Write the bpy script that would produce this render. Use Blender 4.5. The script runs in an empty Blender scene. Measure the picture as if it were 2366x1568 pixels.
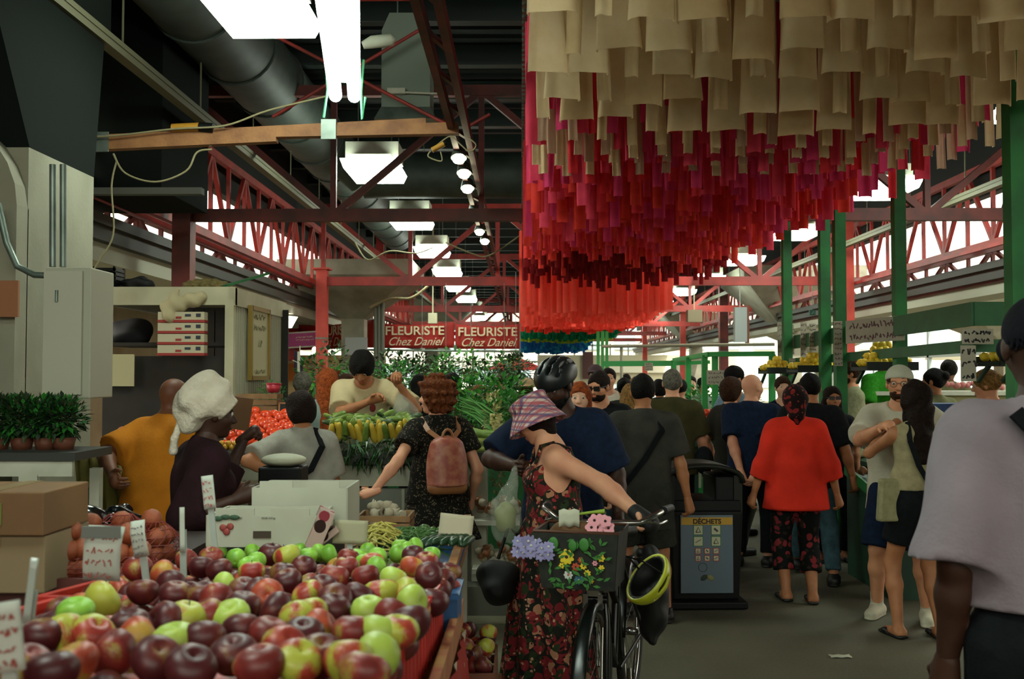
import bpy, bmesh, math, random
import numpy as np
from mathutils import Vector, Matrix, Euler
random.seed(7)
S = bpy.context.scene
COL = S.collection
PI = math.pi
# ---------------------------------------------------------------- camera
FPX, CX, CY = 2400.0, 1183.0, 784.0
cam_d = bpy.data.cameras.new('camera'); cam = bpy.data.objects.new('camera', cam_d); COL.objects.link(cam)
cam_d.sensor_width = 36.0; cam_d.sensor_fit = 'HORIZONTAL'; cam_d.lens = 36.0 * FPX / 2366.0
cam.location = (0, 0, 1.6)
cam.rotation_euler = (PI / 2 + math.atan(84 / FPX), 0, math.atan(20 / FPX))
cam_d.clip_start = 0.05; cam_d.clip_end = 400
cam_d.dof.use_dof = True; cam_d.dof.focus_distance = 6.2; cam_d.dof.aperture_fstop = 5.6
S.camera = cam
CAMP = Vector((0, 0, 1.6)); CAMR = Euler(cam.rotation_euler).to_matrix()
def W(px, py, Y):                       # point of the place seen at a photo pixel, at distance Y down the hall
    d = CAMR @ Vector(((px - CX) / FPX, -(py - CY) / FPX, -1.0))
    return CAMP + d * (Y / d.y)
def G(px, py, z=0.0):                   # point at height z seen at a photo pixel
    d = CAMR @ Vector(((px - CX) / FPX, -(py - CY) / FPX, -1.0))
    return CAMP + d * ((z - 1.6) / d.z)
# ---------------------------------------------------------------- world, view
S.view_settings.view_transform = 'Standard'; S.view_settings.look = 'None'
S.view_settings.gamma = 1.0; S.view_settings.use_curve_mapping = False
S.view_settings.exposure = 0.5
wd = bpy.data.worlds.new('sky'); S.world = wd; wd.use_nodes = True
bg = wd.node_tree.nodes['Background']
bg.inputs['Color'].default_value = (1.0, 0.95, 0.80, 1); bg.inputs['Strength'].default_value = 3.2
sun_d = bpy.data.lights.new('sun', 'SUN'); sun_d.energy = 5.0; sun_d.angle = .02; sun_d.color = (1, .95, .82)
sun = bpy.data.objects.new('sun', sun_d); COL.objects.link(sun); sun.rotation_euler = (math.radians(33), math.radians(14), 0)
S.cycles.max_bounces = 6; S.cycles.diffuse_bounces = 3; S.cycles.glossy_bounces = 3
S.cycles.transparent_max_bounces = 12; S.cycles.sample_clamp_indirect = 4.0
# ---------------------------------------------------------------- materials
def lin(c):
    if isinstance(c, str):
        c = [int(c[i:i + 2], 16) / 255 for i in (0, 2, 4)]
        return tuple((x / 12.92 if x <= .04045 else ((x + .055) / 1.055) ** 2.4) for x in c)
    return tuple(c)
_M = {}
def mat(name, col, rough=.7, metal=0, col2=None, scale=8, detail=3, bump=0, bscale=40, transl=0, emit=0, spec=.5, alpha=1, thr=(.35, .65)):
    if name in _M: return _M[name]
    m = bpy.data.materials.new(name); m.use_nodes = True; nt = m.node_tree; N = nt.nodes; L = nt.links
    b = N['Principled BSDF']; c = lin(col)
    b.inputs['Base Color'].default_value = (*c, 1); b.inputs['Roughness'].default_value = rough
    b.inputs['Metallic'].default_value = metal; b.inputs['Specular IOR Level'].default_value = spec
    m.diffuse_color = (*c, 1)
    if col2 or bump:
        tc = N.new('ShaderNodeTexCoord')
    if col2:
        nz = N.new('ShaderNodeTexNoise'); nz.inputs['Scale'].default_value = scale; nz.inputs['Detail'].default_value = detail
        L.new(tc.outputs['Object'], nz.inputs['Vector'])
        cr = N.new('ShaderNodeValToRGB'); cr.color_ramp.elements[0].position = thr[0]; cr.color_ramp.elements[1].position = thr[1]
        cr.color_ramp.elements[0].color = (*c, 1); cr.color_ramp.elements[1].color = (*lin(col2), 1)
        L.new(nz.outputs['Fac'], cr.inputs['Fac']); L.new(cr.outputs['Color'], b.inputs['Base Color'])
    if bump:
        n2 = N.new('ShaderNodeTexNoise'); n2.inputs['Scale'].default_value = bscale
        L.new(tc.outputs['Object'], n2.inputs['Vector'])
        bp = N.new('ShaderNodeBump'); bp.inputs['Strength'].default_value = bump; bp.inputs['Distance'].default_value = .02
        L.new(n2.outputs['Fac'], bp.inputs['Height']); L.new(bp.outputs['Normal'], b.inputs['Normal'])
    if emit:
        b.inputs['Emission Color'].default_value = (*c, 1); b.inputs['Emission Strength'].default_value = emit
    if transl:
        t = N.new('ShaderNodeBsdfTranslucent'); t.inputs['Color'].default_value = (*c, 1)
        mx = N.new('ShaderNodeMixShader'); mx.inputs[0].default_value = transl
        L.new(b.outputs[0], mx.inputs[1]); L.new(t.outputs[0], mx.inputs[2]); L.new(mx.outputs[0], N['Material Output'].inputs['Surface'])
    if alpha < 1:
        b.inputs['Alpha'].default_value = alpha
    _M[name] = m
    return m
# ---------------------------------------------------------------- object helpers
def tag(o, label=None, cat=None, group=None, kind=None):
    if label: o['label'] = label
    if cat: o['category'] = cat
    if group: o['group'] = group
    if kind: o['kind'] = kind
    return o
def empty(name, loc=(0, 0, 0), rz=0, parent=None):
    o = bpy.data.objects.new(name, None); COL.objects.link(o); o.location = loc; o.rotation_euler = (0, 0, rz)
    o.empty_display_size = .1
    if parent: o.parent = parent
    return o
def obj(name, me, parent=None, loc=None, rot=None):
    o = bpy.data.objects.new(name, me); COL.objects.link(o)
    if parent: o.parent = parent
    if loc is not None: o.location = loc
    if rot is not None: o.rotation_euler = rot
    return o
def dup(root, loc=None, rot=None, scale=None, label=None, group=None):
    r = root.copy(); COL.objects.link(r)
    for k in ('label', 'group'):
        pass
    if loc is not None: r.location = loc
    if rot is not None: r.rotation_euler = rot
    if scale is not None: r.scale = (scale,) * 3 if isinstance(scale, (int, float)) else scale
    if label: r['label'] = label
    if group: r['group'] = group
    for ch in root.children:
        c = ch.copy(); COL.objects.link(c); c.parent = r
        for g in ch.children:
            d = g.copy(); COL.objects.link(d); d.parent = c
    return r
def frame(d):
    d = Vector(d).normalized(); u = Vector((0, 0, 1)) if abs(d.z) < .95 else Vector((1, 0, 0))
    a = d.cross(u).normalized(); return a, a.cross(d).normalized(), d
class MB:
    def __init__(s): s.v = []; s.f = []; s.m = []; s.s = []; s.mi = 0
    def add(s, vs, fs, smooth=False):
        n = len(s.v); s.v += [tuple(v) for v in vs]
        for f in fs: s.f.append([i + n for i in f]); s.m.append(s.mi); s.s.append(smooth)
        return s
    def mat(s, i): s.mi = i; return s
    def box(s, c, size, R=None, taper=1.0):
        x, y, z = [q / 2 for q in size]; c = Vector(c)
        vs = []
        for sz in (-1, 1):
            t = taper if sz > 0 else 1
            for sx, sy in ((-1, -1), (1, -1), (1, 1), (-1, 1)):
                p = Vector((sx * x * t, sy * y * t, sz * z)); vs.append(c + (R @ p if R else p))
        return s.add(vs, [(3, 2, 1, 0), (4, 5, 6, 7), (0, 1, 5, 4), (1, 2, 6, 5), (2, 3, 7, 6), (3, 0, 4, 7)])
    def bar(s, a, b, w, h=None, up=None):
        a, b = Vector(a), Vector(b); h = h or w; d = (b - a)
        if d.length < 1e-6: return s
        d.normalize(); u = Vector(up) if up else (Vector((0, 0, 1)) if abs(d.z) < .95 else Vector((0, 1, 0)))
        x = d.cross(u).normalized(); z = x.cross(d).normalized(); vs = []
        for p in (a, b):
            for i, j in ((-1, -1), (1, -1), (1, 1), (-1, 1)): vs.append(p + x * i * w / 2 + z * j * h / 2)
        return s.add(vs, [(3, 2, 1, 0), (4, 5, 6, 7), (0, 1, 5, 4), (1, 2, 6, 5), (2, 3, 7, 6), (3, 0, 4, 7)])
    def tube(s, pts, r, n=8, cap=True):
        pts = [Vector(p) for p in pts]; k = len(pts); rs = r if isinstance(r, (list, tuple)) else [r] * k
        vs = []; A = None
        for i, p in enumerate(pts):
            d = (pts[min(i + 1, k - 1)] - pts[max(i - 1, 0)]); a, b, d = frame(d) if A is None else (A, None, d.normalized())
            if b is None:
                a = (a - d * a.dot(d)).normalized(); b = a.cross(d)
            A = a
            for j in range(n):
                t = 2 * PI * j / n; vs.append(p + (a * math.cos(t) + b * math.sin(t)) * rs[i])
        fs = []
        for i in range(k - 1):
            for j in range(n): fs.append((i * n + j, i * n + (j + 1) % n, (i + 1) * n + (j + 1) % n, (i + 1) * n + j))
        s.add(vs, fs, n > 5)
        if cap: s.add(vs[:n], [tuple(range(n))[::-1]]); s.add(vs[-n:], [tuple(range(n))])
        return s
    def lathe(s, c, prof, n=16, axis=None, smooth=True):
        c = Vector(c); a, b, d = frame(axis or (0, 0, 1)); vs = []
        for r, z in prof:
            for j in range(n):
                t = 2 * PI * j / n; vs.append(c + d * z + (a * math.cos(t) + b * math.sin(t)) * r)
        fs = [(i * n + j, i * n + (j + 1) % n, (i + 1) * n + (j + 1) % n, (i + 1) * n + j) for i in range(len(prof) - 1) for j in range(n)]
        return s.add(vs, fs, smooth)
    def ell(s, c, r, n=12, m=8, R=None):
        c = Vector(c); r = (r, r, r) if isinstance(r, (int, float)) else r; vs = []
        for i in range(m + 1):
            ph = PI * i / m
            for j in range(n):
                t = 2 * PI * j / n; p = Vector((r[0] * math.sin(ph) * math.cos(t), r[1] * math.sin(ph) * math.sin(t), -r[2] * math.cos(ph)))
                vs.append(c + (R @ p if R else p))
        fs = [(i * n + j, i * n + (j + 1) % n, (i + 1) * n + (j + 1) % n, (i + 1) * n + j) for i in range(m) for j in range(n)]
        return s.add(vs, fs, True)
    def quad(s, a, b, c, d, smooth=False): return s.add([a, b, c, d], [(0, 1, 2, 3)], smooth)
    def grid(s, P, smooth=True, close=False):          # P[i][j]
        m = len(P[0]); vs = [q for r in P for q in r]
        fs = [(i * m + j, i * m + (j + 1) % m, (i + 1) * m + (j + 1) % m, (i + 1) * m + j) for i in range(len(P) - 1) for j in range(m if close else m - 1)]
        return s.add(vs, fs, smooth)
    def mesh(s, name, mats):
        me = bpy.data.meshes.new(name); me.from_pydata(s.v, [], s.f)
        for q in (mats if isinstance(mats, (list, tuple)) else [mats]): me.materials.append(q)
        me.polygons.foreach_set('material_index', s.m); me.polygons.foreach_set('use_smooth', s.s); me.update()
        return me
    def build(s, name, mats, parent=None, loc=None, rot=None):
        return obj(name, s.mesh(name, mats), parent, loc, rot)
def solid(o, t=.01, off=0):
    md = o.modifiers.new('thickness', 'SOLIDIFY'); md.thickness = t; md.offset = off; return o
def bev(o, w=.01, n=2):
    md = o.modifiers.new('edge', 'BEVEL'); md.width = w; md.segments = n; md.limit_method = 'ANGLE'; return o
def text(name, body, size, m, parent=None, loc=(0, 0, 0), rot=(PI / 2, 0, 0), shear=0, depth=.002, sx=1.0, bold=0.0, align='CENTER'):
    cu = bpy.data.curves.new(name, 'FONT'); cu.body = body; cu.size = size; cu.shear = shear; cu.extrude = depth
    cu.align_x = align; cu.align_y = 'CENTER'; cu.offset = bold; cu.materials.append(m)
    tmp = bpy.data.objects.new(name, cu); COL.objects.link(tmp)
    me = bpy.data.meshes.new_from_object(tmp.evaluated_get(bpy.context.evaluated_depsgraph_get()))
    bpy.data.objects.remove(tmp); me.name = name
    if not me.materials: me.materials.append(m)
    o = obj(name, me, parent, loc, rot); o.scale = (sx, 1, 1)
    return o
def scrawl(mb, o, ux, uz, w, h, rows, rnd, t=.004, fill=.85):
    """Rows of short illegible handwriting strokes on a card at o spanned by ux (width w) and uz (height h)."""
    o, ux, uz = Vector(o), Vector(ux), Vector(uz); lh = h / rows; nrm = ux.cross(uz).normalized()
    for r in range(rows):
        x = w * .08
        while x < w * fill:
            cw = lh * rnd.uniform(.18, .42); y0 = h - (r + .8) * lh; pts = []
            for k in range(4):
                pts.append(o + ux * (x + cw * k / 3) + uz * (y0 + lh * .55 * rnd.random()) - nrm * .0015)
            for a, b in zip(pts, pts[1:]): mb.bar(a, b, t, t * .4, up=nrm)
            x += cw + lh * rnd.uniform(.08, .3)
# ================================================================= the hall
M_conc = mat('grey concrete', '8C8B7A', .85, col2='7A7968', scale=3, bump=.2, bscale=30)
M_dark = mat('dark roof deck', '151D1A', .8, col2='0E1513', scale=2)
M_purl = mat('dark green purlin', '16241F', .6)
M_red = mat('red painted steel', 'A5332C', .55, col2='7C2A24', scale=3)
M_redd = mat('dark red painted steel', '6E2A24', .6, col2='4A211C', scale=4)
M_galv = mat('galvanised steel', '7C8A80', .45, .6, col2='5F6D64', scale=6)
M_white = mat('white painted wood', 'B9BBA9', .7, col2='A5A894', scale=5)
M_green = mat('green painted wood', '1F6B34', .6, col2='185529', scale=5)
M_wood = mat('pine timber', '9A6B3F', .7, col2='7C5230', scale=6, bump=.2)
M_rail = mat('dusty steel channel', '6B6A52', .6, .3)
M_glow = mat('fluorescent diffuser', (.88, 1, .86), .5, emit=22)
M_tube = mat('fluorescent tube glow', (.80, 1, .90), .5, emit=30)
M_spot = mat('spot bulb glow', (1, .93, .62), .5, emit=25)
M_blackp = mat('black plastic', '080B0A', .5, spec=.2)
M_cable = mat('pale cable', '8A8460', .7)
def st(o, label=None): o['kind'] = 'structure'; (label and o.__setitem__('label', label)); return o
# floor: worn asphalt, pavers near the stalls
def floor_mat():
    m = bpy.data.materials.new('worn asphalt'); m.use_nodes = True; N = m.node_tree.nodes; L = m.node_tree.links; b = N['Principled BSDF']
    tc = N.new('ShaderNodeTexCoord'); n1 = N.new('ShaderNodeTexNoise'); n1.inputs['Scale'].default_value = .9; n1.inputs['Detail'].default_value = 6
    n2 = N.new('ShaderNodeTexNoise'); n2.inputs['Scale'].default_value = 60; n2.inputs['Detail'].default_value = 2
    L.new(tc.outputs['Object'], n1.inputs['Vector']); L.new(tc.outputs['Object'], n2.inputs['Vector'])
    mx = N.new('ShaderNodeMath'); mx.operation = 'MULTIPLY_ADD'; mx.inputs[1].default_value = .35
    L.new(n2.outputs['Fac'], mx.inputs[0]); L.new(n1.outputs['Fac'], mx.inputs[2])
    cr = N.new('ShaderNodeValToRGB'); cr.color_ramp.elements[0].position = .45; cr.color_ramp.elements[1].position = .9
    cr.color_ramp.elements[0].color = (*lin('413F30'), 1); cr.color_ramp.elements[1].color = (*lin('5E5B46'), 1)
    L.new(mx.outputs[0], cr.inputs['Fac']); L.new(cr.outputs['Color'], b.inputs['Base Color'])
    b.inputs['Roughness'].default_value = .75
    bp = N.new('ShaderNodeBump'); bp.inputs['Strength'].default_value = .25; bp.inputs['Distance'].default_value = .01
    L.new(n2.outputs['Fac'], bp.inputs['Height']); L.new(bp.outputs['Normal'], b.inputs['Normal'])
    return m
f = MB(); f.box((0, 33, -.1), (110, 90, .2)); st(f.build('floor', floor_mat()))
pv = MB()
for i in range(12):
    pv.box((-.62, 4.9 + i * 1.21, .004), (1.2, 1.19, .012))
    pv.box((-1.83, 4.9 + i * 1.21, .004), (1.2, 1.19, .012))
st(pv.build('trim_1', mat('concrete paver', '63604B', .8, col2='57553F', scale=4, bump=.15)))
# roof deck over the middle bay, ribbed, its edges carried on the girders
XL, XR = -3.7, 6.1
c = MB(); c.box((1.2, 6.2, 5.75), (11.4, 22.4, .12)); c.box((1.2, 41.2, 5.75), (11.4, 35.6, .12)); c.box((-1.85, 20.4, 5.75), (5.3, 6.1, .12)); c.box((5.35, 20.4, 5.75), (3.1, 6.1, .12))
for i in range(200):
    if not 17.3 < -4.6 + i * .32 < 23.5: c.box((1.2, -4.6 + i * .32, 5.665), (11.4, .1, .05))
st(c.build('ceiling', M_dark))
pu = MB()
for i in range(40):
    y = -3 + i * 1.55; pu.box((1.2, y, 5.5), (11.2, .09, .22)); pu.box((1.2, y, 5.37), (11.2, .16, .03))
st(pu.build('trim_2', M_purl))
# headers above the open clerestories and the low edge beams of the side roofs
for nm, x, s in (('left', XL - .55, -1), ('right', XR + .55, 1)):
    w = MB(); w.box((x, 27, 4.95), (.14, 64, 1.6)); st(w.build('wall_' + nm, mat('dark cladding', '101613', .9)))
    e = MB(); e.box((x, 34, 3.0), (.3, 52, .14)); e.mat(1).box((x + s * .2, 34, 2.84), (.5, 52, .2)); e.mat(0).box((x - s * .16, 34, 3.12), (.1, 52, .1))
    st(e.build('trim_3' if s < 0 else 'trim_4', [mat('dark gutter', '2A2C24', .6), mat('pale fascia', 'A7A794', .8)]))
# unseen walls and roof added around the camera to shut out sky light
w = MB(); w.box((1.2, -7.5, 1.35), (22, .2, 2.7)); st(w.build('wall_back_added', mat('dim blocking wall', '2C2E28', .9)))  # kept low so sky light enters above it and brightens the hanging fabric
w = MB(); w.box((-5.4, -.2, 2.9), (.2, 14.4, 6)); st(w.build('wall_left_added', mat('dim blocking wall', '2C2E28')))
w = MB(); w.box((9.6, -.7, 2.9), (.2, 13.4, 6)); st(w.build('wall_right_added', mat('dim blocking wall', '2C2E28')))
w = MB(); w.box((1.2, -4.2, 5.9), (18, 6.4, .1)); w.box((8.2, -.7, 5.9), (4, 13.4, .1)); w.box((-4.9, 0, 5.9), (2.4, 14, .1)); st(w.build('ceiling_back_added', M_dark))
# side aisle roofs (low concrete canopies)
r = MB(); r.box((-10, 36, 3.3), (10.6, 44, .12)); st(r.build('ceiling_aisle_left', M_conc))
# red columns and trusses
def column(x, y, top, w, m, pale=None):
    b = MB(); b.box((x, y, top / 2), (w, w, top)); b.box((x, y, .02), (w * 1.8, w * 1.8, .04)); b.box((x, y, top), (w * 1.6, w * 1.6, .03))
    if w < .3: b.mat(1).box((x, y, 2.3), (w * 1.04, w * 1.04, .03))
    return st(b.build('column', [m, M_galv]))
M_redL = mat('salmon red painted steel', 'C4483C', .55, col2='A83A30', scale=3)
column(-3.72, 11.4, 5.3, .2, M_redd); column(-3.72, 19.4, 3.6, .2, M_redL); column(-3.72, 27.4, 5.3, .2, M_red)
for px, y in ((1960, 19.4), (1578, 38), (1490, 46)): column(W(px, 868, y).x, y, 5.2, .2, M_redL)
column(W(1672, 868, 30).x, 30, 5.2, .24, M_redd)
def trans_truss(y, z0, z1, x0, x1, n, m, t=.1):
    b = MB(); b.bar((x0, y, z0), (x1, y, z0), .1, t * 1.5); b.bar((x0, y, z1), (x1, y, z1), .1, t * 1.3)
    for i in range(n):
        xa = x0 + (x1 - x0) * i / n; xb = x0 + (x1 - x0) * (i + 1) / n
        b.bar((xa, y, z0), (xa, y, z1), t * .7)
        up = (i % 2 == 0)
        b.bar((xa, y, z1 if up else z0), (xb, y, z0 if up else z1), t * .8)
    return st(b.build('trim_truss', m))
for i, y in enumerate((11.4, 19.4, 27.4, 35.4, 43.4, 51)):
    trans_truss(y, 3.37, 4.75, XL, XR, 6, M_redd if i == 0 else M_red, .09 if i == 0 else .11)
def long_truss(x, ya, yb, z0, z1, m):
    b = MB(); n = int((yb - ya) / .8)
    for z in (z0, z1): b.bar((x, ya, z), (x, yb, z), .08, .1)
    b.bar((x - .12, ya, z0 - .06), (x - .12, yb, z0 - .06), .05, .05)
    for i in range(n):
        y0 = ya + i * (yb - ya) / n; y1 = ya + (i + 1) * (yb - ya) / n
        b.bar((x, y0, z0), (x, y0, z1), .05); b.bar((x, y0, z1 if i % 2 else z0), (x, y1, z0 if i % 2 else z1), .055)
    return st(b.build('trim_girder', m))
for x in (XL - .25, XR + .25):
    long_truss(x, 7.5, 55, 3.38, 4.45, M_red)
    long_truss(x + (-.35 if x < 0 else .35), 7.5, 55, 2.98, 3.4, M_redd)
# mushroom piers: square shaft, inverted pyramid capital
def pier(x, y, w, zc, half, ztop, m=None):
    b = MB(); b.box((x, y, zc / 2), (w, w, zc))
    k = w / 2
    vs = [(x - k, y - k, zc), (x + k, y - k, zc), (x + k, y + k, zc), (x - k, y + k, zc), (x - half, y - half, ztop), (x + half, y - half, ztop), (x + half, y + half, ztop), (x - half, y + half, ztop)]
    b.add(vs, [(0, 1, 5, 4), (1, 2, 6, 5), (2, 3, 7, 6), (3, 0, 4, 7), (4, 5, 6, 7), (3, 2, 1, 0)])
    b.box((x, y, ztop + .15), (half * 2, half * 2, .3))
    return st(b.build('column_pier', m or M_conc))
M_pierR = mat('pale concrete', 'B5B3A2', .85, col2='A19F8D', scale=3)
pier(-3.4, 21.2, .46, 2.75, 1.3, 3.55); pier(6.95, 26.8, .46, 2.75, 1.5, 4.0)
pier(-3.25, 38, .46, 2.75, 1.5, 4.0); pier(6.9, 41, .46, 2.75, 1.5, 4.0)
for y in (12.5, 20.5, 33): pier(9.6, y, .42, 2.2, 1.7, 3.05, M_pierR)
# near pier with rounded bracket, at the left edge
b = MB(); b.box((-3.3, 6.3, 1.45), (1.0, .9, 2.9)); 
prof = [(-3.8, 0), (-2.8, 0), (-2.8, 2.55)] + [(-2.8 - .75 * (1 - math.cos(t * PI / 16)), 2.55 + .62 * math.sin(t * PI / 16)) for t in range(1, 9)] + [(-3.8, 3.17)]
n = len(prof)
b.add([(x, 5.72, z) for x, z in prof] + [(x, 5.86, z) for x, z in prof], [tuple(range(n)), tuple(range(n, 2 * n))[::-1]] + [(i, i + n, (i + 1) % n + n, (i + 1) % n) for i in range(n)])
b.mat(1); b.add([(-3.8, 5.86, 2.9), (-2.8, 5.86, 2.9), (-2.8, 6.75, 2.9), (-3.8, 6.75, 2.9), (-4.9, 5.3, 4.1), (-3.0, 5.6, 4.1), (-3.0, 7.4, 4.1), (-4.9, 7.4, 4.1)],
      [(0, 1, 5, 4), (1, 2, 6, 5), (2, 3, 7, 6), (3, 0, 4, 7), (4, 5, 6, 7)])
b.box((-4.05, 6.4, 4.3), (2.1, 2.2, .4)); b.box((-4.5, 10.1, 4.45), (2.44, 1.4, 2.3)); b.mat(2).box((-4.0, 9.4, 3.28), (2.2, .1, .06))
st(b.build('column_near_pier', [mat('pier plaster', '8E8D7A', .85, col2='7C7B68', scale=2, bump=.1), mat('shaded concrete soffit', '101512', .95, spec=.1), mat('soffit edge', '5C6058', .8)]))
# dark boards and upper framing over the near left corner
b = MB(); b.box((-4.6, 4.2, 3.6), (2.2, .1, 1.1)); b.mat(1).box((-3.05, 5.2, 4.75), (1.1, .08, .5))
st(b.build('wall_upper_left', [mat('dark cladding', '232C24'), mat('orange painted board', '6A3A22', .8)]))
# far end: glazing with mullions, white street facade outside
fe = MB()
for i in range(18): fe.box((-6 + i * 1.0, 58, 1.7), (.08, .1, 3.4))
for z in (.4, 1.3, 2.4, 3.3): fe.box((2.5, 58, z), (17.4, .1, .08))
st(fe.build('window_1', mat('pale window frame', '9FB0AE', .6)))
fc = MB(); fc.box((4, 66, 4), (60, .5, 8))
fc.mat(1)
for i in range(24):
    for z in (1.2, 3.6): fc.box((-22 + i * 2.2, 65.7, z + .3), (1.3, .1, 1.3))
tag(fc.build('street_facade', [mat('cream facade', 'D8D6C8', .8), mat('facade glass', '93A7AC', .3)]), 'long pale street building with windows beyond the far hall end', 'building')
# left background: shop back wall
b = MB(); b.box((-9.5, 25, 1.6), (.2, 30, 3.2)); st(b.build('wall_left_shops', mat('cream shop wall', 'C9B690', .8, col2='B59E76', scale=1)))
# right side: outdoor strip with pale canopies and parked shapes
def canopy(x, y, w, z, label, m):
    r = empty('market_canopy', (x, y, 0)); tag(r, label, 'canopy', 'pale awnings outside the right clerestory')
    b = MB(); b.add([(-w, -w, z), (w, -w, z), (w, w, z), (-w, w, z), (0, 0, z + .6)], [(0, 1, 4), (1, 2, 4), (2, 3, 4), (3, 0, 4)])
    for s in (-1, 1):
        b.box((0, s * w, z - .1), (2 * w, .02, .25)); b.box((s * w, 0, z - .1), (.02, 2 * w, .25))
    b.build('canopy_top', m, r)
    p = MB(); p.tube([(0, 0, 0), (0, 0, z + .6)], .04); p.build('pole', M_galv, r)
    return r
M_awn = mat('white awning', 'E4DFC9', .8, transl=.3)
c0 = canopy(12, 15, 1.7, 2.3, 'pale pyramid awning outside the open right side of the hall', M_awn)
for x, y in ((13.5, 19.5), (13, 24), (16.5, 17), (17, 23), (14, 30)): dup(c0, (x, y, 0))
# ------------------------------------------------ lights
def light_fixture():
    r = empty('ceiling_light', (0, 0, 0)); tag(r, 'hanging fluorescent ceiling light with glowing diffuser in the row over the left stalls', 'light', 'fluorescent lights of the left row')
    h = MB(); h.box((0, 0, .26), (.62, .5, .2)); h.box((0, 0, .13), (.5, 1.0, .06)); h.build('housing', M_white, r)
    d = MB(); d.box((0, 0, .05), (.58, .98, .1), taper=1.12); d.build('diffuser', M_glow, r)
    c = MB(); c.tube([(-.2, 0, .3), (-.2, 0, 1.4)], .006, 5); c.tube([(.2, 0, .3), (.2, 0, 1.4)], .006, 5); c.build('hanger', M_galv, r)
    return r
L0 = light_fixture(); L0.location = (-1.74, 6.75, 3.98)
for y in (12.3, 16.4, 20.4, 24.6, 28.8, 33.2, 38.5, 44, 50): dup(L0, (-1.74, y, 3.98))
dup(L0, (-1.74, 1.5, 3.98)); dup(L0, (-1.74, -3.5, 3.98)); dup(L0, (4.75, -2.5, 3.98), label='hanging fluorescent ceiling light in the row right of the fabric installation', group='fluorescent lights of the right row')
for y in (9.3, 13.6, 17.8, 22, 26.2, 30.4, 35, 41, 47): dup(L0, (4.75, y, 3.98), label='hanging fluorescent ceiling light in the row right of the fabric installation', group='fluorescent lights of the right row')
# bare twin tubes over the apples
r = empty('twin_tube_lamp', (0, 0, 0)); tag(r, 'bare twin fluorescent tube lamp hanging close over the apple stall', 'lamp')
pa, pb = W(797, 225, 3.35), W(775, -60, 2.2)
ax = (pb - pa).normalized(); sd = ax.cross(Vector((0, 0, 1))).normalized()
for s in (-1, 1):
    t = MB(); t.tube([pa + sd * s * .03 - ax * .0, pa + sd * s * .03 + ax * .02, pb + sd * s * .03], [.012, .02, .02], 12); t.build('tube', M_tube, r)
t = MB(); t.bar(pa + Vector((0, 0, .05)) + ax * .08, pb + Vector((0, 0, .05)), .09, .04); t.build('housing', M_white, r)
t = MB()
for s in (-1, 1):
    q = pa + sd * s * .06 + ax * .1
    t.tube([q + Vector((0, 0, .1)), q + Vector((s * .008, 0, .0)), q + Vector((-.004, 0, -.09)), q + Vector((.006, 0, -.02))], .004, 5)
t.build('cord', mat('green cord', '3C7A55', .6), r)
# spotlights on the track
trk = MB()
for dx in (-.06, .06): trk.bar((-.5 + dx, 3.5, 3.62), (-.5 + dx, 46, 3.62), .05, .09)
for i in range(50): trk.bar((-.56, 3.6 + i * .8, 3.62), (-.44, 4.0 + i * .8, 3.62), .03)
st(trk.build('trim_track', M_redd))
SP = [(1060, 365), (1072, 400), (1080, 435), (1095, 490), (1108, 535), (1120, 557)]
sp0 = None
for px, py in SP:
    Y = (3.5 - 1.6) * 2400 / (868 - py); p = W(px, py, Y)
    if sp0 is None:
        sp0 = empty('spotlight', p); tag(sp0, 'small glowing spot bulb on the dark red track beside the fabric', 'spotlight', 'spot bulbs along the track')
        m = MB(); m.lathe((0, 0, 0), [(0, -.02), (.045, -.02), (.055, 0), (.05, .03), (0, .035)], 14, axis=(0, -.4, -1)); m.build('bulb', M_spot, sp0)
        m = MB(); m.lathe((0, 0, 0), [(.07, .0), (.055, -.09), (.02, -.12), (0, -.12)], 14, axis=(0, -.4, -1)); m.build('reflector', M_galv, sp0)
    else: dup(sp0, p)
# big round duct and the vent hood
d = MB(); d.tube([(-2.84, -2, 4.9), (-2.84, 24, 4.9)], .4, 28)
for i in range(20): d.tube([(-2.84, -1.5 + i * 1.3, 4.9), (-2.84, -1.45 + i * 1.3, 4.9)], .42, 28)
o = d.build('ventilation_duct', mat('dusty duct metal', '39443E', .6, .2, col2='2C3630', scale=4)); tag(o, 'long round grey ventilation duct under the dark roof', 'duct')
d = MB(); d.tube([(-2.3, 15.2, 4.55), (.1, 15.2, 4.55)], .34, 20); d.tube([(-2.3, 15.2, 4.55), (-2.6, 15.0, 4.8)], .3, 20)
o = d.build('branch_duct', mat('dusty duct metal', '4C5A52')); tag(o, 'short round branch duct crossing toward the spot track', 'duct')
r = empty('vent_hood', W(943, 200, 9.5)); tag(r, 'grey sheet metal vent hood with flared skirt under the roof', 'vent')
d = MB(); d.box((0, 0, .1), (.44, .4, .72)); d.add([(-.22, -.2, .46), (.22, -.2, .46), (.22, .2, .46), (-.22, .2, .46), (-.15, -.2, .62), (.15, -.2, .62), (.15, .2, .62), (-.15, .2, .62)], [(0, 1, 5, 4), (1, 2, 6, 5), (2, 3, 7, 6), (3, 0, 4, 7), (4, 5, 6, 7)])
d.build('casing', mat('grey sheet metal', '6F7D70', .6, .2), r)
d = MB(); d.box((0, 0, -.3), (.56, .5, .12), taper=.8); d.build('skirt', M_galv, r)
d = MB(); d.tube([(0, -.24, -.12), (.38, -.26, -.14)], .01); d.box((-.08, -.24, -.11), (.16, .05, .05)); d.build('flange', M_white, r)
d = MB(); d.tube([(-.1, 0, .6), (-.1, 0, 1.9)], .008, 5); d.tube([(.1, 0, .6), (.1, 0, 1.9)], .008, 5); d.build('hanger', M_galv, r)
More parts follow.
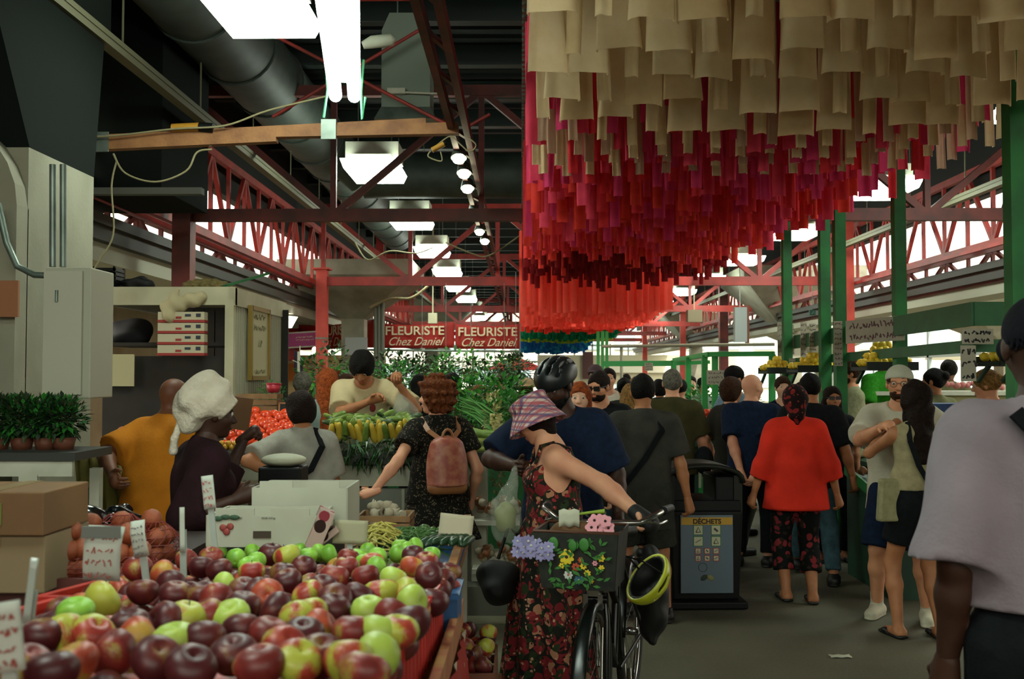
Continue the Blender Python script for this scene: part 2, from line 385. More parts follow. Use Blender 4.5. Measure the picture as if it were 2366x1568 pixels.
d = MB(); d.tube([W(838, 105, 8.0), W(860, 97, 8.0), W(905, 92, 8.0), W(912, 88, 8.0)], [.03, .05, .05, .02], 12); tag(d.build('pipe_sleeve', M_white), 'white insulated pipe end behind the twin tube lamp', 'pipe')
# red X brace, upper sign with red stripe
b = MB()
for a, c2 in (((640, 85), (1042, 292)), ((630, 270), (968, 70)), ((1082, 292), (1132, 264))):
    b.tube([W(*a, 9.0), W(*c2, 9.0)], .016, 8)
st(b.build('trim_brace', M_red))
r = empty('hanging_sign', W(850, -6, 6.5)); tag(r, 'white hanging board with red lower stripe at the upper frame edge', 'sign')
m = MB(); m.box((0, 0, .2), (.6, .03, .36)); m.build('board', mat('white board', 'C9CFC6'), r)
m = MB(); m.box((0, -.004, -.0), (.6, .034, .04)); m.build('stripe', mat('sign red', 'C2382C'), r)
# timber beam with brackets
r = empty('timber_beam', (0, 8.3, 0)); tag(r, 'long pine timber spanning above the left stalls with metal brackets', 'beam')
def L3(px, py, y=8.3): return W(px, py, y) - Vector((0, 8.3, 0))
m = MB(); m.bar(L3(100, 337), L3(640, 312), .09, .12); m.bar(L3(640, 306), L3(1060, 298), .09, .09); m.bar(L3(395, 318), L3(985, 288), .05, .1); m.build('plank', mat('pine timber', '9A6B3F'), r)
for px, py in ((240, 331), (762, 302)):
    m = MB(); q = L3(px, py); m.box(q + Vector((0, -.055, 0)), (.12, .01, .16)); m.build('bracket', M_galv, r)
m = MB(); m.tube([L3(485, 306), L3(486, 338)], .012, 8); m.build('hook', M_white, r)
r = empty('cable_connector', (0, 0, 0)); tag(r, 'yellow cable connector lying on the timber beam', 'connector')
q = W(455, 296, 8.25); m = MB(); m.tube([q + Vector((-.2, 0, 0)), q + Vector((.02, 0, .01))], .035, 10); m.build('plug', mat('yellow plastic', 'A87A20', .5), r)
m = MB(); m.tube([q + Vector((.02, 0, .01)), q + Vector((.13, 0, .0))], .04, 10); m.build('coupling', M_blackp, r)
# cable trays down both sides
for nm, x, z, lab in (('left', -2.99, 4.0, 'long steel cable channel running down the left of the hall'), ('right', 5.75, 3.9, 'long steel cable channel running down the right of the hall')):
    m = MB(); m.box((x, 24, z), (.09, 46, .06)); m.box((x - .05, 24, z + .04), (.012, 46, .04)); m.box((x + .05, 24, z + .04), (.012, 46, .04))
    for i in range(24): m.box((x, 2 + i * 1.9, z + .75), (.012, .012, 1.5))
    tag(m.build('cable_channel', M_rail), lab, 'channel')
# cables
def cable(pts, label, r=.008, m=None, Y=8.2):
    P = [W(*p[:2], p[2] if len(p) > 2 else Y) for p in pts]; Q = []
    for i in range(len(P) - 1):
        a, b2 = P[i], P[i + 1]; p0 = P[max(0, i - 1)]; p3 = P[min(len(P) - 1, i + 2)]
        for k in range(6):
            t = k / 6; Q.append(.5 * ((2 * a) + (-p0 + b2) * t + (2 * p0 - 5 * a + 4 * b2 - p3) * t * t + (-p0 + 3 * a - 3 * b2 + p3) * t ** 3))
    Q.append(P[-1]); o = MB().tube(Q, r, 6).build('cable', m or M_cable); tag(o, label, 'cable'); return o
cable([(0, 300), (130, 308), (240, 315), (400, 298), (520, 290), (620, 255), (756, 222)], 'pale cable running from the left edge to the twin tube lamp')
cable([(262, 355), (290, 400), (360, 420), (430, 395), (455, 352), (490, 345)], 'pale cable loop sagging below the timber beam')
cable([(270, 370), (258, 430), (262, 540), (230, 600), (205, 640)], 'thin cable dropping from the timber beam to the kiosk roof', .007)
cable([(995, 348), (990, 362), (1020, 372), (1018, 350)], 'short cable tail hanging by the spot track', .006)
cable([(1010, 335), (1040, 315), (1060, 330), (1085, 350), (1100, 335), (1082, 318)], 'curled cable around the end of the spot track', .006)
cable([(855, 710), (900, 690), (950, 688), (990, 660)], 'white cable sagging from the concrete pier', .03, Y=20.5)
cable([(1030, 560), (1090, 585), (1130, 590), (1200, 545)], 'pale cable slung between lights and track', .012, Y=16)
cable([(820, 560), (850, 600), (900, 580), (960, 585), (1000, 572)], 'pale cable slung below the branch duct', .012, Y=16)
r = empty('cord_connector', (0, 0, 0)); tag(r, 'yellow cord connector hanging beside the spot track', 'connector')
MB().tube([W(998, 347, 8.2), W(1026, 332, 8.2)], .022, 10).build('plug', mat('yellow plastic', 'A87A20'), r)
MB().tube([W(1024, 333, 8.2), W(1030, 330, 8.2)], .014, 8).build('collar', M_blackp, r)
# electrical cabinet, conduits on near pier
r = empty('electrical_cabinet', W(160, 920, 5.4)); tag(r, 'tall grey metal electrical cabinet fixed to the near pier', 'cabinet')
m = MB(); m.box((.0, .12, .34), (.24, .3, .68)); bev(m.build('body', mat('cabinet grey', '9A9B88', .55, .1), r), .006)
m = MB(); m.box((-.02, -.04, .34), (.2, .02, .64)); m.build('door', mat('cabinet door grey', 'A5A592', .5, .1), r)
m = MB(); m.tube([(-.05, -.055, .5), (-.05, -.055, .56)], .008); m.build('latch', M_galv, r)
m = MB()
for px in (122, 146): m.tube([W(px, 380, 5.65), W(px, 616, 5.65)], .018, 10)
tag(m.build('conduit', M_galv), 'pair of vertical grey conduits above the electrical cabinet', 'pipe')
m = MB(); m.tube([W(-5, 470, 5.6), W(15, 560, 5.6), W(40, 615, 5.6), W(80, 635, 5.6), W(112, 636, 5.6)], .018, 10)
tag(m.build('bent_conduit', M_galv), 'bent grey conduit curving into the electrical cabinet', 'pipe')
m = MB(); q = W(18, 690, 5.66); m.box(q, (.12, .02, .2)); tag(m.build('wall_notice', mat('brown notice', '8C5A38')), 'small brown notice on the near pier at the left edge', 'notice')
# ================================================================= hanging fabric installation
def strip_mesh(name, w, l, m, k, flare=0.0):
    """A folded fabric tube, open at the back, hanging from its top edge (z=0) down to -l."""
    rnd = random.Random(k); b = MB(); P = []
    for i in range(9):
        t = i / 8; row = []
        ww = w * (1 + flare * t * t) * (1 + .05 * math.sin(t * 5 + k)); sway = .012 * math.sin(t * 3 + k * 1.7) * t
        for j in range(10):
            a = -PI * .62 + 2 * PI * .62 * j / 9
            rr = .34 if flare < .2 else .2
            row.append((math.sin(a) * ww * .5 + sway, -math.cos(a) * ww * rr + .01 * math.sin(3 * a + k) * t, -l * t))
        P.append(row)
    b.grid(P)
    return b.mesh(name, m)
def fab(name, a, bcol, tr=.35): return mat(name, a, .9, col2=bcol, scale=14, transl=tr, spec=.1)
FM = [fab('cream cloth', 'E8D0A8', 'DEC294', .3), fab('sand cloth', 'DCC094', 'D0B084', .3), fab('raspberry cloth', 'F0526C', 'DC4460'), fab('magenta cloth', 'E64A7C', 'D43E6E'),
      fab('crimson cloth', 'EC424C', 'D83840'), fab('scarlet cloth', 'EC4A40', 'D83C34'), fab('dark red cloth', '8E2024', '741A1C'), fab('coral cloth', 'F4695A', 'EE5A48', .6),
      fab('orange red cloth', 'EC4230', 'DC3A26', .5), fab('teal green cloth', '12704A', '0E6040'), fab('yellow green cloth', '8A9A1A', '7B8A14'), fab('blue cloth', '1E5C9C', '1A4C86'), fab('turquoise cloth', '2A8AA0', '247A92'), fab('pale cloth', 'D4B49A', 'C6A58A', .4)]
X0, X1 = .06, 2.95
rows = []
rnd = random.Random(3)
# each row: (distance, kind). cream rows first: broad strips alternate with narrow ones
indiv = []; mass = []
def zb(x, y):                                   # height of the strips' lower ends over the hall
    u = (x - X0) / (X1 - X0)
    return 2.98 + .08 * math.sin(y * .55) + .16 * max(0, u - .6) - .05 * math.sin(u * PI)
y = 3.3; k = 0
while y < 6.0:
    n = 14
    for i in range(n):
        x = X0 + .07 + (X1 - X0 - .1) * (i + .5 * (k % 2)) / n
        if x > X1: continue
        indiv.append((x + rnd.uniform(-.01, .01), y + rnd.uniform(-.03, .03), zb(x, y) + rnd.uniform(-.01, .01), (.155 if (i + k) % 3 else .07), rnd.choice((0, 0, 1)), 'broad'))
    y += .40; k += 1
for yy in (6.0, 6.28, 6.56, 6.85):
    n = 17
    for i in range(n):
        x = X0 + .03 + (X1 - X0 - .08) * (i + .3 * (k % 3)) / n
        if x > X1: continue
        indiv.append((x, yy, zb(x, yy) + .012 * (i % 3), .055, rnd.choice((0, 0, 13)), 'narrow'))
    k += 1
y = 6.2; k = 0
while y < 16.6:
    n = 30
    for i in range(n):
        x = X0 + .02 + (X1 - X0 - .06) * (i + .5 * (k % 2)) / n + rnd.uniform(-.02, .02)
        if x > X1: continue
        if y < 7.8: c = rnd.choice((2, 2, 3, 3, 4))
        elif y < 10.5: c = rnd.choice((2, 4, 4, 5, 3))
        elif y < 13.2: c = rnd.choice((4, 5, 5, 4, 2))
        else: c = rnd.choice((6, 6, 6, 5)) if y < 14.8 else 6
        e = (x, y + rnd.uniform(-.08, .08), zb(x, y) + rnd.uniform(-.05, .30) ** 1, rnd.uniform(.06, .1), c, 'tube')
        (indiv if (y < 8.6 and len(indiv) < 300) else mass).append(e)
    y += .36; k += 1
for ya, yb, st_, cs, dz, xe in ((17.2, 23.5, .55, (7, 7, 7), -.06, 2.45), (24, 28, .6, (8, 8, 5), -.04, 2.9), (30, 33, .6, (9, 9), .0, 2.9), (33.5, 37, .6, (10, 10), -.03, 2.9), (38, 46, .8, (11, 11, 12), -.08, 2.6)):
    y = ya
    while y < yb:
        for i in range(25):
            x = X0 + (xe - X0) * i / 24 + rnd.uniform(-.03, .03)
            mass.append((x, y + rnd.uniform(-.1, .1), zb(x, y) + dz * 2 - .15 + rnd.uniform(-.06, .06), .11, rnd.choice(cs), 'tube'))
        y += st_
LB = {'broad': ('broad cream folded fabric strip hanging in the front rows of the ceiling installation', 'broad cream strips of the fabric installation'),
      'narrow': ('narrow cream fabric tube hanging at the back edge of the cream rows', 'narrow cream tubes of the fabric installation'),
      'tube': ('raspberry red fabric tube hanging just behind the cream rows', 'raspberry tubes of the fabric installation')}
cache = {}
TOPZ = 4.0
for (x, y, z, w, c, kd) in indiv:
    l = TOPZ - z; key = (c, round(w, 2), round(l * 12), rnd.randint(0, 3))
    if key not in cache: cache[key] = strip_mesh('fabric_strip', w, l, FM[c], key[3] + c, .28 if kd == 'broad' and w > .1 else .02)
    o = obj('fabric_strip', cache[key], None, (x, y, z + l)); o.rotation_euler.z = rnd.uniform(-.25, .25)
    tag(o, LB[kd][0], 'fabric strip', LB[kd][1])
V = []; Fs = []; MI = []
for (x, y, z, w, c, kd) in mass:
    l = TOPZ - z; n0 = len(V); nr = 3
    rz = rnd.uniform(-.4, .4)
    for i in range(nr + 1):
        t = i / nr
        for j in range(8):
            a = -PI * .6 + 2 * PI * .6 * j / 7 + rz; V.append((x + math.sin(a) * w * .5, y - math.cos(a) * w * .4, TOPZ - l * t))
    for i in range(nr):
        for j in range(7): q = n0 + i * 8 + j; Fs.append((q, q + 1, q + 9, q + 8)); MI.append(c)
me = bpy.data.meshes.new('fabric_tubes'); me.from_pydata(V, [], Fs)
for m in FM: me.materials.append(m)
me.polygons.foreach_set('material_index', MI); me.polygons.foreach_set('use_smooth', [True] * len(Fs)); me.update()
tag(obj('fabric_tubes', me), 'mass of hanging fabric tubes shading from crimson and coral to green, yellow and blue', 'fabric', kind='stuff')
g = MB()
for i in range(116): g.bar((X0 - .05, 3.2 + i * .12, TOPZ + .01), (X1 + .05, 3.2 + i * .12, TOPZ + .01), .07, .02)
for x in (X0, 1.5, X1): g.bar((x, 3, TOPZ + .05), (x, 46, TOPZ + .05), .03)
for i in range(12):
    for x in (X0, 1.5, X1): g.bar((x, 3.4 + i * 3.8, TOPZ + .05), (x, 3.4 + i * 3.8, 5.4), .012)
tag(g.build('fabric_support_grid', M_galv), 'steel wire grid that the fabric strips hang from', 'grid')
# ================================================================= people
def smin(a, b, k):
    h = np.clip(.5 + .5 * (b - a) / k, 0, 1); return b * (1 - h) + a * h - k * h * (1 - h)
def V3(*a): return np.array(a, dtype=np.float64)
def unit(v): return v / (np.linalg.norm(v) + 1e-9)
class SDF:
    """Smoothly blended round cones and ellipsoids, meshed into one continuous surface."""
    def __init__(s, vox, k=.02): s.P = []; s.vox = vox; s.k = k; s.cuts = []; s.disp = None
    def cone(s, a, b, ra, rb, k=None, side=None, fl=1.0, cutb=False, cuta=False, sub=False):
        s.P.append(('c', V3(*a), V3(*b), ra, rb, s.k if k is None else k, None if side is None else unit(V3(*side)), fl, cutb, cuta, sub)); return s
    def ell(s, c, r, R=None, k=None, sub=False):
        s.P.append(('e', V3(*c), np.array(r, float) * np.ones(3), R, 0, s.k if k is None else k, None, 0, 0, 0, sub)); return s
    def cut(s, p, n): s.cuts.append((V3(*p), unit(V3(*n)))); return s
    def mesh(s):
        lo = V3(1e9, 1e9, 1e9); hi = -lo
        for p in s.P:
            if p[10]: continue
            if p[0] == 'c':
                r = max(p[3], p[4]) * max(1, p[7]) + .02
                lo = np.minimum(lo, np.minimum(p[1], p[2]) - r); hi = np.maximum(hi, np.maximum(p[1], p[2]) + r)
            else: r = p[2].max() + .02; lo = np.minimum(lo, p[1] - r); hi = np.maximum(hi, p[1] + r)
        h = s.vox; n = np.maximum(np.ceil((hi - lo) / h).astype(int) + 2, 3)
        ax = [lo[i] + h * np.arange(n[i]) for i in range(3)]; F = np.full(tuple(n), .3, dtype=np.float64)
        for p in s.P:
            if p[0] == 'c': r = max(p[3], p[4]) * max(1, p[7]) + p[5] + 2 * h; l = np.minimum(p[1], p[2]) - r; u = np.maximum(p[1], p[2]) + r
            else: r = p[2].max() + p[5] + 2 * h; l = p[1] - r; u = p[1] + r
            i0 = np.clip(((l - lo) / h).astype(int), 0, n); i1 = np.clip(((u - lo) / h).astype(int) + 1, 0, n)
            if (i1 <= i0).any(): continue
            X = ax[0][i0[0]:i1[0], None, None]; Y = ax[1][None, i0[1]:i1[1], None]; Z = ax[2][None, None, i0[2]:i1[2]]
            if p[0] == 'c':
                a, b, ra, rb = p[1:5]; d = b - a; L = np.linalg.norm(d) + 1e-9; t = ((X - a[0]) * d[0] + (Y - a[1]) * d[1] + (Z - a[2]) * d[2]) / L / L
                tc = np.clip(t, 0, 1); qx = X - a[0] - tc * d[0]; qy = Y - a[1] - tc * d[1]; qz = Z - a[2] - tc * d[2]; rr = ra + (rb - ra) * tc
                q2 = qx * qx + qy * qy + qz * qz
                if p[6] is not None:
                    sd = p[6]; w = qx * sd[0] + qy * sd[1] + qz * sd[2]; q2 = np.maximum(q2 - w * w, 0) + (w / p[7]) ** 2
                D = np.sqrt(q2) - rr
                if p[8]: D = np.maximum(D, (t - 1) * L)
                if p[9]: D = np.maximum(D, -t * L)
            else:
                c, r, R = p[1], p[2], p[3]; dx = X - c[0]; dy = Y - c[1]; dz = Z - c[2]
                if R is not None:
                    M = np.array(R).T; dx, dy, dz = (M[0, 0] * dx + M[0, 1] * dy + M[0, 2] * dz, M[1, 0] * dx + M[1, 1] * dy + M[1, 2] * dz, M[2, 0] * dx + M[2, 1] * dy + M[2, 2] * dz)
                q = np.sqrt((dx / r[0]) ** 2 + (dy / r[1]) ** 2 + (dz / r[2]) ** 2); D = (q - 1) * r.min()
            sl = tuple(slice(i0[i], i1[i]) for i in range(3)); k = max(p[5], 1e-4)
            F[sl] = np.maximum(F[sl], -D) if p[10] and k < .002 else (-smin(-F[sl], D, k) if p[10] else smin(F[sl], np.broadcast_to(D, F[sl].shape), k))
        X = ax[0][:, None, None]; Y = ax[1][None, :, None]; Z = ax[2][None, None, :]
        if s.disp: F = F + s.disp(X, Y, Z)
        for p, nn in s.cuts: F = np.maximum(F, (X - p[0]) * nn[0] + (Y - p[1]) * nn[1] + (Z - p[2]) * nn[2])
        F[0] = F[-1] = .3; F[:, 0] = F[:, -1] = .3; F[:, :, 0] = F[:, :, -1] = .3
        return nets(F, lo, h)
def nets(F, lo, h):
    B = F < 0; nx, ny, nz = F.shape; shp = (nx - 1, ny - 1, nz - 1)
    acc = np.zeros(shp + (3,)); cnt = np.zeros(shp)
    for axis in range(3):
        o1, o2 = [i for i in range(3) if i != axis]
        a = [slice(None)] * 3; b = [slice(None)] * 3; a[axis] = slice(0, -1); b[axis] = slice(1, None)
        fa, fb = F[tuple(a)], F[tuple(b)]; m = (fa < 0) != (fb < 0); t = np.where(m, fa / np.where(m, fa - fb, 1), 0)
        for u in (0, 1):
            for v in (0, 1):
                sl = [slice(None)] * 3; sl[o1] = slice(u, F.shape[o1] - 1 + u); sl[o2] = slice(v, F.shape[o2] - 1 + v)
                mm = m[tuple(sl)]; tt = t[tuple(sl)]; cnt += mm; acc[..., axis] += tt * mm; acc[..., o1] += u * mm; acc[..., o2] += v * mm
    act = cnt > 0; idx = -np.ones(shp, dtype=np.int64); idx[act] = np.arange(act.sum())
    I = np.argwhere(act); V = (I + acc[act] / cnt[act][:, None]) * h + lo; Q = []
    for axis in range(3):
        o1, o2 = ((1, 2), (2, 0), (0, 1))[axis]; a = [slice(1, -1)] * 3; b = [slice(1, -1)] * 3; a[axis] = slice(0, -1); b[axis] = slice(1, None)
        A, Bb = B[tuple(a)], B[tuple(b)]; E = np.argwhere(A != Bb); E[:, o1] += 1; E[:, o2] += 1
        if not len(E): continue
        off = np.ones(3, int); off[axis] = 0; ins = A[A != Bb]
        def g(d1, d2):
            e = E.copy(); e[:, o1] -= d1; e[:, o2] -= d2; return idx[e[:, 0], e[:, 1], e[:, 2]]
        q = np.stack([g(1, 1), g(0, 1), g(0, 0), g(1, 0)], 1); q[~ins] = q[~ins][:, ::-1]; Q.append(q)
    return V, np.concatenate(Q) if Q else np.zeros((0, 4), int)
def sdf_obj(name, parts, mats, parent=None, extra=None):
    """parts: list of (SDF, material index); extra: an MB whose faces are joined in."""
    Vs = []; Fs = []; Ms = []; n = 0; Sm = []
    for sd, mi in parts:
        v, q = sd.mesh(); Vs.append(v); Fs += (q + n).tolist(); Ms += [mi] * len(q); Sm += [True] * len(q); n += len(v)
    Vs = np.concatenate(Vs).tolist()
    if extra: Vs += extra.v; Fs += [[i + n for i in f] for f in extra.f]; Ms += extra.m; Sm += extra.s
    me = bpy.data.meshes.new(name); me.from_pydata(Vs, [], Fs)
    for m in mats: me.materials.append(m)
    me.polygons.foreach_set('material_index', Ms); me.polygons.foreach_set('use_smooth', Sm); me.update()
    return obj(name, me, parent)
def rotx(a): c, s = math.cos(a), math.sin(a); return np.array([[1, 0, 0], [0, c, -s], [0, s, c]])
def roty(a): c, s = math.cos(a), math.sin(a); return np.array([[c, 0, s], [0, 1, 0], [-s, 0, c]])
def rotz(a): c, s = math.cos(a), math.sin(a); return np.array([[c, -s, 0], [s, c, 0], [0, 0, 1]])
def ik(a, t, l1, l2, pole):
    d = t - a; L = np.linalg.norm(d); mx = (l1 + l2) * .995
    if L > mx: t = a + d * mx / L; L = mx; d = t - a
    L = max(L, abs(l1 - l2) + .02); u = unit(d); x = (l1 * l1 - l2 * l2 + L * L) / (2 * L); hh = math.sqrt(max(l1 * l1 - x * x, 0))
    p = pole - u * pole.dot(u); return a + u * x + unit(p) * hh, t
SKIN = {'light': ('C98F6A', 'B97E5C'), 'pink': ('D29B7A', 'C4876A'), 'tan': ('A8714C', '97623F'), 'brown': ('6B4028', '5A341F'), 'dark': ('3E2518', '321C12'), 'pale': ('D8AC8E', 'CB9A7C')}
def skin_m(k): return mat('skin ' + k, SKIN[k][0], .55, col2=SKIN[k][1], scale=9, spec=.35)
HAIRC = {'black': '0C0A08', 'darkbrown': '1E120B', 'brown': '3D2413', 'auburn': '6E3A1A', 'red': '9A4A1E', 'grey': '6E6C60', 'blonde': '8E6A38', 'ginger': '7A4A22'}
def hair_m(k): return mat('hair ' + k, HAIRC[k], .75, col2=tuple(x * .45 for x in lin(HAIRC[k])), scale=45, bump=.6, bscale=90, spec=.15)
def cloth(name, a, b2=None, **kw): return mat('cloth ' + name, a, .9, col2=b2 or a, scale=kw.pop('scale', 30), spec=.15, bump=kw.pop('bump', .15), bscale=kw.pop('bscale', 60), **kw)
def hand_sdf(sd, w, f, n, s, curl=.5, side=1, spread=.12):
    """palm and five fingers at wrist w, pointing along f, palm facing n; the thumb leaves the side of the palm (side=+1/-1)."""
    f = unit(f); n = unit(n - f * n.dot(f)); l = np.cross(f, n) * side
    sd.cone(w, w + f * .075 * s, .026 * s, .034 * s, side=l, fl=1.25, k=.008)
    for i, (o, ln) in enumerate(((.027, .070), (.009, .078), (-.009, .073), (-.026, .058))):
        c = curl * (1 + .12 * i); b0 = w + f * (.082 - .003 * abs(i - 1)) * s + l * o * s; d = unit(f + l * spread * (1.5 - i) * .6)
        d1 = unit(d * math.cos(c) + n * math.sin(c)); d2 = unit(d * math.cos(2 * c) + n * math.sin(2 * c)); d3 = unit(d * math.cos(2.7 * c) + n * math.sin(2.7 * c))
        p1 = b0 + d1 * ln * .45 * s; p2 = p1 + d2 * ln * .32 * s; p3 = p2 + d3 * ln * .23 * s
        sd.cone(b0 - f * .01 * s, p1, .0095 * s, .0088 * s, k=.004); sd.cone(p1, p2, .0088 * s, .008 * s, k=.003); sd.cone(p2, p3, .008 * s, .007 * s, k=.003)
    t0 = w + f * .025 * s + l * .026 * s; t1 = t0 + unit(f * .7 + l * .75 + n * .25) * .038 * s; t2 = t1 + unit(f * .9 + l * .3 + n * .45) * .032 * s
    sd.cone(t0, t1, .015 * s, .0115 * s, k=.01); sd.cone(t1, t2, .011 * s, .009 * s, k=.004)
def person(label, x, y, yaw, H=1.7, bulk=1.0, skin='light', hair='short', hairc='black', lean=0, hunch=0, tilt=0, head=(0, 0), armL=None, armR=None, elbL=None, elbR=None,
           feet=((-.1, 0), (.1, 0)), top=None, bottom=None, shoes=None, lod=0, fem=False, glasses=None, beard=None, handL=.5, handR=.5, zoff=0.0, torso_yaw=0, sw=1.0, hips=0, fingers=True, extra=None):
    """One standing figure. yaw 0 shows the back to the camera, 180 the face. Arms are wrist targets in the figure's own frame (right, forward, up), metres."""
    s = H / 1.7; R0 = rotz(0); vb = (.014, .018, .026)[lod]; vh = (.0065, .009, .014)[lod]; vhd = (.0045, .006, .009)[lod]
    hipz = .52 * H; P0 = V3(0, hips, hipz)
    Rl = rotz(math.radians(torso_yaw)) @ roty(math.radians(tilt)) @ rotx(-math.radians(lean)); Ru = Rl @ rotx(-math.radians(hunch))
    waist = P0 + Rl @ V3(0, 0, .10 * H); chest = waist + (Rl @ V3(0, 0, .08 * H) + Ru @ V3(0, 0, .0)); neck = chest + Ru @ V3(0, -.004 * H, .125 * H)
    Rh = rotz(math.radians(torso_yaw)) @ rotz(math.radians(-head[0])) @ rotx(-math.radians(head[1] + (lean + hunch) * .25))
    nk = .5 * (Ru @ V3(0, .01, .055 * H)) + .5 * (Rh @ V3(0, .01, .055 * H)); hc = neck + nk + Rh @ V3(0, .012 * s, .058 * s * 1.0)
    bw = sw * (.92 if fem else 1.0); sh = {}; J = {}
    for sd_, nm in ((-1, 'L'), (1, 'R')):
        sh[nm] = neck + Ru @ V3(sd_ * .103 * H * bw, 0, -.040 * H)
    l1, l2 = .17 * H, .152 * H
    for nm, sd_, tgt, el in (('L', -1, armL, elbL), ('R', 1, armR, elbR)):
        if tgt is None: tgt = (sd_ * .15 * H * bw * (1 + (bulk - 1) * .5), .03, .5 * H)
        pole = V3(*el) if el is not None else V3(sd_ * .5, -1, -.3)
        e, w = ik(sh[nm], V3(*tgt), l1, l2, pole); J[nm] = (e, w)
    lg = {}
    for nm, sd_, ft in (('L', -1, feet[0]), ('R', 1, feet[1])):
        hp = P0 + V3(sd_ * .052 * H, 0, -.01 * H); an = V3(ft[0], ft[1], .045 * H + (ft[2] if len(ft) > 2 else 0))
        kn, an = ik(hp, an, .245 * H, .24 * H, V3(sd_ * .1, 1, 0)); lg[nm] = (hp, kn, an)
    sdv = Rl @ V3(1, 0, 0); sdu = Ru @ V3(1, 0, 0); b = bulk; hipw = 1.08 if fem else 1.0
    def torso(S_, e=0.0, upper=True, low=True, wa=0.0):
        S_.cone(P0 + V3(0, 0, -.02 * H), waist, (.085 * b) * s + e, (.073 * b) * s + e + wa, side=sdv, fl=1.62 * hipw)
        S_.cone(waist, chest + Ru @ V3(0, 0, .03 * H), (.073 * b) * s + e + wa, (.092 * (1 + (b - 1) * .7)) * s + e, side=sdv, fl=(1.5 if fem else 1.6))
        S_.cone(sh['L'] * .75 + sh['R'] * .25 + Ru @ V3(0, 0, -.02), sh['R'] * .75 + sh['L'] * .25 + Ru @ V3(0, 0, -.02), .062 * s + e, .062 * s + e, k=.05)
        for q in 'LR': S_.cone(neck + Ru @ V3(0, 0, -.012), sh[q] + (neck - sh[q]) * .12 + Ru @ V3(0, 0, .004), .05 * s + e * .6, .04 * s + e * .8, k=.05)
        if fem:
            for q in (-1, 1): S_.ell(chest + Ru @ V3(q * .065 * s, .07 * s, .035), (.058 * s * b + e,) * 3, k=.03)
    def limb(S_, nm, e=0.0, frac=9, first=0.0):
        e_, w = J[nm]; a = sh[nm]; r = (1 + (b - 1) * .8) * s * (.9 if fem else 1)
        tot = l1 + l2; L = frac * tot if frac < 1 else 9
        if L >= l1:
            S_.cone(a, e_, .047 * r + e, .037 * r + e, k=.045)
            q = w if L > 8 else e_ + (w - e_) * ((L - l1) / l2)
            m = e_ + (w - e_) * .3
            if L > 8: S_.cone(e_, m, .037 * r + e, .038 * r + e); S_.cone(m, w, .038 * r + e, .0245 * r + e)
            else: S_.cone(e_, q, .038 * r + e, .034 * r + e + .006, cutb=True)
        else: S_.cone(a, a + (e_ - a) * (L / l1), .046 * r + e, .043 * r + e + .01, cutb=True, k=.045)
    def leg(S_, nm, e=0.0, frac=9, fl=0.0):
        hp, kn, an = lg[nm]; r = (1 + (b - 1) * .6) * s; th = .245 * H; L = frac * (th + .24 * H) if frac < 1 else 9
        if L >= th:
            S_.cone(hp, kn, .082 * r + e, .052 * r + e)
            m = kn + (an - kn) * .35
            if L > 8 and not fl: S_.cone(kn, m, .052 * r + e, .053 * r + e); S_.cone(m, an, .053 * r + e, .034 * r + e)
            else:
                q = an if L > 8 else kn + (an - kn) * ((L - th) / (.24 * H)); S_.cone(kn, q, .054 * r + e, .04 * r + e + fl, cutb=True)
        else: S_.cone(hp, hp + (kn - hp) * (L / th), .083 * r + e, .066 * r + e + .012, cutb=True)
    # ---- body
    B = SDF(vb, .03 * s); torso(B)
    B.cone(neck - Ru @ V3(0, 0, .035), neck + nk * .9, .062 * s * (1 + (b - 1) * .5), .052 * s * (1 + (b - 1) * .4) * (.88 if fem else 1), k=.035)
    for nm in 'LR': limb(B, nm); leg(B, nm)
    for nm in 'LR':
        hp, kn, an = lg[nm]; fd = V3(.12 if nm == 'R' else -.12, 1, 0) * 1.0; fd = unit(fd)
        toe = an + fd * .13 * s; toe[2] = an[2] - .045 * s; hl = an - fd * .03 * s; hl[2] = an[2] - .038 * s
        B.cone(hl, toe, .034 * s, .022 * s, side=np.cross(fd, V3(0, 0, 1)), fl=1.35, k=.03)
    HD = SDF(vh, .016 * s); hs = s * (1.0 if not fem else .96)
    def hp_(a, b_, c): return hc + Rh @ (V3(a, b_, c) * hs)
    HD.ell(hp_(0, -.012, .028), np.array((.076, .096, .088)) * hs, Rh); HD.ell(hp_(0, .03, -.035), np.array((.058, .062, .07)) * hs, Rh, k=.03)
    HD.ell(hp_(0, .062, -.088), np.array((.026, .024, .02)) * hs, Rh, k=.02)
    HD.cone(hp_(0, .083, .018), hp_(0, .106, -.02), .009 * hs, .0145 * hs, k=.012); HD.cone(hp_(-.013, .096, -.024), hp_(.013, .096, -.024), .009 * hs, .009 * hs, k=.006)
    HD.cone(hp_(-.04, .073, .034), hp_(.04, .073, .034), .012 * hs, .012 * hs, k=.012)
    for q in (-1, 1):
        HD.ell(hp_(q * .031, .1, .012), (.017 * hs,) * 3, None, k=.012, sub=True); HD.ell(hp_(q * .078, -.004, -.002), np.array((.01, .019, .032)) * hs, Rh, k=.006)
        HD.ell(hp_(q * .044, .055, -.02), np.array((.022, .025, .024)) * hs, Rh, k=.02)
    HD.cone(hp_(-.018, .086, -.058), hp_(.018, .086, -.058), .0085 * hs, .0085 * hs, k=.006)
    HD.cone(hp_(0, -.02, -.04), neck + nk * .25, .052 * hs, .054 * s * (.88 if fem else 1), k=.03)
    parts = [(B, 0), (HD, 0)]
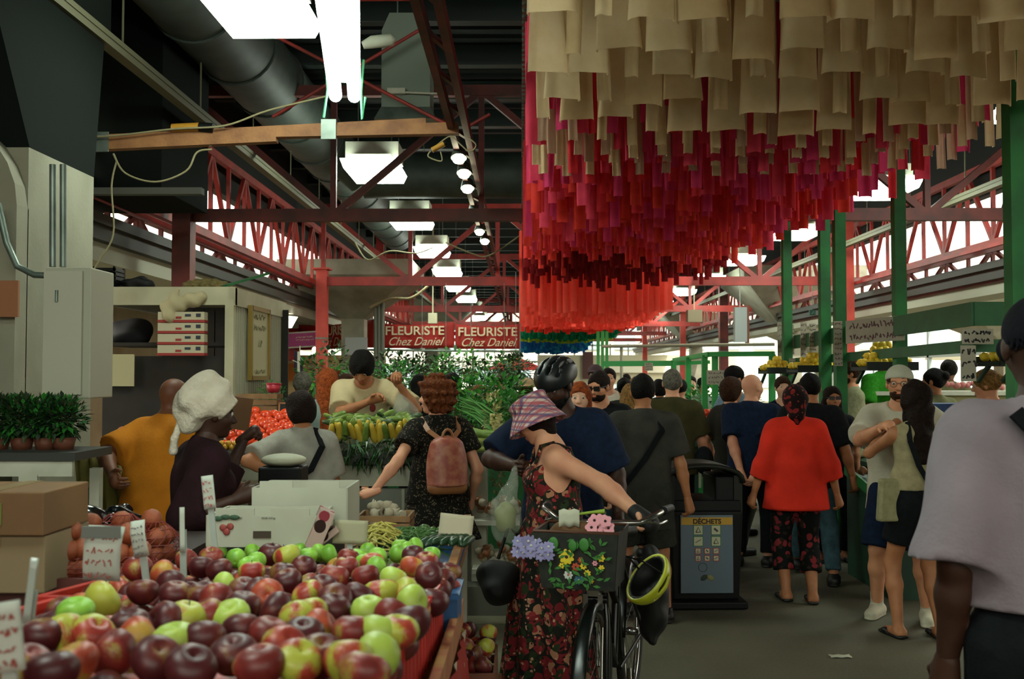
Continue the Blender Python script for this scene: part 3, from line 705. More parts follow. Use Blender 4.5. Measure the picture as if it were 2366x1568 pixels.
    for nm, sd_, cu in (('L', -1, handL), ('R', 1, handR)):
        if cu is None: continue
        e_, w = J[nm]; f = unit(w - e_); hn = V3(-sd_ * .8, .5, -.1)
        if isinstance(cu, tuple): f = unit(V3(*cu[1])); hn = V3(*cu[2]); cu_ = cu[0]
        else: cu_ = cu
        if abs(hn.dot(f)) > .9: hn = V3(0, 1, 0)
        HN = SDF(vhd if fingers else .008, .006); 
        # thumb side: for a hanging hand it faces forward
        n_ = unit(hn - f * hn.dot(f)); l = np.cross(f, n_); ts = 1 if l.dot(V3(0, 1, .6)) > 0 else -1
        hand_sdf(HN, w - f * .012, f, n_, s * (.9 if fem else 1) * (1 + (b - 1) * .3), cu_, ts); HN.cone(w - f * .03, w, .0245 * s * (.9 if fem else 1) * (1 + (b - 1) * .8), .025 * s * (.9 if fem else 1)); parts.append((HN, 0))
    ex = MB()
    for q in (-1, 1):
        ex.mat(1).ell(hp_(q * .031, .0775, .012), .0125 * hs, 10, 6); ex.mat(2).ell(hp_(q * .031, .086, .011), .0062 * hs, 8, 5)
        ex.mat(3)
        br = [hp_(q * (.014 + .012 * t), .0835 - .004 * t, .034 + .004 * math.sin(t * 1.2)) for t in range(4)]; ex.tube(br, .0042 * hs, 6)
    ex.mat(4).tube([hp_(-.022, .090, -.055), hp_(-.008, .0965, -.0525), hp_(0, .0965, -.0535), hp_(.008, .0965, -.0525), hp_(.022, .090, -.055)], [.002 * hs, .004 * hs, .004 * hs, .004 * hs, .002 * hs], 6)
    ex.tube([hp_(-.018, .090, -.061), hp_(0, .0955, -.064), hp_(.018, .090, -.061)], [.002 * hs, .0045 * hs, .002 * hs], 6)
    sk = skin_m(skin); hm = hair_m(hairc)
    root = sdf_obj('person', parts, [sk, mat('eye white', 'B8B4A6', .4), mat('iris', '20140C', .3), hm, mat('lips ' + skin, tuple(c * (1, .55, .55)[i] for i, c in enumerate(lin(SKIN[skin][0]))), .5)], None, ex)
    root.location = (x, y, zoff); root.rotation_euler.z = math.radians(yaw)
    tag(root, label, 'person')
    # ---- hair / headwear
    def hairobj():
        Hn = SDF(vh * 1.1, .02)
        ph = random.random() * 6; amp = {'curly': .0075, 'wavy': .005}.get(hair, .0022)
        fr = 120 if hair == 'curly' else 60
        Hn.disp = lambda X, Y, Z: amp * (np.sin(fr * X + ph + 3 * np.sin(20 * Z)) + np.sin(fr * Y + 2 * ph) * .7 + np.sin((fr * .9 if hair == 'curly' else 12) * Z + ph))
        t = {'short': .012, 'buzz': .005, 'curly': .044, 'bob': .02, 'long': .017, 'wavy': .022, 'bun': .014, 'fringe': .022, 'pony': .012}.get(hair, .012)
        Hn.ell(hp_(0, -.014, .03), np.array((.076 + t, .096 + t, .09 + t)) * hs, Rh, k=.001)
        low = {'short': -.06, 'buzz': -.05, 'fringe': -.05, 'curly': -.13, 'bob': -.1}.get(hair, -.2)
        if hair in ('bob', 'curly'): Hn.ell(hp_(0, -.03, -.03), np.array((.08 + t, .075 + t * .6, .09)) * hs, Rh)
        if hair in ('long', 'wavy'):
            Ln = .40 if hair == 'long' else .32
            e1 = hc + Rh @ (V3(0, -.05, -.05) * hs); e2 = e1 + Ru @ V3(0, -.05, -Ln * s) * 1.0
            Hn.cone(e1, e2, .075 * hs, .05 * hs, side=sdu, fl=1.35, k=.03)
            for q in (-1, 1): Hn.cone(hp_(q * .075, -.005, .0), hp_(q * .085, -.0, -.16), .022 * hs, .02 * hs, k=.02)
        if hair == 'bun': Hn.ell(hp_(.0, -.11, .06), np.array((.05, .045, .045)) * hs, Rh, k=.008)
        if hair == 'pony':
            Hn.cone(hp_(0, -.1, .04), hp_(0, -.17, -.0), .02 * hs, .03 * hs); Hn.cone(hp_(0, -.17, 0), hp_(0, -.16, -.18), .032 * hs, .012 * hs)
        yf = .018 if hair in ('fringe',) else .0
        Hn.ell(hp_(0, .13 + yf, -.035 - yf), np.array((.072, .115, .1)) * hs, Rh, k=.001, sub=True)
        Hn.cut(hp_(0, .05, low), Rh @ V3(0, .0, -1)) if hair not in ('long', 'wavy') else None
        Hn.cut(hp_(0, .062 + yf, -.01), Rh @ V3(0, 1, -.45))
        return sdf_obj('hair', [(Hn, 0)], [hm], root)
    if hair not in ('bald', 'none', 'wrap', 'bucket'): hairobj()
    if beard:
        Bd = SDF(vh, .008); Bd.ell(hp_(0, .034, -.06), np.array((.062, .066, .052)) * hs, Rh)
        Bd.ell(hp_(0, .07, -.03), np.array((.05, .055, .026)) * hs, Rh, k=.001, sub=True); Bd.cone(hp_(-.028, .083, -.045), hp_(.028, .083, -.045), .0075 * hs, .0075 * hs); Bd.cut(hp_(0, -.005, 0), Rh @ V3(0, -1, 0)); Bd.cut(hp_(0, 0, -.02), Rh @ V3(0, 0, 1))
        bo = sdf_obj('beard', [(Bd, 0)], [hair_m(beard)], root)
    if glasses:
        m = MB(); rim = mat('glasses rim', '14110E', .4)
        for q in (-1, 1):
            if glasses == 'sun': m.box(hp_(q * .033, .103, .012), (.052 * hs, .008 * hs, .036 * hs), Matrix(Rh.tolist()))
            else: m.tube([hp_(q * .033 + .022 * math.cos(t * PI / 6), .101, .01 + .02 * math.sin(t * PI / 6)) for t in range(13)], .0016 * hs, 5)
            m.bar(hp_(q * .055, .1, .018), hp_(q * .084, .0, .012), .004, .006)
        m.bar(hp_(-.012, .106, .016), hp_(.012, .106, .016), .005)
        go = m.build('sunglasses' if glasses == 'sun' else 'glasses', rim if glasses == 'sun' else mat('glasses wire', '5A4A38', .3, .5), root)
    # ---- clothes
    dsp = lambda amp, sc=1.0, phs=random.random() * 9: (lambda X, Y, Z: amp * (np.sin(23 * sc * X + 9 * Z + phs) * np.sin(11 * Z * sc + 6 * X + phs) + .6 * np.sin(17 * sc * Y + 13 * Z + phs)))
    if top:
        T = SDF(vb * .85, .028); e = top.get('ease', .014); lo = top.get('hem', -.06)
        torso(T, e, wa=top.get('boxy', .012))
        T.cone(waist, P0 + V3(0, 0, min(lo, -.02) * H - .05), .08 * b * s + e, .098 * b * s + e + top.get('flare', .01), side=sdv, fl=1.58 * hipw)
        if top.get('sleeve', .38) > 0:
            for nm in 'LR': limb(T, nm, e + top.get('loose', .004), top.get('sleeve', .38))
        T.disp = dsp(top.get('fold', .004)); T.cut(P0 + Rl @ V3(0, 0, lo * H), Rl @ V3(0, 0, -1))
        if top.get('tank'):
            T.cut(neck + Ru @ V3(0, .0, -.03 * H), Ru @ V3(0, .35, 1))
            for nm, q in (('L', -1), ('R', 1)): T.cut(neck + Ru @ V3(q * .072 * H * bw, 0, 0), Ru @ V3(q, 0, .25))
        else: T.ell(neck + Ru @ V3(0, .045 * s, .045), (.078 * s,) * 3, k=.001, sub=True); T.cut(neck + Ru @ V3(0, 0, .022 * H), Ru @ V3(0, .15, 1))
        to = sdf_obj(top.get('name', 'shirt'), [(T, 0)], [top['m']], root)
    if bottom:
        T = SDF(vb * .85, .025); e = bottom.get('ease', .014); kd = bottom.get('kind', 'trousers')
        if kd in ('trousers', 'shorts'):
            T.cone(P0 + V3(0, 0, -.03 * H), P0 + Rl @ V3(0, 0, .065 * H), .086 * b * s + e, .078 * b * s + e, side=sdv, fl=1.62 * hipw, cutb=True)
            for nm in 'LR': leg(T, nm, e, bottom.get('frac', .95), bottom.get('flare', .006))
            T.disp = dsp(.0035)
        else:
            zh = bottom.get('z', .3) * H; T.cone(P0 + Rl @ V3(0, 0, .08 * H), P0, .075 * b * s + e, .098 * b * s + e, side=sdv, fl=1.55)
            T.cone(P0, V3(P0[0] + bottom.get('dx', 0), P0[1] * .5, zh), .098 * b * s + e, .1 * s + e + bottom.get('flare', .05), side=sdv, fl=1.5, cutb=True)
            T.disp = lambda X, Y, Z: bottom.get('pleat', .01) * np.clip((P0[2] - Z) * 3, 0, 1) * np.sin(9 * np.arctan2(Y, X) + 4 * Z)
        bo = sdf_obj(bottom.get('name', kd), [(T, 0)], [bottom['m']], root)
    if shoes:
        for nm in 'LR':
            hp, kn, an = lg[nm]; fd = unit(V3(.12 if nm == 'R' else -.12, 1, 0)); sdd = np.cross(fd, V3(0, 0, 1)); z0 = an[2] - .045 * H
            T = SDF(max(vb * .6, .008), .02)
            if shoes[0] == 'sandal':
                a = an - fd * .05 * s; a[2] = z0 + .014; q = an + fd * .17 * s; q[2] = z0 + .012; T.cone(a, q, .014, .014, side=sdd, fl=3.0, k=.002); m2 = an + fd * .1 * s; m2[2] = z0 + .03; T.cone(m2 - sdd * .04, m2 + sdd * .04, .016, .016, side=fd, fl=1.5, k=.004); T.cut((0, 0, z0), (0, 0, -1))
            else:
                a = an - fd * .035 * s; a[2] = z0 + .04; q = an + fd * .15 * s; q[2] = z0 + .034; T.cone(a, q, .046 * s, .036 * s, side=sdd, fl=1.15); T.cone(V3(an[0], an[1], z0 + .05), an + V3(0, 0, .02), .046 * s, .042 * s, cutb=True)
                T.cone(V3(a[0], a[1], z0 + .01), V3(q[0], q[1], z0 + .01), .05 * s, .043 * s, side=V3(0, 0, 1), fl=.3, k=.002); T.cut((0, 0, z0 - .002), (0, 0, -1))
            sdf_obj('sandal' if shoes[0] == 'sandal' else 'shoe', [(T, 0)], [shoes[1]], root)
    info = dict(root=root, neck=neck, chest=chest, waist=waist, P0=P0, sh=sh, J=J, hc=hc, Rh=Rh, Ru=Ru, Rl=Rl, hs=hs, s=s, hp=hp_, lg=lg, H=H, vh=vh, sdf=SDF, sdu=sdu)
    return info
def part_sdf(I, name, build, m, vox=None, k=.015):
    T = SDF(vox or I['vh'], k); build(T); return sdf_obj(name, [(T, 0)], m if isinstance(m, list) else [m], I['root'])
def strap(I, name, pts, w, m, t=.006):
    b = MB(); P = [Vector(p) for p in pts]
    for a, c in zip(P, P[1:]):
        n = Vector((0, 1, 0)); b.bar(a - (c - a) * .03, c + (c - a) * .03, w, t, up=(a + c - 2 * Vector(I['chest'])))
    return b.build(name, m, I['root'])
def local(I, wp):                                   # a point of the hall in a figure's own frame
    r = I['root'] if isinstance(I, dict) else I; return r.matrix_world.inverted() @ wp
def tow(x, y, yaw, wp, zoff=0):
    v = Vector(wp) - Vector((x, y, zoff)); a = -math.radians(yaw); c, s = math.cos(a), math.sin(a)
    return (v.x * c - v.y * s, v.x * s + v.y * c, v.z)
# ---- everyone in the hall
def X_(px, d): return W(px, 868, d).x
c_ = cloth
denim = c_('blue denim', '2A3D46', '364E58', scale=12); blackc = c_('black', '0C1012', '121618'); charc = c_('charcoal', '2B2D28', '33352F', scale=20)
navy = c_('navy', '101B2C', '15223A'); ivory = c_('ivory', 'C2B48C', 'B0A27C', scale=5); white_c = c_('off white', 'AEAA94', 'BEBAA6', scale=6)
blk = mat('black rubber', '0A0B0A', .5)
def P(label, px, d, yaw, H, **kw): return person(label, X_(px, d), d, yaw, H, **kw)
def tgt(px0, d, yaw, px, py, dd): return tow(X_(px0, d), d, yaw, W(px, py, dd))
# right foreground man
I = P('person in a loose lilac grey T-shirt and black cap, close at the right edge', 2412, 2.62, -8, 1.83, bulk=1.0, sw=.9, skin='dark', hair='none', lod=0,
      armL=(-.23, .05, .86), head=(4, 4), top=dict(m=c_('lilac grey', '857A80', '786E74', scale=4), ease=.022, loose=.03, sleeve=.52, hem=.04, fold=.008, boxy=.02, flare=.02), bottom=dict(m=blackc), shoes=('shoe', blk), handL=.4)
def capf(T):
    hp = I['hp']; T.ell(hp(0, -.01, .035), np.array((.092, .112, .098)), I['Rh'], k=.001); T.cut(hp(0, 0, -.03), I['Rh'] @ V3(0, -.1, -1)); T.cone(hp(0, .07, .02), hp(0, .15, .01), .04, .05, side=I['Rh'] @ V3(1, 0, 0), fl=1.4, k=.01); T.ell(hp(0, -.01, .02), np.array((.082, .102, .09)), I['Rh'], k=.001, sub=True)
part_sdf(I, 'cap', capf, c_('cap black', '0B0C12', '101018'))
n = I['neck']; strap(I, 'shoulder_strap', [n + I['Ru'] @ V3(-.1, -.105, .0), n + I['Ru'] @ V3(.0, -.15, -.12), n + I['Ru'] @ V3(.12, -.165, -.28), n + I['Ru'] @ V3(.2, -.15, -.42)], .04, blackc, .01)
# woman in the plaid hat holding the bicycle
hx, hd = 1268, 5.0
floral = mat('dark floral fabric', '1C1712', .85); 
def print_mat(name, base, cols, scale, w=.18, rough=.85):
    m = bpy.data.materials.new(name); m.use_nodes = True; N = m.node_tree.nodes; L = m.node_tree.links; b = N['Principled BSDF']; b.inputs['Roughness'].default_value = rough
    b.inputs['Specular IOR Level'].default_value = .15
    tc = N.new('ShaderNodeTexCoord'); nz = N.new('ShaderNodeTexNoise'); nz.inputs['Scale'].default_value = scale; nz.inputs['Detail'].default_value = 1
    mxv = N.new('ShaderNodeMixRGB'); mxv.inputs[0].default_value = .06; L.new(tc.outputs['Object'], mxv.inputs[1]); L.new(nz.outputs['Color'], mxv.inputs[2]); L.new(tc.outputs['Object'], nz.inputs['Vector'])
    prev = None
    for i, (c, sc, th) in enumerate(cols):
        vo = N.new('ShaderNodeTexVoronoi'); vo.inputs['Scale'].default_value = sc; L.new(mxv.outputs[0], vo.inputs['Vector'])
        cr = N.new('ShaderNodeValToRGB'); cr.color_ramp.interpolation = 'CONSTANT' if rough > .8 else 'LINEAR'
        cr.color_ramp.elements[0].color = (1, 1, 1, 1); cr.color_ramp.elements[1].position = th; cr.color_ramp.elements[1].color = (0, 0, 0, 1)
        L.new(vo.outputs['Distance'], cr.inputs['Fac']); mx = N.new('ShaderNodeMixRGB'); L.new(cr.outputs['Color'], mx.inputs[0])
        if prev is None: mx.inputs[1].default_value = (*lin(base), 1)
        else: L.new(prev, mx.inputs[1])
        mx.inputs[2].default_value = (*lin(c), 1); prev = mx.outputs[0]
    L.new(prev, b.inputs['Base Color']); return m
floral = print_mat('dark floral fabric', '1B1A14', [('6A1E20', 17, .46), ('24301A', 22, .36), ('9A6A50', 15, .30), ('7E282A', 30, .30), ('B08468', 34, .2), ('1A1210', 38, .2)], 14)
I = P('person in a plaid bucket hat and long dark floral dress holding the bicycle', hx, hd, 98, 1.545, bulk=1.46, fem=True, skin='pink', hair='bucket', lean=-8, hunch=20, head=(36, 30), sw=1.02,
      armL=tgt(hx, hd, 98, 1478, 1190, 4.56), elbL=(-.3, -1, .1), armR=(.17, .0, .74), handL=(1.1, (-.6, -.55, -.5), (-.2, .4, -1)), handR=.6, feet=((-.06, -.02), (.06, -.06)),
      top=dict(name='bodice', m=floral, tank=True, sleeve=0, hem=-.02, ease=.012), bottom=dict(kind='skirt', z=.03, ease=.018, flare=.12, pleat=.02, m=floral), shoes=('sandal', blk))
plaid = bpy.data.materials.new('plaid cotton'); plaid.use_nodes = True
N = plaid.node_tree.nodes; Lk = plaid.node_tree.links; bs = N['Principled BSDF']; bs.inputs['Roughness'].default_value = .9; tc = N.new('ShaderNodeTexCoord'); prev = None
for (dr, c, sc, th) in (('X', 'A84A58', 11, .55), ('Z', 'A84A58', 11, .55), ('X', '3C4670', 8.3, .78), ('Z', '3C4670', 8.3, .78), ('DIAGONAL', '96303C', 13, .85)):
    wv = N.new('ShaderNodeTexWave'); wv.bands_direction = dr; wv.inputs['Scale'].default_value = sc; wv.inputs['Distortion'].default_value = .6; Lk.new(tc.outputs['Object'], wv.inputs['Vector'])
    cr = N.new('ShaderNodeValToRGB'); cr.color_ramp.elements[0].position = th; cr.color_ramp.elements[0].color = (0, 0, 0, 1); cr.color_ramp.elements[1].position = th + .15; cr.color_ramp.elements[1].color = (.7, .7, .7, 1)
    Lk.new(wv.outputs['Fac'], cr.inputs['Fac']); mx = N.new('ShaderNodeMixRGB'); Lk.new(cr.outputs['Color'], mx.inputs[0])
    if prev is None: mx.inputs[1].default_value = (*lin('C4B2A8'), 1)
    else: Lk.new(prev, mx.inputs[1])
    mx.inputs[2].default_value = (*lin(c), 1); prev = mx.outputs[0]
Lk.new(prev, bs.inputs['Base Color'])
def hatf(T):
    hp = I['hp']; R = I['Rh']; T.cone(hp(0, -.015, .02), hp(0, -.02, .125), .104, .08, k=.02, side=R @ V3(0, 1, 0), fl=1.12, cutb=True, cuta=True); T.ell(hp(0, -.02, .118), np.array((.083, .093, .02)), R, k=.02)
    T.cone(hp(0, -.012, .045), hp(0, 0, -.04), .1, .142, side=R @ V3(0, 1, 0), fl=1.08, k=.005, cutb=True, cuta=True)
    T.cone(hp(0, -.012, .05), hp(0, 0, -.05), .088, .134, side=R @ V3(0, 1, 0), fl=1.08, k=.001, sub=True)
part_sdf(I, 'bucket_hat', hatf, plaid, vox=.006)
hp = I['hp']; 
def hrf(T): T.ell(hp(0, -.02, .02), np.array((.083, .1, .09)), I['Rh']); T.cone(hp(0, -.06, -.02), hp(0, -.05, -.09), .05, .035); T.cut(hp(0, .03, 0), I['Rh'] @ V3(0, 1, -.2))
part_sdf(I, 'hair', hrf, hair_m('darkbrown'))
hatwoman = I
for q in (-1, 1):
    s0 = I['neck'] + I['Ru'] @ V3(q * .075, -.005, -.005)
    strap(I, 'dress_strap', [I['chest'] + I['Ru'] @ V3(q * .07, .11, .09), I['neck'] + I['Ru'] @ V3(q * .078, .055, .012), s0 + V3(0, 0, .02), I['neck'] + I['Ru'] @ V3(q * .07, -.08, -.03), I['chest'] + I['Ru'] @ V3(q * .065, -.105, .06)], .018, floral, .008)
def glovef(T):
    e_, w = I['J']['L']; f = unit(V3(-.6, -.55, -.5)); T.cone(w - unit(w - e_) * .02, w + f * .07, .034, .042, side=np.cross(f, V3(0, 0, 1)), fl=1.1, k=.01)
part_sdf(I, 'glove', glovef, mat('black glove', '0D0C0C', .7))
# helmeted man behind her
md = 5.55
I = P('person in a navy T-shirt and black bicycle helmet looking down beside the plaid hat', 1300, md, 172, 1.71, bulk=1.2, skin='dark', hair='buzz', beard='black', head=(26, 22), hunch=6,
      armR=tgt(1300, md, 172, 1196, 1078, 5.25), elbR=(.7, .2, -.5), armL=(-.3, .1, .86), top=dict(m=navy, ease=.02, loose=.016, sleeve=.46, boxy=.02), bottom=dict(m=blackc), shoes=('shoe', blk), handR=1.0)
def helmf(T):
    hp = I['hp']; R = I['Rh']; T.ell(hp(0, -.015, .055), np.array((.108, .142, .098)), R, k=.001); T.ell(hp(0, -.01, .03), np.array((.088, .11, .1)), R, k=.001, sub=True)
    for a in (-.062, -.022, .022, .062):
        for (y, z, l) in ((.075, .135, .04), (-.0, .155, .045), (-.085, .13, .04)):
            T.ell(hp(a * 1.15, y, z - abs(a) * .35), np.array((.011, l, .028)), R, k=.001, sub=True)
    T.cut(hp(0, 0, .02), R @ V3(0, -.05, -1))
part_sdf(I, 'bicycle_helmet', helmf, mat('helmet black', '12181A', .4), vox=.006)
hp = I['hp']
for q in (-1, 1): strap(I, 'chin_strap', [hp(q * .085, .02, .03), hp(q * .078, .02, -.05), hp(q * .02, .05, -.118)], .014, blackc, .004)
helmetman = I
# left stall shoppers
I = P('person in a white knotted headwrap and dark maroon top facing the produce', 462, 4.55, -58, 1.57, bulk=1.12, fem=True, skin='dark', hair='wrap', hunch=8, head=(6, 6),
      armL=tgt(468, 4.55, -58, 572, 1010, 5.0), elbL=(-.4, .3, -1), armR=tgt(468, 4.55, -58, 560, 1150, 4.35), elbR=(.6, .1, -.8), handL=(1.0, (.2, .7, .5), (0, -.4, -1)), top=dict(m=c_('dark maroon', '1E0E10', '28131A', scale=9), sleeve=.7, ease=.022, loose=.012, hem=-.1, fold=.006, flare=.03), bottom=dict(m=blackc), shoes=('shoe', blk))
def wrapf(T):
    hp = I['hp']; R = I['Rh']; T.ell(hp(0, -.03, .05), np.array((.1, .12, .095)), R); T.ell(hp(.01, -.1, .06), np.array((.088, .09, .09)), R, k=.03); T.ell(hp(0, -.05, .14), np.array((.075, .08, .06)), R, k=.03); T.ell(hp(0, -.11, -.03), np.array((.075, .06, .07)), R, k=.03)
    T.cut(hp(0, .055, .02), R @ V3(0, 1, -.75))
    T.disp = lambda X, Y, Z: .0055 * (np.sin(60 * X + 30 * Z) + np.sin(50 * Y - 45 * Z + 8 * X))
part_sdf(I, 'headwrap', wrapf, c_('headwrap white', 'B5AD9A', 'C4BDAA', scale=14, bump=.4), vox=.007)
def tailf(T): hp = I['hp']; T.cone(hp(0, -.14, -.02), hp(.01, -.17, -.14), .022, .014); T.cone(hp(.01, -.17, -.14), hp(.0, -.165, -.2), .014, .02)
part_sdf(I, 'headwrap_tail', tailf, c_('headwrap white', 'B5AD9A'))
I = P('bald person in a mustard orange T-shirt and pale trousers, back turned at the left stalls', 348, 5.85, -28, 1.64, bulk=1.22, skin='brown', hair='bald', lean=10, hunch=12, head=(-6, 8),
      armL=tgt(348, 5.85, -28, 262, 1098, 5.6), elbL=(-1, -.3, .1), armR=(.2, .45, .95), top=dict(m=c_('mustard', 'B5711A', 'A66617', scale=8), sleeve=.44, ease=.02, loose=.014, hem=-.07, boxy=.02), bottom=dict(m=c_('pale trousers', '8F9086', '9D9E92', scale=5)), shoes=('shoe', blk))
gx = 702
I = P('person in a heather grey T-shirt with a black sling bag by the tomatoes', gx, 6.25, 18, 1.53, bulk=1.12, fem=True, skin='tan', hair='bob', hairc='darkbrown', head=(-25, 10), hunch=6,
      armL=tgt(gx, 6.25, 18, 655, 1100, 6.1), elbL=(-.8, -.5, -.2), armR=(.22, .1, .72), top=dict(m=c_('heather grey', '9B9A8E', '85847A', scale=10), sleeve=.42, ease=.016, loose=.012, hem=-.07), bottom=dict(m=denim), shoes=('shoe', white_c))
strap(I, 'sling_strap', [I['neck'] + V3(.07, -.03, .02), I['neck'] + V3(.1, -.12, -.08), I['chest'] + V3(.03, -.145, -.02), I['waist'] + V3(-.1, -.13, .02), I['P0'] + V3(-.19, -.02, .06)], .035, blackc, .012)
def bagf(T): T.ell(I['P0'] + V3(-.21, .02, .06), (.055, .075, .075))
part_sdf(I, 'sling_bag', bagf, blackc, vox=.012)
vx, vd = 850, 8.4
I = P('vendor in an ivory T-shirt with black hair bending over the zucchini', vx, vd, 178, 1.78, bulk=1.0, skin='tan', hair='fringe', hairc='black', lean=10, hunch=12, head=(0, 38),
      armR=tgt(vx, vd, 178, 858, 955, 8.0), elbR=(1, -.3, -.3), armL=tgt(vx, vd, 178, 918, 912, 8.1), elbL=(-.6, -.4, -1), handL=(.9, (0, .6, .6), (0, -.4, -1)), top=dict(m=ivory, sleeve=.46, ease=.022, loose=.02, boxy=.02), bottom=dict(m=charc), shoes=('shoe', blk), zoff=.1)
def prf(T): c = I['chest'] + I['Ru'] @ V3(-.075, .127, .06); T.ell(c, (.024, .012, .032), k=.001)
part_sdf(I, 'shirt_emblem', prf, mat('dark red print', '7E2420', .8), vox=.005)
cx_ = 1012
tweed = print_mat('dark speckled dress', '12120E', [('5C5240', 60, .28), ('3B3428', 45, .25)], 20)
I = P('person with curly auburn hair in a dark speckled dress wearing a small pink backpack', cx_, 6.6, 22, 1.6, bulk=1.1, fem=True, skin='pink', hair='curly', hairc='auburn', head=(-58, 2),
      armL=tgt(cx_, 6.6, 22, 862, 1136, 6.25), elbL=(-.5, -.6, -.6), armR=(.24, .05, .8), handL=(.35, (-.9, .2, -.25), (0, -.3, 1)), feet=((-.05, .05), (.13, -.04)), top=dict(name='bodice', m=tweed, sleeve=.3, ease=.016, loose=.016, hem=-.02), bottom=dict(kind='skirt', z=.36, m=tweed, flare=.08, ease=.02), shoes=('shoe', blk))
def bpf(T):
    c = I['chest']; T.ell(c + V3(0, -.19, -.07), (.12, .065, .15)); T.cone(c + V3(0, -.18, .05), c + V3(0, -.2, -.2), .06, .075, side=(1, 0, 0), fl=1.75, k=.03, cutb=True)
bpk = part_sdf(I, 'backpack', bpf, mat('pink leather', '8E4438', .5, col2='A66A50', scale=22), vox=.01)
part_sdf(I, 'backpack_base', lambda T: T.cone(I['chest'] + V3(-.08, -.2, -.2), I['chest'] + V3(.08, -.2, -.2), .05, .05, k=.01), mat('tan leather', '8A5A34', .5), vox=.01)
b = MB(); c = Vector(I['chest']) + Vector((0, -.2, .09)); b.tube([c + Vector((.035 * math.cos(t * PI / 8), 0, .06 * math.sin(t * PI / 8))) for t in range(9)], .009, 8); b.build('backpack_handle', mat('tan leather', '8A5A34'), I['root'])
for q in (-1, 1): strap(I, 'backpack_strap', [I['chest'] + V3(q * .03, -.18, .08), I['neck'] + V3(q * .1, -.115, -.06), I['neck'] + V3(q * .12, -.02, .015), I['neck'] + V3(q * .12, .07, -.06)], .03, mat('tan leather', '8A5A34'), .01)
# centre group
I = P('person in a charcoal T-shirt with a black diagonal strap, back turned near the waste bin', 1485, 6.95, -2, 1.63, bulk=1.0, skin='tan', hair='short', hairc='black', feet=((-.12, .05), (.14, -.1)), armL=(-.3, .02, .8), armR=(.3, .0, .76),
      top=dict(m=c_('charcoal melange', '3A3A34', '2F302B', scale=9), sleeve=.42, ease=.024, loose=.016, hem=-.16, boxy=.02), bottom=dict(kind='shorts', frac=.46, m=charc, ease=.03), shoes=('shoe', blk), head=(0, 3))
strap(I, 'diagonal_strap', [I['neck'] + V3(.09, -.02, .02), I['neck'] + V3(.115, -.11, -.1), I['waist'] + V3(.0, -.15, .05), I['P0'] + V3(-.15, -.14, .02)], .04, blackc, .01)
rd = print_mat('red blouse', 'B32A1C', [('A02418', 12, .4)], 4)
I = P('person in a bright red blouse and dark floral cropped trousers with a patterned headscarf', 1836, 7.45, -4, 1.55, bulk=1.12, fem=True, skin='tan', hair='wrap', feet=((-.07, .02), (.1, -.06)), armL=(-.3, .0, .74), armR=(.3, .0, .72),
      top=dict(name='blouse', m=c_('poppy red', 'D2301F', 'BC2A1B', scale=6), sleeve=.72, ease=.018, loose=.016, hem=-.1, boxy=.022, flare=.03, fold=.005), bottom=dict(m=print_mat('floral trousers', '0E1210', [('7A2A2E', 16, .36), ('2A2018', 20, .3)], 9), frac=.8, ease=.02, flare=.014), shoes=('sandal', blk))
def scf(T):
    hp = I['hp']; R = I['Rh']; T.ell(hp(0, -.015, .03), np.array((.088, .11, .1)), R); T.cone(hp(0, -.06, .02), hp(0, -.09, -.1), .08, .055, side=R @ V3(1, 0, 0), fl=1.1, k=.02); T.cut(hp(0, .05, 0), R @ V3(0, 1, -.5)); T.cone(hp(0, -.1, -.1), hp(0, -.1, -.17), .03, .02)
part_sdf(I, 'headscarf', scf, print_mat('scarf print', '160A0A', [('6E1E1C', 22, .4), ('8A3A2A', 34, .2)], 12), vox=.008)
px_ = 1735
I = P('bald person in a navy polo shirt with hands clasped behind the back', px_, 8.8, -22, 1.64, bulk=1.18, skin='pink', hair='bald', head=(32, 0), armL=(-.05, -.2, .78), elbL=(-1, -.3, .1), armR=(.06, -.2, .78), elbR=(1, -.3, .1), feet=((-.12, 0), (.12, .05)),
      top=dict(m=navy, sleeve=.42, ease=.022, loose=.014, hem=-.08, boxy=.02), bottom=dict(m=blackc), shoes=('shoe', blk))
I = P('person in a black T-shirt and faded jeans stepping past the red blouse', 1872, 8.25, -16, 1.64, bulk=1.12, skin='tan', hair='short', hairc='black', feet=((-.12, .3), (.16, -.2)), armR=(.32, .05, .78), top=dict(m=blackc, sleeve=.46, ease=.022, loose=.016, hem=-.08), bottom=dict(m=c_('faded jeans', '3E5A62', '2C454C', scale=14)), shoes=('shoe', blk), lod=1)
I = P('person with long dark hair and black sunglasses facing the aisle by the green stall', 1922, 9.1, 178, 1.53, fem=True, skin='tan', hair='long', hairc='darkbrown', glasses='sun', top=dict(m=blackc, sleeve=.4), bottom=dict(m=blackc), shoes=('sandal', blk), lod=1)
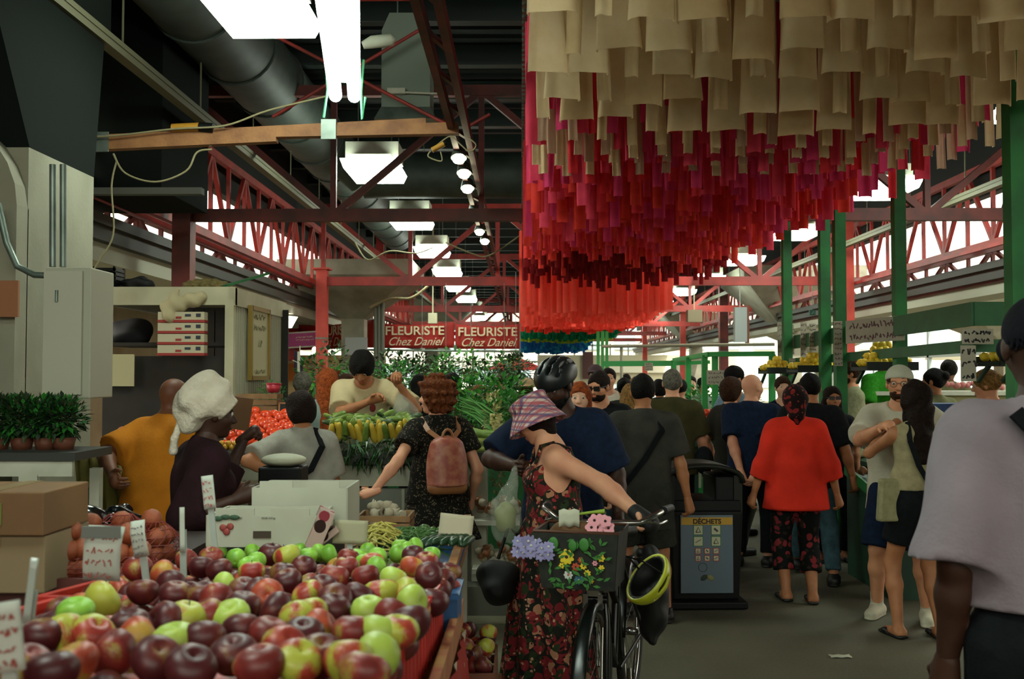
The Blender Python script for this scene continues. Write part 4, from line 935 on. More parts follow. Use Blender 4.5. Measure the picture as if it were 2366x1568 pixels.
# couple embracing
mx_, mdd = 2078, 6.95
I = P('bearded person in a white T-shirt and backward pale cap holding a companion', mx_, mdd, 152, 1.69, bulk=1.08, skin='light', hair='buzz', hairc='brown', beard='brown', glasses='wire', head=(-6, 4),
      armR=tgt(mx_, mdd, 152, 2042, 984, 6.62), elbR=(1, -.1, -.9), armL=tgt(mx_, mdd, 152, 2188, 990, 6.5), elbL=(-.8, 0, -.9), handR=(.5, (-.6, .9, .1), (0, -.5, -1)), handL=(.5, (.7, .7, -.2), (0, .2, -1)), feet=((-.16, .05), (.16, 0)),
      top=dict(m=white_c, sleeve=.44, ease=.024, loose=.018, hem=-.1, boxy=.03, flare=.02), bottom=dict(kind='shorts', frac=.5, m=navy, ease=.025, flare=.01), shoes=('shoe', c_('white sneaker', 'B6B39C')))
def bcapf(T):
    hp = I['hp']; R = I['Rh']; T.ell(hp(0, -.015, .042), np.array((.09, .112, .09)), R, k=.001); T.cut(hp(0, 0, .028), R @ V3(0, .25, -1)); T.cone(hp(0, -.08, .03), hp(0, -.155, .0), .035, .045, side=R @ V3(1, 0, 0), fl=1.4, k=.01)
part_sdf(I, 'backward_cap', bcapf, c_('pale cap', 'AEB09C'), vox=.007)
for nm in 'LR':
    an = I['lg'][nm][2]; part_sdf(I, 'sock', lambda T: T.cone(an + V3(0, 0, .0), an + V3(0, 0, .09), .042, .044, cutb=True), c_('white sock', 'B0AFA0'), vox=.009)
I = P('person with long dark hair in a cream sleeveless top and black shorts, back turned', 2118, 6.45, 6, 1.58, fem=True, bulk=.98, skin='tan', hair='wavy', hairc='darkbrown', feet=((-.14, .0), (.1, -.06)), armL=tgt(2118, 6.45, 6, 2062, 988, 6.7), elbL=(-.9, -.2, -.8), armR=(.26, .06, .8),
      top=dict(m=c_('cream knit', '9C9470', '8A8262', scale=20), sleeve=0, ease=.01, hem=.05, boxy=.02), bottom=dict(kind='shorts', frac=.3, m=blackc, ease=.022, flare=.02), shoes=('sandal', blk))
strap(I, 'bag_strap', [I['neck'] + V3(-.08, -.03, .01), I['neck'] + V3(-.1, -.1, -.1), I['waist'] + V3(-.06, -.13, .08), I['P0'] + V3(.06, -.15, .02)], .03, blackc, .008)
b = MB(); b.box(Vector(I['P0']) + Vector((-.19, -.02, .02)), (.17, .07, .26), taper=.8); bev(b.build('shoulder_bag', c_('canvas', '8E8B68', '807D5C', scale=30), I['root']), .015)
# others in the middle distance: (label, px, d, yaw, H, kwargs)
tee = lambda m, **k: dict(m=m, sleeve=.42, ease=.02, loose=.012, **k)
olive = c_('olive', '3E3C22', '34331C', scale=9); sage = c_('sage', '6A6C4C', '5C5E40', scale=9); dkgrey = c_('dark grey', '24261F'); sky_ = c_('pale blue', '6E8494', '5E7484', scale=8)
OT = [
 ('grey-haired person in an olive T-shirt walking away with a black bag', 1553, 8.8, -8, 1.68, dict(skin='pink', hair='short', hairc='grey', bulk=1.1, armR=(.3, .15, .8), top=tee(olive), bottom=dict(m=blackc))),
 ('bearded person in sunglasses and a black printed T-shirt facing the camera', 1388, 8.0, 160, 1.66, dict(skin='light', hair='short', hairc='darkbrown', beard='darkbrown', glasses='sun', bulk=1.25, head=(10, 12), armL=(-.1, .35, .98), armR=(.15, .32, .95), elbL=(-1, -.2, -.6), elbR=(1, -.2, -.6), top=tee(blackc), bottom=dict(m=denim))),
 ('red-haired person looking out from behind the bicycle helmet', 1338, 7.0, 176, 1.58, dict(fem=True, skin='pale', hair='bob', hairc='red', top=tee(dkgrey), bottom=dict(m=denim))),
 ('grey-haired person in glasses and a dark brown T-shirt, in profile by the green stall', 1688, 9.4, -62, 1.6, dict(skin='light', hair='bob', hairc='brown', glasses='wire', top=tee(c_('dark brown', '22201A')), bottom=dict(m=c_('grey trousers', '3A3B33')), bulk=1.1)),
 ('young person with black hair and a pale blue shirt, beyond the bald navy shopper', 1696, 10.6, -72, 1.72, dict(skin='light', hair='short', hairc='black', top=tee(sky_), bottom=dict(m=dkgrey))),
 ('person in a white shirt walking toward the camera far down the aisle', 1406, 11.5, 178, 1.71, dict(skin='pink', hair='short', hairc='darkbrown', top=tee(c_('far white', 'CFCAB8')), bottom=dict(m=dkgrey))),
 ('person with a dark bun and dark top walking away mid-aisle', 1442, 11, -12, 1.6, dict(fem=True, skin='tan', hair='bun', hairc='black', top=tee(dkgrey), bottom=dict(m=blackc))),
 ('blonde person behind the charcoal T-shirt in the aisle', 1456, 9.2, 8, 1.55, dict(fem=True, skin='tan', hair='long', hairc='blonde', top=tee(c_('mustard brown', '6A5A28')), bottom=dict(m=dkgrey))),
 ('person in a light sage T-shirt in profile behind the lemon shelf', 1968, 10.2, 84, 1.78, dict(skin='light', hair='short', hairc='brown', beard='brown', armL=(-.1, .35, 1.05), top=tee(c_('light sage', '8E9070', '7E8062')), bottom=dict(m=dkgrey))),
 ('vendor in a bright green T-shirt behind the lemons', 2044, 10.9, 20, 1.96, dict(skin='brown', hair='short', hairc='black', top=tee(c_('bright green', '2A7A1A', '226614')), bottom=dict(m=dkgrey))),
 ('person with a low black bun and a sage T-shirt, back turned at the right stall', 2160, 9.3, 24, 1.69, dict(fem=True, skin='tan', hair='bun', hairc='black', head=(-30, 0), top=tee(sage), bottom=dict(m=dkgrey))),
 ('person with a high black bun reaching over the bright counter', 2188, 12, -30, 1.83, dict(fem=True, skin='brown', hair='bun', hairc='black', lean=14, top=tee(sage), bottom=dict(m=dkgrey))),
 ('blonde person with a red apron strap beside the right shoulder in lilac grey', 2290, 7.9, 60, 1.68, dict(fem=True, skin='pink', hair='pony', hairc='blonde', head=(0, 12), top=tee(c_('apron red', 'B0301E')), bottom=dict(m=dkgrey))),
 ('person with a pale face and pulled-back brown hair beyond the patterned headscarf', 1808, 10.4, 175, 1.62, dict(fem=True, skin='pale', hair='short', hairc='brown', top=dict(m=navy, sleeve=0, ease=.01), bottom=dict(m=dkgrey))),
 ('person with long copper hair and a grey blue top beside the vendor', 757, 8.4, 12, 1.68, dict(fem=True, skin='light', hair='long', hairc='red', top=tee(c_('grey blue', '7C8C84')), bottom=dict(m=denim))),
 ('person with cropped brown hair peering between the copper hair and the vendor', 803, 8.9, 150, 1.64, dict(skin='light', hair='short', hairc='brown', top=tee(sage), bottom=dict(m=dkgrey))),
 ('grey-haired person in a navy T-shirt beyond the kiosk corner', 698, 9.6, 20, 1.66, dict(skin='tan', hair='short', hairc='grey', top=tee(navy), bottom=dict(m=dkgrey))),
 ('person with long black hair and a dark blue top, in profile beyond the zucchini', 972, 9.4, 40, 1.63, dict(fem=True, skin='tan', hair='long', hairc='black', top=tee(navy), bottom=dict(m=blackc))),
 ('person with a dark beard seen in profile among the hanging plants', 1044, 12.5, -60, 1.66, dict(skin='brown', hair='short', hairc='black', beard='black', top=tee(blackc), bottom=dict(m=blackc))),
 ('ginger-haired person in a pink checked shirt holding a dark slate among the herbs', 1108, 11.2, 172, 1.52, dict(fem=True, skin='pink', hair='bob', hairc='ginger', head=(0, 10), armL=(-.25, .3, 1.1), top=tee(print_mat('pink check', 'B07A80', [('8A4450', 60, .3)], 4)), bottom=dict(m=dkgrey))),
 ('person in a sage top standing behind the herb bunches', 1156, 12.6, 172, 1.63, dict(skin='tan', hair='short', hairc='brown', top=tee(sage), bottom=dict(m=dkgrey))),
 ('person in a pale pink vest with a beige sun hat beyond the herb bunches', 1216, 13.2, 10, 1.58, dict(fem=True, skin='tan', hair='bob', hairc='brown', top=dict(m=c_('dusty pink', '9A7C74'), sleeve=0, ease=.012), bottom=dict(m=dkgrey))),
 ('person in a cap just visible over the sunglasses of the black T-shirt', 1376, 13, 165, 1.76, dict(skin='brown', hair='short', hairc='darkbrown', top=tee(c_('mauve', '5C4A50')), bottom=dict(m=dkgrey))),
 ('person in a blue grey T-shirt far down the aisle, head turned away', 1447, 19, 0, 1.66, dict(skin='brown', hair='short', hairc='black', top=tee(c_('slate', '3C424C')), bottom=dict(m=dkgrey))),
 ('person with tousled light hair at the end of the aisle beside the green stall', 1470, 14, 15, 1.6, dict(fem=True, skin='light', hair='wavy', hairc='blonde', top=tee(c_('straw', 'A09A60')), bottom=dict(m=dkgrey))),
 ('person in a pink and white top beyond the olive T-shirt', 1572, 12.4, -20, 1.58, dict(fem=True, skin='pink', hair='bun', hairc='black', top=tee(c_('rose', 'B08080')), bottom=dict(m=dkgrey))),
 ('pale-faced vendor standing inside the green frame stall', 1597, 15.5, 178, 1.62, dict(fem=True, skin='pale', hair='bun', hairc='darkbrown', top=tee(c_('mint grey', '8C9A86')), bottom=dict(m=dkgrey))),
 ('dark-haired person beside the white notice in the green frame stall', 1626, 14.6, 60, 1.6, dict(skin='tan', hair='short', hairc='black', top=tee(c_('grey green', '6C786C')), bottom=dict(m=dkgrey))),
 ('dark-haired person partly hidden between charcoal and olive T-shirts', 1524, 12.8, 20, 1.58, dict(fem=True, skin='tan', hair='bob', hairc='black', top=tee(dkgrey), bottom=dict(m=dkgrey))),
 ('small dark-haired person beyond the bright counter at the right', 2263, 15, 165, 1.6, dict(skin='tan', hair='short', hairc='black', top=tee(blackc), bottom=dict(m=dkgrey))),
 ('person holding a phone up beyond the lemon trays', 1850, 11.6, 170, 1.55, dict(fem=True, skin='light', hair='wavy', hairc='brown', armR=(.1, .3, 1.3), armL=(-.1, .3, 1.28), top=tee(c_('cream far', 'B5AE98')), bottom=dict(m=dkgrey))),
]
PEOPLE = {}
for lb, px, d, yw, H, kw in OT:
    lod = 1 if d < 9.6 else 2
    I = P(lb, px, d, yw, H, lod=lod, fingers=(lod == 1), shoes=('shoe', blk), **kw); PEOPLE[px] = I
I = PEOPLE[1388]; b = MB(); c = Vector(I['chest']) + Vector((0, .158, .03))
b.tube([c + Vector((.085 * math.cos(t * PI / 10), .0 - .012 * abs(math.cos(t * PI / 10)), .085 * math.sin(t * PI / 10))) for t in range(21)], .004, 5)
for i in range(6): b.box(c + Vector((-.05 + i * .02, .002, .015 + .012 * (i % 3))), (.012, .006, .05 + .015 * (i % 2)))
b.build('chest_print', mat('pale print', '9A9C8C', .8), I['root'])
I = PEOPLE[1553]; part_sdf(I, 'shoulder_bag', lambda T: T.ell(I['P0'] + V3(.26, -.02, .02), (.08, .1, .12)), blackc, vox=.02)
I = PEOPLE[1216]; part_sdf(I, 'sun_hat', lambda T: (T.ell(I['hp'](0, -.01, .06), np.array((.1, .12, .08))), T.ell(I['hp'](0, 0, .03), np.array((.17, .18, .018)))), c_('beige hat', 'A08868'), vox=.012)
I = PEOPLE[1376]; part_sdf(I, 'cap', lambda T: (T.ell(I['hp'](0, -.01, .05), np.array((.095, .115, .085))), T.ell(I['hp'](0, .1, .04), np.array((.06, .07, .012)))), c_('mauve cap', '4A3A3E'), vox=.012)
I = PEOPLE[2290]; strap(I, 'apron_strap', [I['neck'] + V3(-.08, .03, .01), I['neck'] + V3(-.06, -.1, -.1), I['waist'] + V3(.08, -.13, .05)], .05, c_('apron red', 'B0301E'), .01)
# ================================================================= the apple stall
rnd = random.Random(11)
def apple_mesh(k, sq=1.0):
    b = MB(); n, m = 18, 12; P = []; R = random.Random(k); lob = R.uniform(.015, .035)
    for i in range(m + 1):
        t = i / m; ph = PI * t; row = []
        for j in range(n):
            a = 2 * PI * j / n; r = math.sin(ph) * (1 + .16 * math.cos(ph)) * (1 + lob * math.cos(5 * a) * (1 - t) * .8)
            z = math.cos(ph) * .88 * sq
            dip = max(0, 1 - math.sin(ph) / .42) if t < .5 else max(0, 1 - math.sin(ph) / .3)
            z += -.30 * dip * dip if t < .5 else .14 * dip * dip
            row.append((r * .5, a, z * .5))
        P.append([(q[0] * math.cos(q[1]), q[0] * math.sin(q[1]), q[2]) for q in row])
    b.grid(P[::-1], close=True); return b
def apple_mat(name, red, deep, yel, amt, sc=1.6):
    """Blush of red streaks over a green or yellow ground, strongest on one cheek."""
    m = bpy.data.materials.new(name); m.use_nodes = True; N = m.node_tree.nodes; L = m.node_tree.links; b = N['Principled BSDF']
    b.inputs['Roughness'].default_value = .42; b.inputs['Specular IOR Level'].default_value = .4
    tc = N.new('ShaderNodeTexCoord'); mp = N.new('ShaderNodeMapping'); mp.inputs['Scale'].default_value = (1, 1, .35); L.new(tc.outputs['Object'], mp.inputs['Vector'])
    oi = N.new('ShaderNodeObjectInfo'); ad = N.new('ShaderNodeVectorMath'); ad.operation = 'MULTIPLY_ADD'; ad.inputs[1].default_value = (37, 17, 29)
    L.new(oi.outputs['Random'], ad.inputs[0]); L.new(mp.outputs[0], ad.inputs[2])
    n1 = N.new('ShaderNodeTexNoise'); n1.inputs['Scale'].default_value = sc; n1.inputs['Detail'].default_value = 1; L.new(ad.outputs[0], n1.inputs['Vector'])
    n2 = N.new('ShaderNodeTexNoise'); n2.inputs['Scale'].default_value = 22; n2.inputs['Detail'].default_value = 3; L.new(mp.outputs[0], n2.inputs['Vector'])
    mm = N.new('ShaderNodeMath'); mm.operation = 'MULTIPLY_ADD'; mm.inputs[1].default_value = .22; L.new(n2.outputs['Fac'], mm.inputs[0]); L.new(n1.outputs['Fac'], mm.inputs[2])
    cr = N.new('ShaderNodeValToRGB'); e = cr.color_ramp.elements; e[0].position = amt; e[0].color = (*lin(yel), 1); e[1].position = amt + .1; e[1].color = (*lin(red), 1)
    x = e.new(amt + .28); x.color = (*lin(deep), 1); L.new(mm.outputs[0], cr.inputs['Fac']); L.new(cr.outputs['Color'], b.inputs['Base Color']); return m
AM = {'r': apple_mat('red apple skin', '84302A', '64201C', '94843A', .42), 'd': apple_mat('deep red apple skin', '602420', '44161A', '74562C', .36), 'y': apple_mat('blushed apple skin', '9C3A2A', '7A221E', 'A0A43C', .56),
      'g': apple_mat('green apple skin', '6A9A30', '5A8A28', '7FB03A', .62), 'l': apple_mat('pale green apple skin', 'A8A840', 'A05A38', '9AB048', .74), 'o': apple_mat('streaked apple skin', 'A84A30', '86301F', 'A88438', .5)}
AN = {'r': 'red apple', 'd': 'deep dark red apple', 'y': 'red apple with a yellow green cheek', 'g': 'bright green apple', 'l': 'pale green yellow apple', 'o': 'orange streaked apple'}
ABASE = {}
M_stem = mat('apple stem', '2A1C10', .8)
def apple_base(c, v):
    if (c, v) not in ABASE:
        ABASE[(c, v)] = apple_mesh(v, .92 + .04 * v).mesh('apple', AM[c])
        if 'stem' not in ABASE:
            s_ = MB(); s_.tube([(0, 0, .28), (.01, 0, .36), (.03, .01, .46)], [.012, .012, .018], 6); ABASE['stem'] = s_.mesh('stem', M_stem)
    return ABASE[(c, v)]
def put_apple(p, d, c, v, rot, label, group, stem=True):
    o = obj('apple', apple_base(c, v), None, p, rot); o.scale = (d, d, d); tag(o, label, 'apple', group)
    if stem: obj('stem', ABASE['stem'], o)
    return o
# hand-placed apples read off the photo: px, py, diameter px, colour, tilt
AP = [(235,1387,92,'y',60),(175,1416,82,'g',10),(318,1314,68,'r',10),(376,1325,56,'o',80),(330,1368,70,'d',20),(395,1350,48,'d',60),(405,1375,56,'d',10),(150,1465,70,'y',40),(215,1465,76,'y',35),(100,1470,66,'d',0),
      (430,1430,94,'y',15),(478,1424,70,'r',20),(535,1425,76,'l',30),(403,1482,84,'l',10),(318,1475,78,'o',70),(265,1510,88,'r',50),(170,1535,110,'o',25),(120,1555,80,'d',10),(300,1448,56,'d',10),(470,1480,80,'d',20),
      (520,1356,50,'l',70),(470,1376,66,'d',10),(500,1385,60,'r',60),(563,1368,66,'d',20),(430,1295,56,'r',60),(488,1288,56,'r',20),(465,1310,58,'d',10),(507,1318,50,'d',20),(540,1515,104,'d',20),(600,1540,64,'r',10),
      (622,1470,86,'r',20),(655,1500,70,'y',40),(582,1322,62,'y',0),(628,1282,64,'d',10),(664,1286,64,'y',20),(655,1328,64,'d',10),(702,1310,56,'d',30),(590,1370,60,'d',50),(618,1375,50,'o',70),(715,1420,76,'y',15),
      (688,1425,82,'y',160),(712,1375,68,'y',30),(745,1360,66,'d',20),(772,1336,70,'r',10),(775,1385,60,'d',40),(800,1310,60,'r',0),(845,1332,54,'r',15),(805,1292,46,'r',20),(828,1378,50,'d',30),(738,1455,62,'o',60),
      (770,1410,62,'d',20),(740,1520,84,'d',25),(688,1530,64,'y',30),(815,1462,88,'r',8),(853,1414,76,'l',10),(908,1340,62,'l',30),(880,1372,86,'y',10),(935,1370,60,'y',50),(950,1390,56,'l',90),(905,1425,70,'r',40),
      (920,1460,70,'y',8),(875,1462,60,'l',20),(876,1513,82,'l',150),(805,1530,72,'y',20),(952,1310,56,'o',30),(955,1284,54,'d',20),(985,1300,58,'r',10),(990,1330,60,'d',60),(840,1555,80,'r',20),(440,1545,90,'d',30),
      (360,1525,84,'d',40),(60,1545,80,'r',20),(700,1470,60,'d',20),(560,1460,60,'d',30),(385,1435,60,'d',70),(665,1345,44,'d',20),(860,1300,44,'o',10),(560,1400,50,'d',10),(640,1410,50,'d',60),(950,1440,50,'d',20)]
GA = [(533,1258,50),(560,1268,46),(545,1290,46),(515,1272,44),(585,1278,46),(592,1298,40),(575,1308,44),(700,1262,46),(735,1275,56),(760,1280,46),(712,1285,46),(690,1275,40),(830,1285,44),(850,1275,40),(872,1290,50),(845,1300,40),(868,1310,42),(960,1263,44),(942,1272,40),(918,1280,38),(996,1282,42),(925,1262,40)]
def surf(px, py):
    k = (py - 868) / 2400 - .091; Y = .267 / max(k, .045); return Y
pts = []
for (px, py, dp, c, tl) in AP:
    Y = surf(px, py); p = W(px, py, Y); dia = min(max(dp * Y / 2400, .07), .094)
    pts.append([p.x, p.y, p.z, dia, c, tl, 1])
for (px, py, dp) in GA:
    Y = surf(px, py) * 1.02; p = W(px, py, Y); pts.append([p.x, p.y, p.z, min(max(dp * Y / 2400, .062), .075), 'g', rnd.uniform(0, 90), 1])
fix = len(pts)
A = [(p[0], p[1], p[2], p[3]) for p in pts]
y = 1.14; row = 0
while y < 3.28:
    xl = -.82 - (y - 1.4) * .2 if y > 1.2 else -.8
    x = max(xl, -(y * .52)) + (.04 if row % 2 else 0)
    while x < -.21:
        z = 1.333 - .091 * y - .05 + rnd.uniform(-.012, .008)
        ok = True; zz = z
        for it in range(5):
            hit = False
            for (ax_, ay, az, ad) in A:
                dx = x - ax_; dy = y - ay
                if dx * dx + dy * dy < .0064:
                    need = (ad + .076) / 2 * .93; dz = zz - az
                    if dx * dx + dy * dy + dz * dz < need * need: zz = az - math.sqrt(max(need * need - dx * dx - dy * dy, 0)) - .002; hit = True
            if not hit: break
        if zz > z - .06:
            pts.append([x + rnd.uniform(-.006, .006), y + rnd.uniform(-.006, .006), zz, rnd.uniform(.072, .08), rnd.choice('dddddrro'), rnd.uniform(0, 100), 0]); A.append((x, y, zz, .076))
        x += .088
    y += .082; row += 1
nf = len(pts)
for i, (x, y, z, dia, c, tl, fx) in enumerate(pts):
    if fx and c != 'g' or (fx and dia > .075):
        lab, grp = AN[c] + ' resting on top of the front apple pile', 'large %s apples on top of the pile' % {'r': 'red', 'd': 'dark red', 'y': 'red and yellow', 'g': 'green', 'l': 'pale green', 'o': 'streaked'}[c]
    elif c == 'g': lab, grp = 'small bright green apple in a cluster at the back of the apple pile', 'green apples behind the red ones'
    else: lab, grp = AN[c] + ' wedged low between others in the apple pile', 'lower %s apples of the pile' % c.replace('d', 'dark red').replace('y', 'blushed').replace('r', 'red') if len(c) == 1 else ''
    put_apple((x, y, z), dia, c, i % 4, (math.radians(tl) * math.cos(i * 2.4), math.radians(tl) * math.sin(i * 2.4), rnd.uniform(0, 6)), lab, grp, stem=bool(fx) and dia > .07)
# stall table with raised red crates
r = empty('stall_table', (-.55, 2.2, 0)); tag(r, 'long wooden stall table with a worn orange red front edge carrying the apples', 'table')
def zt(y): return 1.333 - .091 * y - .20
m = MB(); a0 = (-.62, 1.05, zt(1.05)); 
m.add([(-1.0 , .95, zt(.95)), (-.21, .95, zt(.95)), (-.21, 3.34, zt(3.34)), (-1.25, 3.34, zt(3.34)), (-1.0, .95, zt(.95) - .03), (-.19, .95, zt(.95) - .03), (-.19, 3.34, zt(3.34) - .03), (-1.25, 3.34, zt(3.34) - .03)], [(0, 1, 2, 3), (7, 6, 5, 4), (0, 4, 5, 1), (1, 5, 6, 2), (2, 6, 7, 3), (3, 7, 4, 0)])
def off(mb, d): mb.v = [tuple(Vector(v) - Vector(d)) for v in mb.v]; return mb
off(m, (-.55, 2.2, 0)).build('tabletop', M_wood, r)
m = MB(); m.bar((-.155, .95, zt(.95) - .0), (-.195, 3.36, zt(3.36) + .02), .022, .075); off(m, (-.55, 2.2, 0)).build('edge_rail', mat('worn orange paint', '8E4226', .6, col2='9A7038', scale=14, bump=.2), r)
for x, y in ((-.2, 1.2), (-.22, 3.28), (-.9, 1.2), (-1.15, 3.28)):
    m = MB(); m.box((x + .55, y - 2.2, zt(y) / 2), (.06, .06, zt(y) - .04)); m.build('leg', M_wood, r)
m = MB(); P = []
for i in range(28):
    yy = 1.0 + i * .085; sx = -.150 - .017 * (yy - .95)
    P.append([(sx + .012 + .008 * math.sin(yy * 37), yy, zt(yy) - .03), (sx + .02 + .014 * math.sin(yy * 37 + 1), yy, zt(yy) - .12), (sx + .022 + .02 * math.sin(yy * 31), yy, zt(yy) - .30 + .03 * math.sin(yy * 9))])
m.grid(P); off(m, (-.55, 2.2, 0))
o = m.build('skirt_cloth', print_mat('striped stall cloth', '8C2A20', [('B7AE98', 6, .42)], 3), r); solid(o, .003)
M_crate = mat('red plastic crate', 'B5241A', .4, col2='9C1E16', scale=6)
crates = []
def crate(y0, y1, k, label):
    r = empty('apple_crate', (-.5, (y0 + y1) / 2, 0)); tag(r, label, 'crate', None)
    m = MB(); yc = (y0 + y1) / 2; xr = -.222; xl = -.98 - (yc - 1.4) * .13
    zb_, zt_ = zt(yc) + .012, zt(yc) + .115
    def wall(a, b2, n=1):
        a, b2 = Vector(a), Vector(b2); d = (b2 - a); 
        m.bar(a + Vector((0, 0, .068)), b2 + Vector((0, 0, .068)), .012, .145); m.bar(a + Vector((0, 0, .143)), b2 + Vector((0, 0, .143)), .024, .014)
        for i in range(max(2, int(d.length / .07))): q = a + d * (i + .5) / max(2, int(d.length / .07)); m.bar(q + Vector((0, 0, -.005)), q + Vector((0, 0, .138)), .018, .02, up=d)
    s0, s1 = zt(y0 + .02) + .02, zt(y1 - .02) + .02
    wall((xr, y0 + .02, s0), (xr, y1 - .02, s1)); wall((xr, y0 + .02, s0), (xl, y0 + .02, s0)); wall((xr, y1 - .02, s1), (xl, y1 - .02, s1)); wall((xl, y0 + .02, s0), (xl, y1 - .02, s1))
    off(m, (-.5, yc, 0)); m.build('side_walls', M_crate, r)
    b = MB(); b.add([(xr, y0 + .02, s0 - .008), (xr, y1 - .02, s1 - .008), (xl, y1 - .02, s1 - .008), (xl, y0 + .02, s0 - .008)], [(0, 1, 2, 3)]); off(b, (-.5, yc, 0)); solid(b.build('base', M_crate, r), .006)
for i, (a, b2, lb) in enumerate(((1.0, 1.5, 'red plastic crate of apples nearest the camera'), (1.5, 1.98, 'red plastic crate of apples, second from the camera'), (1.98, 2.46, 'red plastic crate of apples, third from the camera'), (2.46, 2.92, 'red plastic crate of apples just before the blue crate'))): crate(a, b2, i, lb)
# blue crate with small red fruit at the table's back corner
def tub(name, label, c, w, d, h, m, cat='crate', lip=.012, parent=None):
    r = empty(name, c); tag(r, label, cat)
    b = MB()
    for s in (-1, 1): b.box((s * w / 2, 0, h / 2), (.012, d, h)); b.box((0, s * d / 2, h / 2), (w, .012, h)); b.box((s * w / 2, 0, h - lip / 2), (.024, d + .02, lip)); b.box((0, s * d / 2, h - lip / 2), (w + .02, .024, lip))
    b.build('side_walls', m, r); b = MB(); b.box((0, 0, .006), (w, d, .012)); b.build('base', m, r); return r
M_blue = mat('blue plastic', '1F4E7A', .45)
pb_ = W(1042, 1300, 3.06); tub('fruit_crate', 'blue plastic crate of small red fruit at the back corner of the apple table', (-.235, 3.06, zt(3.06) + .03), .1, .22, .1, M_blue)
fm = MB(); fm.ell((0, 0, 0), .5, 10, 7); fmesh = {}
def fruit(name, cat, m, label, group, p, d, me=None, rot=None, sc=(1, 1, 1)):
    if (name, m.name) not in fmesh: fmesh[(name, m.name)] = (me or fm).mesh(name, m)
    o = obj(name, fmesh[(name, m.name)], None, p, rot or (rnd.uniform(0, 6), rnd.uniform(0, 6), 0)); o.scale = (d * sc[0], d * sc[1], d * sc[2]); tag(o, label, cat, group); return o
M_plum = mat('small red fruit skin', '7E2A24', .5)
for i in range(14): fruit('plum', 'plum', M_plum, 'small dull red plum heaped in the blue crate', 'plums in the blue crate', (-.235 + rnd.uniform(-.045, .045), 3.06 + rnd.uniform(-.1, .1), zt(3.06) + .125 + rnd.uniform(-.01, .03)), .034)
# price cards
def card(px0, py0, px1, py1, Y, label, tilt=0, rows=4, m=None, ink='8A3226', stake=True, name='price_card', bend=.0, zb=None, ink2='3A3A38', lean=-.1):
    a, b2 = W(px0, py1, Y), W(px1, py0, Y); w, h = b2.x - a.x, b2.z - a.z; c = Vector(((a.x + b2.x) / 2, Y, a.z))
    r = empty(name, c); r.rotation_euler = (lean, math.radians(tilt), 0); tag(r, label, 'price card' if name == 'price_card' else 'card')
    P = [[(-w / 2 + w * j / 6, -bend * math.sin(PI * i / 6) * (1 if i < 4 else 1.4), h * i / 6) for j in range(7)] for i in range(7)]
    o = MB().grid(P).build('card', m or mat('white card', 'A9AEA2', .7, col2='9DA296', scale=5), r); solid(o, .004)
    if rows:
        k = MB(); scrawl(k, (-w / 2, -.006 - bend, 0), (1, 0, 0), (0, 0, 1), w, h * .9, rows, rnd, t=max(.0022, w * .018)); k.build('handwriting', mat('ink ' + ink, ink, .8), r)
    if stake: 
        k = MB(); z1 = (zb - c.z) if zb else -.12; k.bar((0, .008, h * .5), (0, .008, z1), .018, .006); k.build('stake', mat('clear stake', '8F978E', .3), r)
    return r
card(192, 1216, 278, 1340, 2.3, 'bent white price card with grey top band and red handwriting at the left apples', 3, 4, bend=.012, zb=1.05)
b = MB(); q = W(234, 1229, 2.29); b.box(q, (.086, .004, .026)); tag(b.build('card_band', mat('grey tape', '5E635C')), 'grey tape strip across the top of the bent white price card', 'tape')
card(312, 1202, 346, 1285, 2.75, 'narrow curled white price card in front of the netted oranges', -10, 5, ink='6A6A66', zb=1.05, bend=.01)
card(416, 1172, 428, 1275, 2.9, 'white price card seen edge-on before the maroon top', -3, 0, zb=1.02)
card(472, 1098, 500, 1175, 3.2, 'small white price card with pink handwriting standing against the maroon top', -8, 4, ink='A05050', zb=1.0)
card(-30, 1392, 62, 1552, 1.28, 'white price card with red and black handwriting at the lower left corner', -9, 4, zb=1.1)
card(52, 1290, 72, 1440, 1.8, 'thin translucent card holder by the dark gap left of the apples', 4, 0, m=mat('clear stake', '8F978E'), zb=1.1)
card(768, 1202, 848, 1256, 3.5, 'blank beige card standing before the beans', 2, 0, m=mat('beige card', '8F8B70', .8), stake=True, zb=.95)
card(1012, 1188, 1090, 1240, 4.0, 'blank cream card standing on the dark cucumbers', 6, 0, m=mat('cream card', 'A8A088', .8), zb=.95)
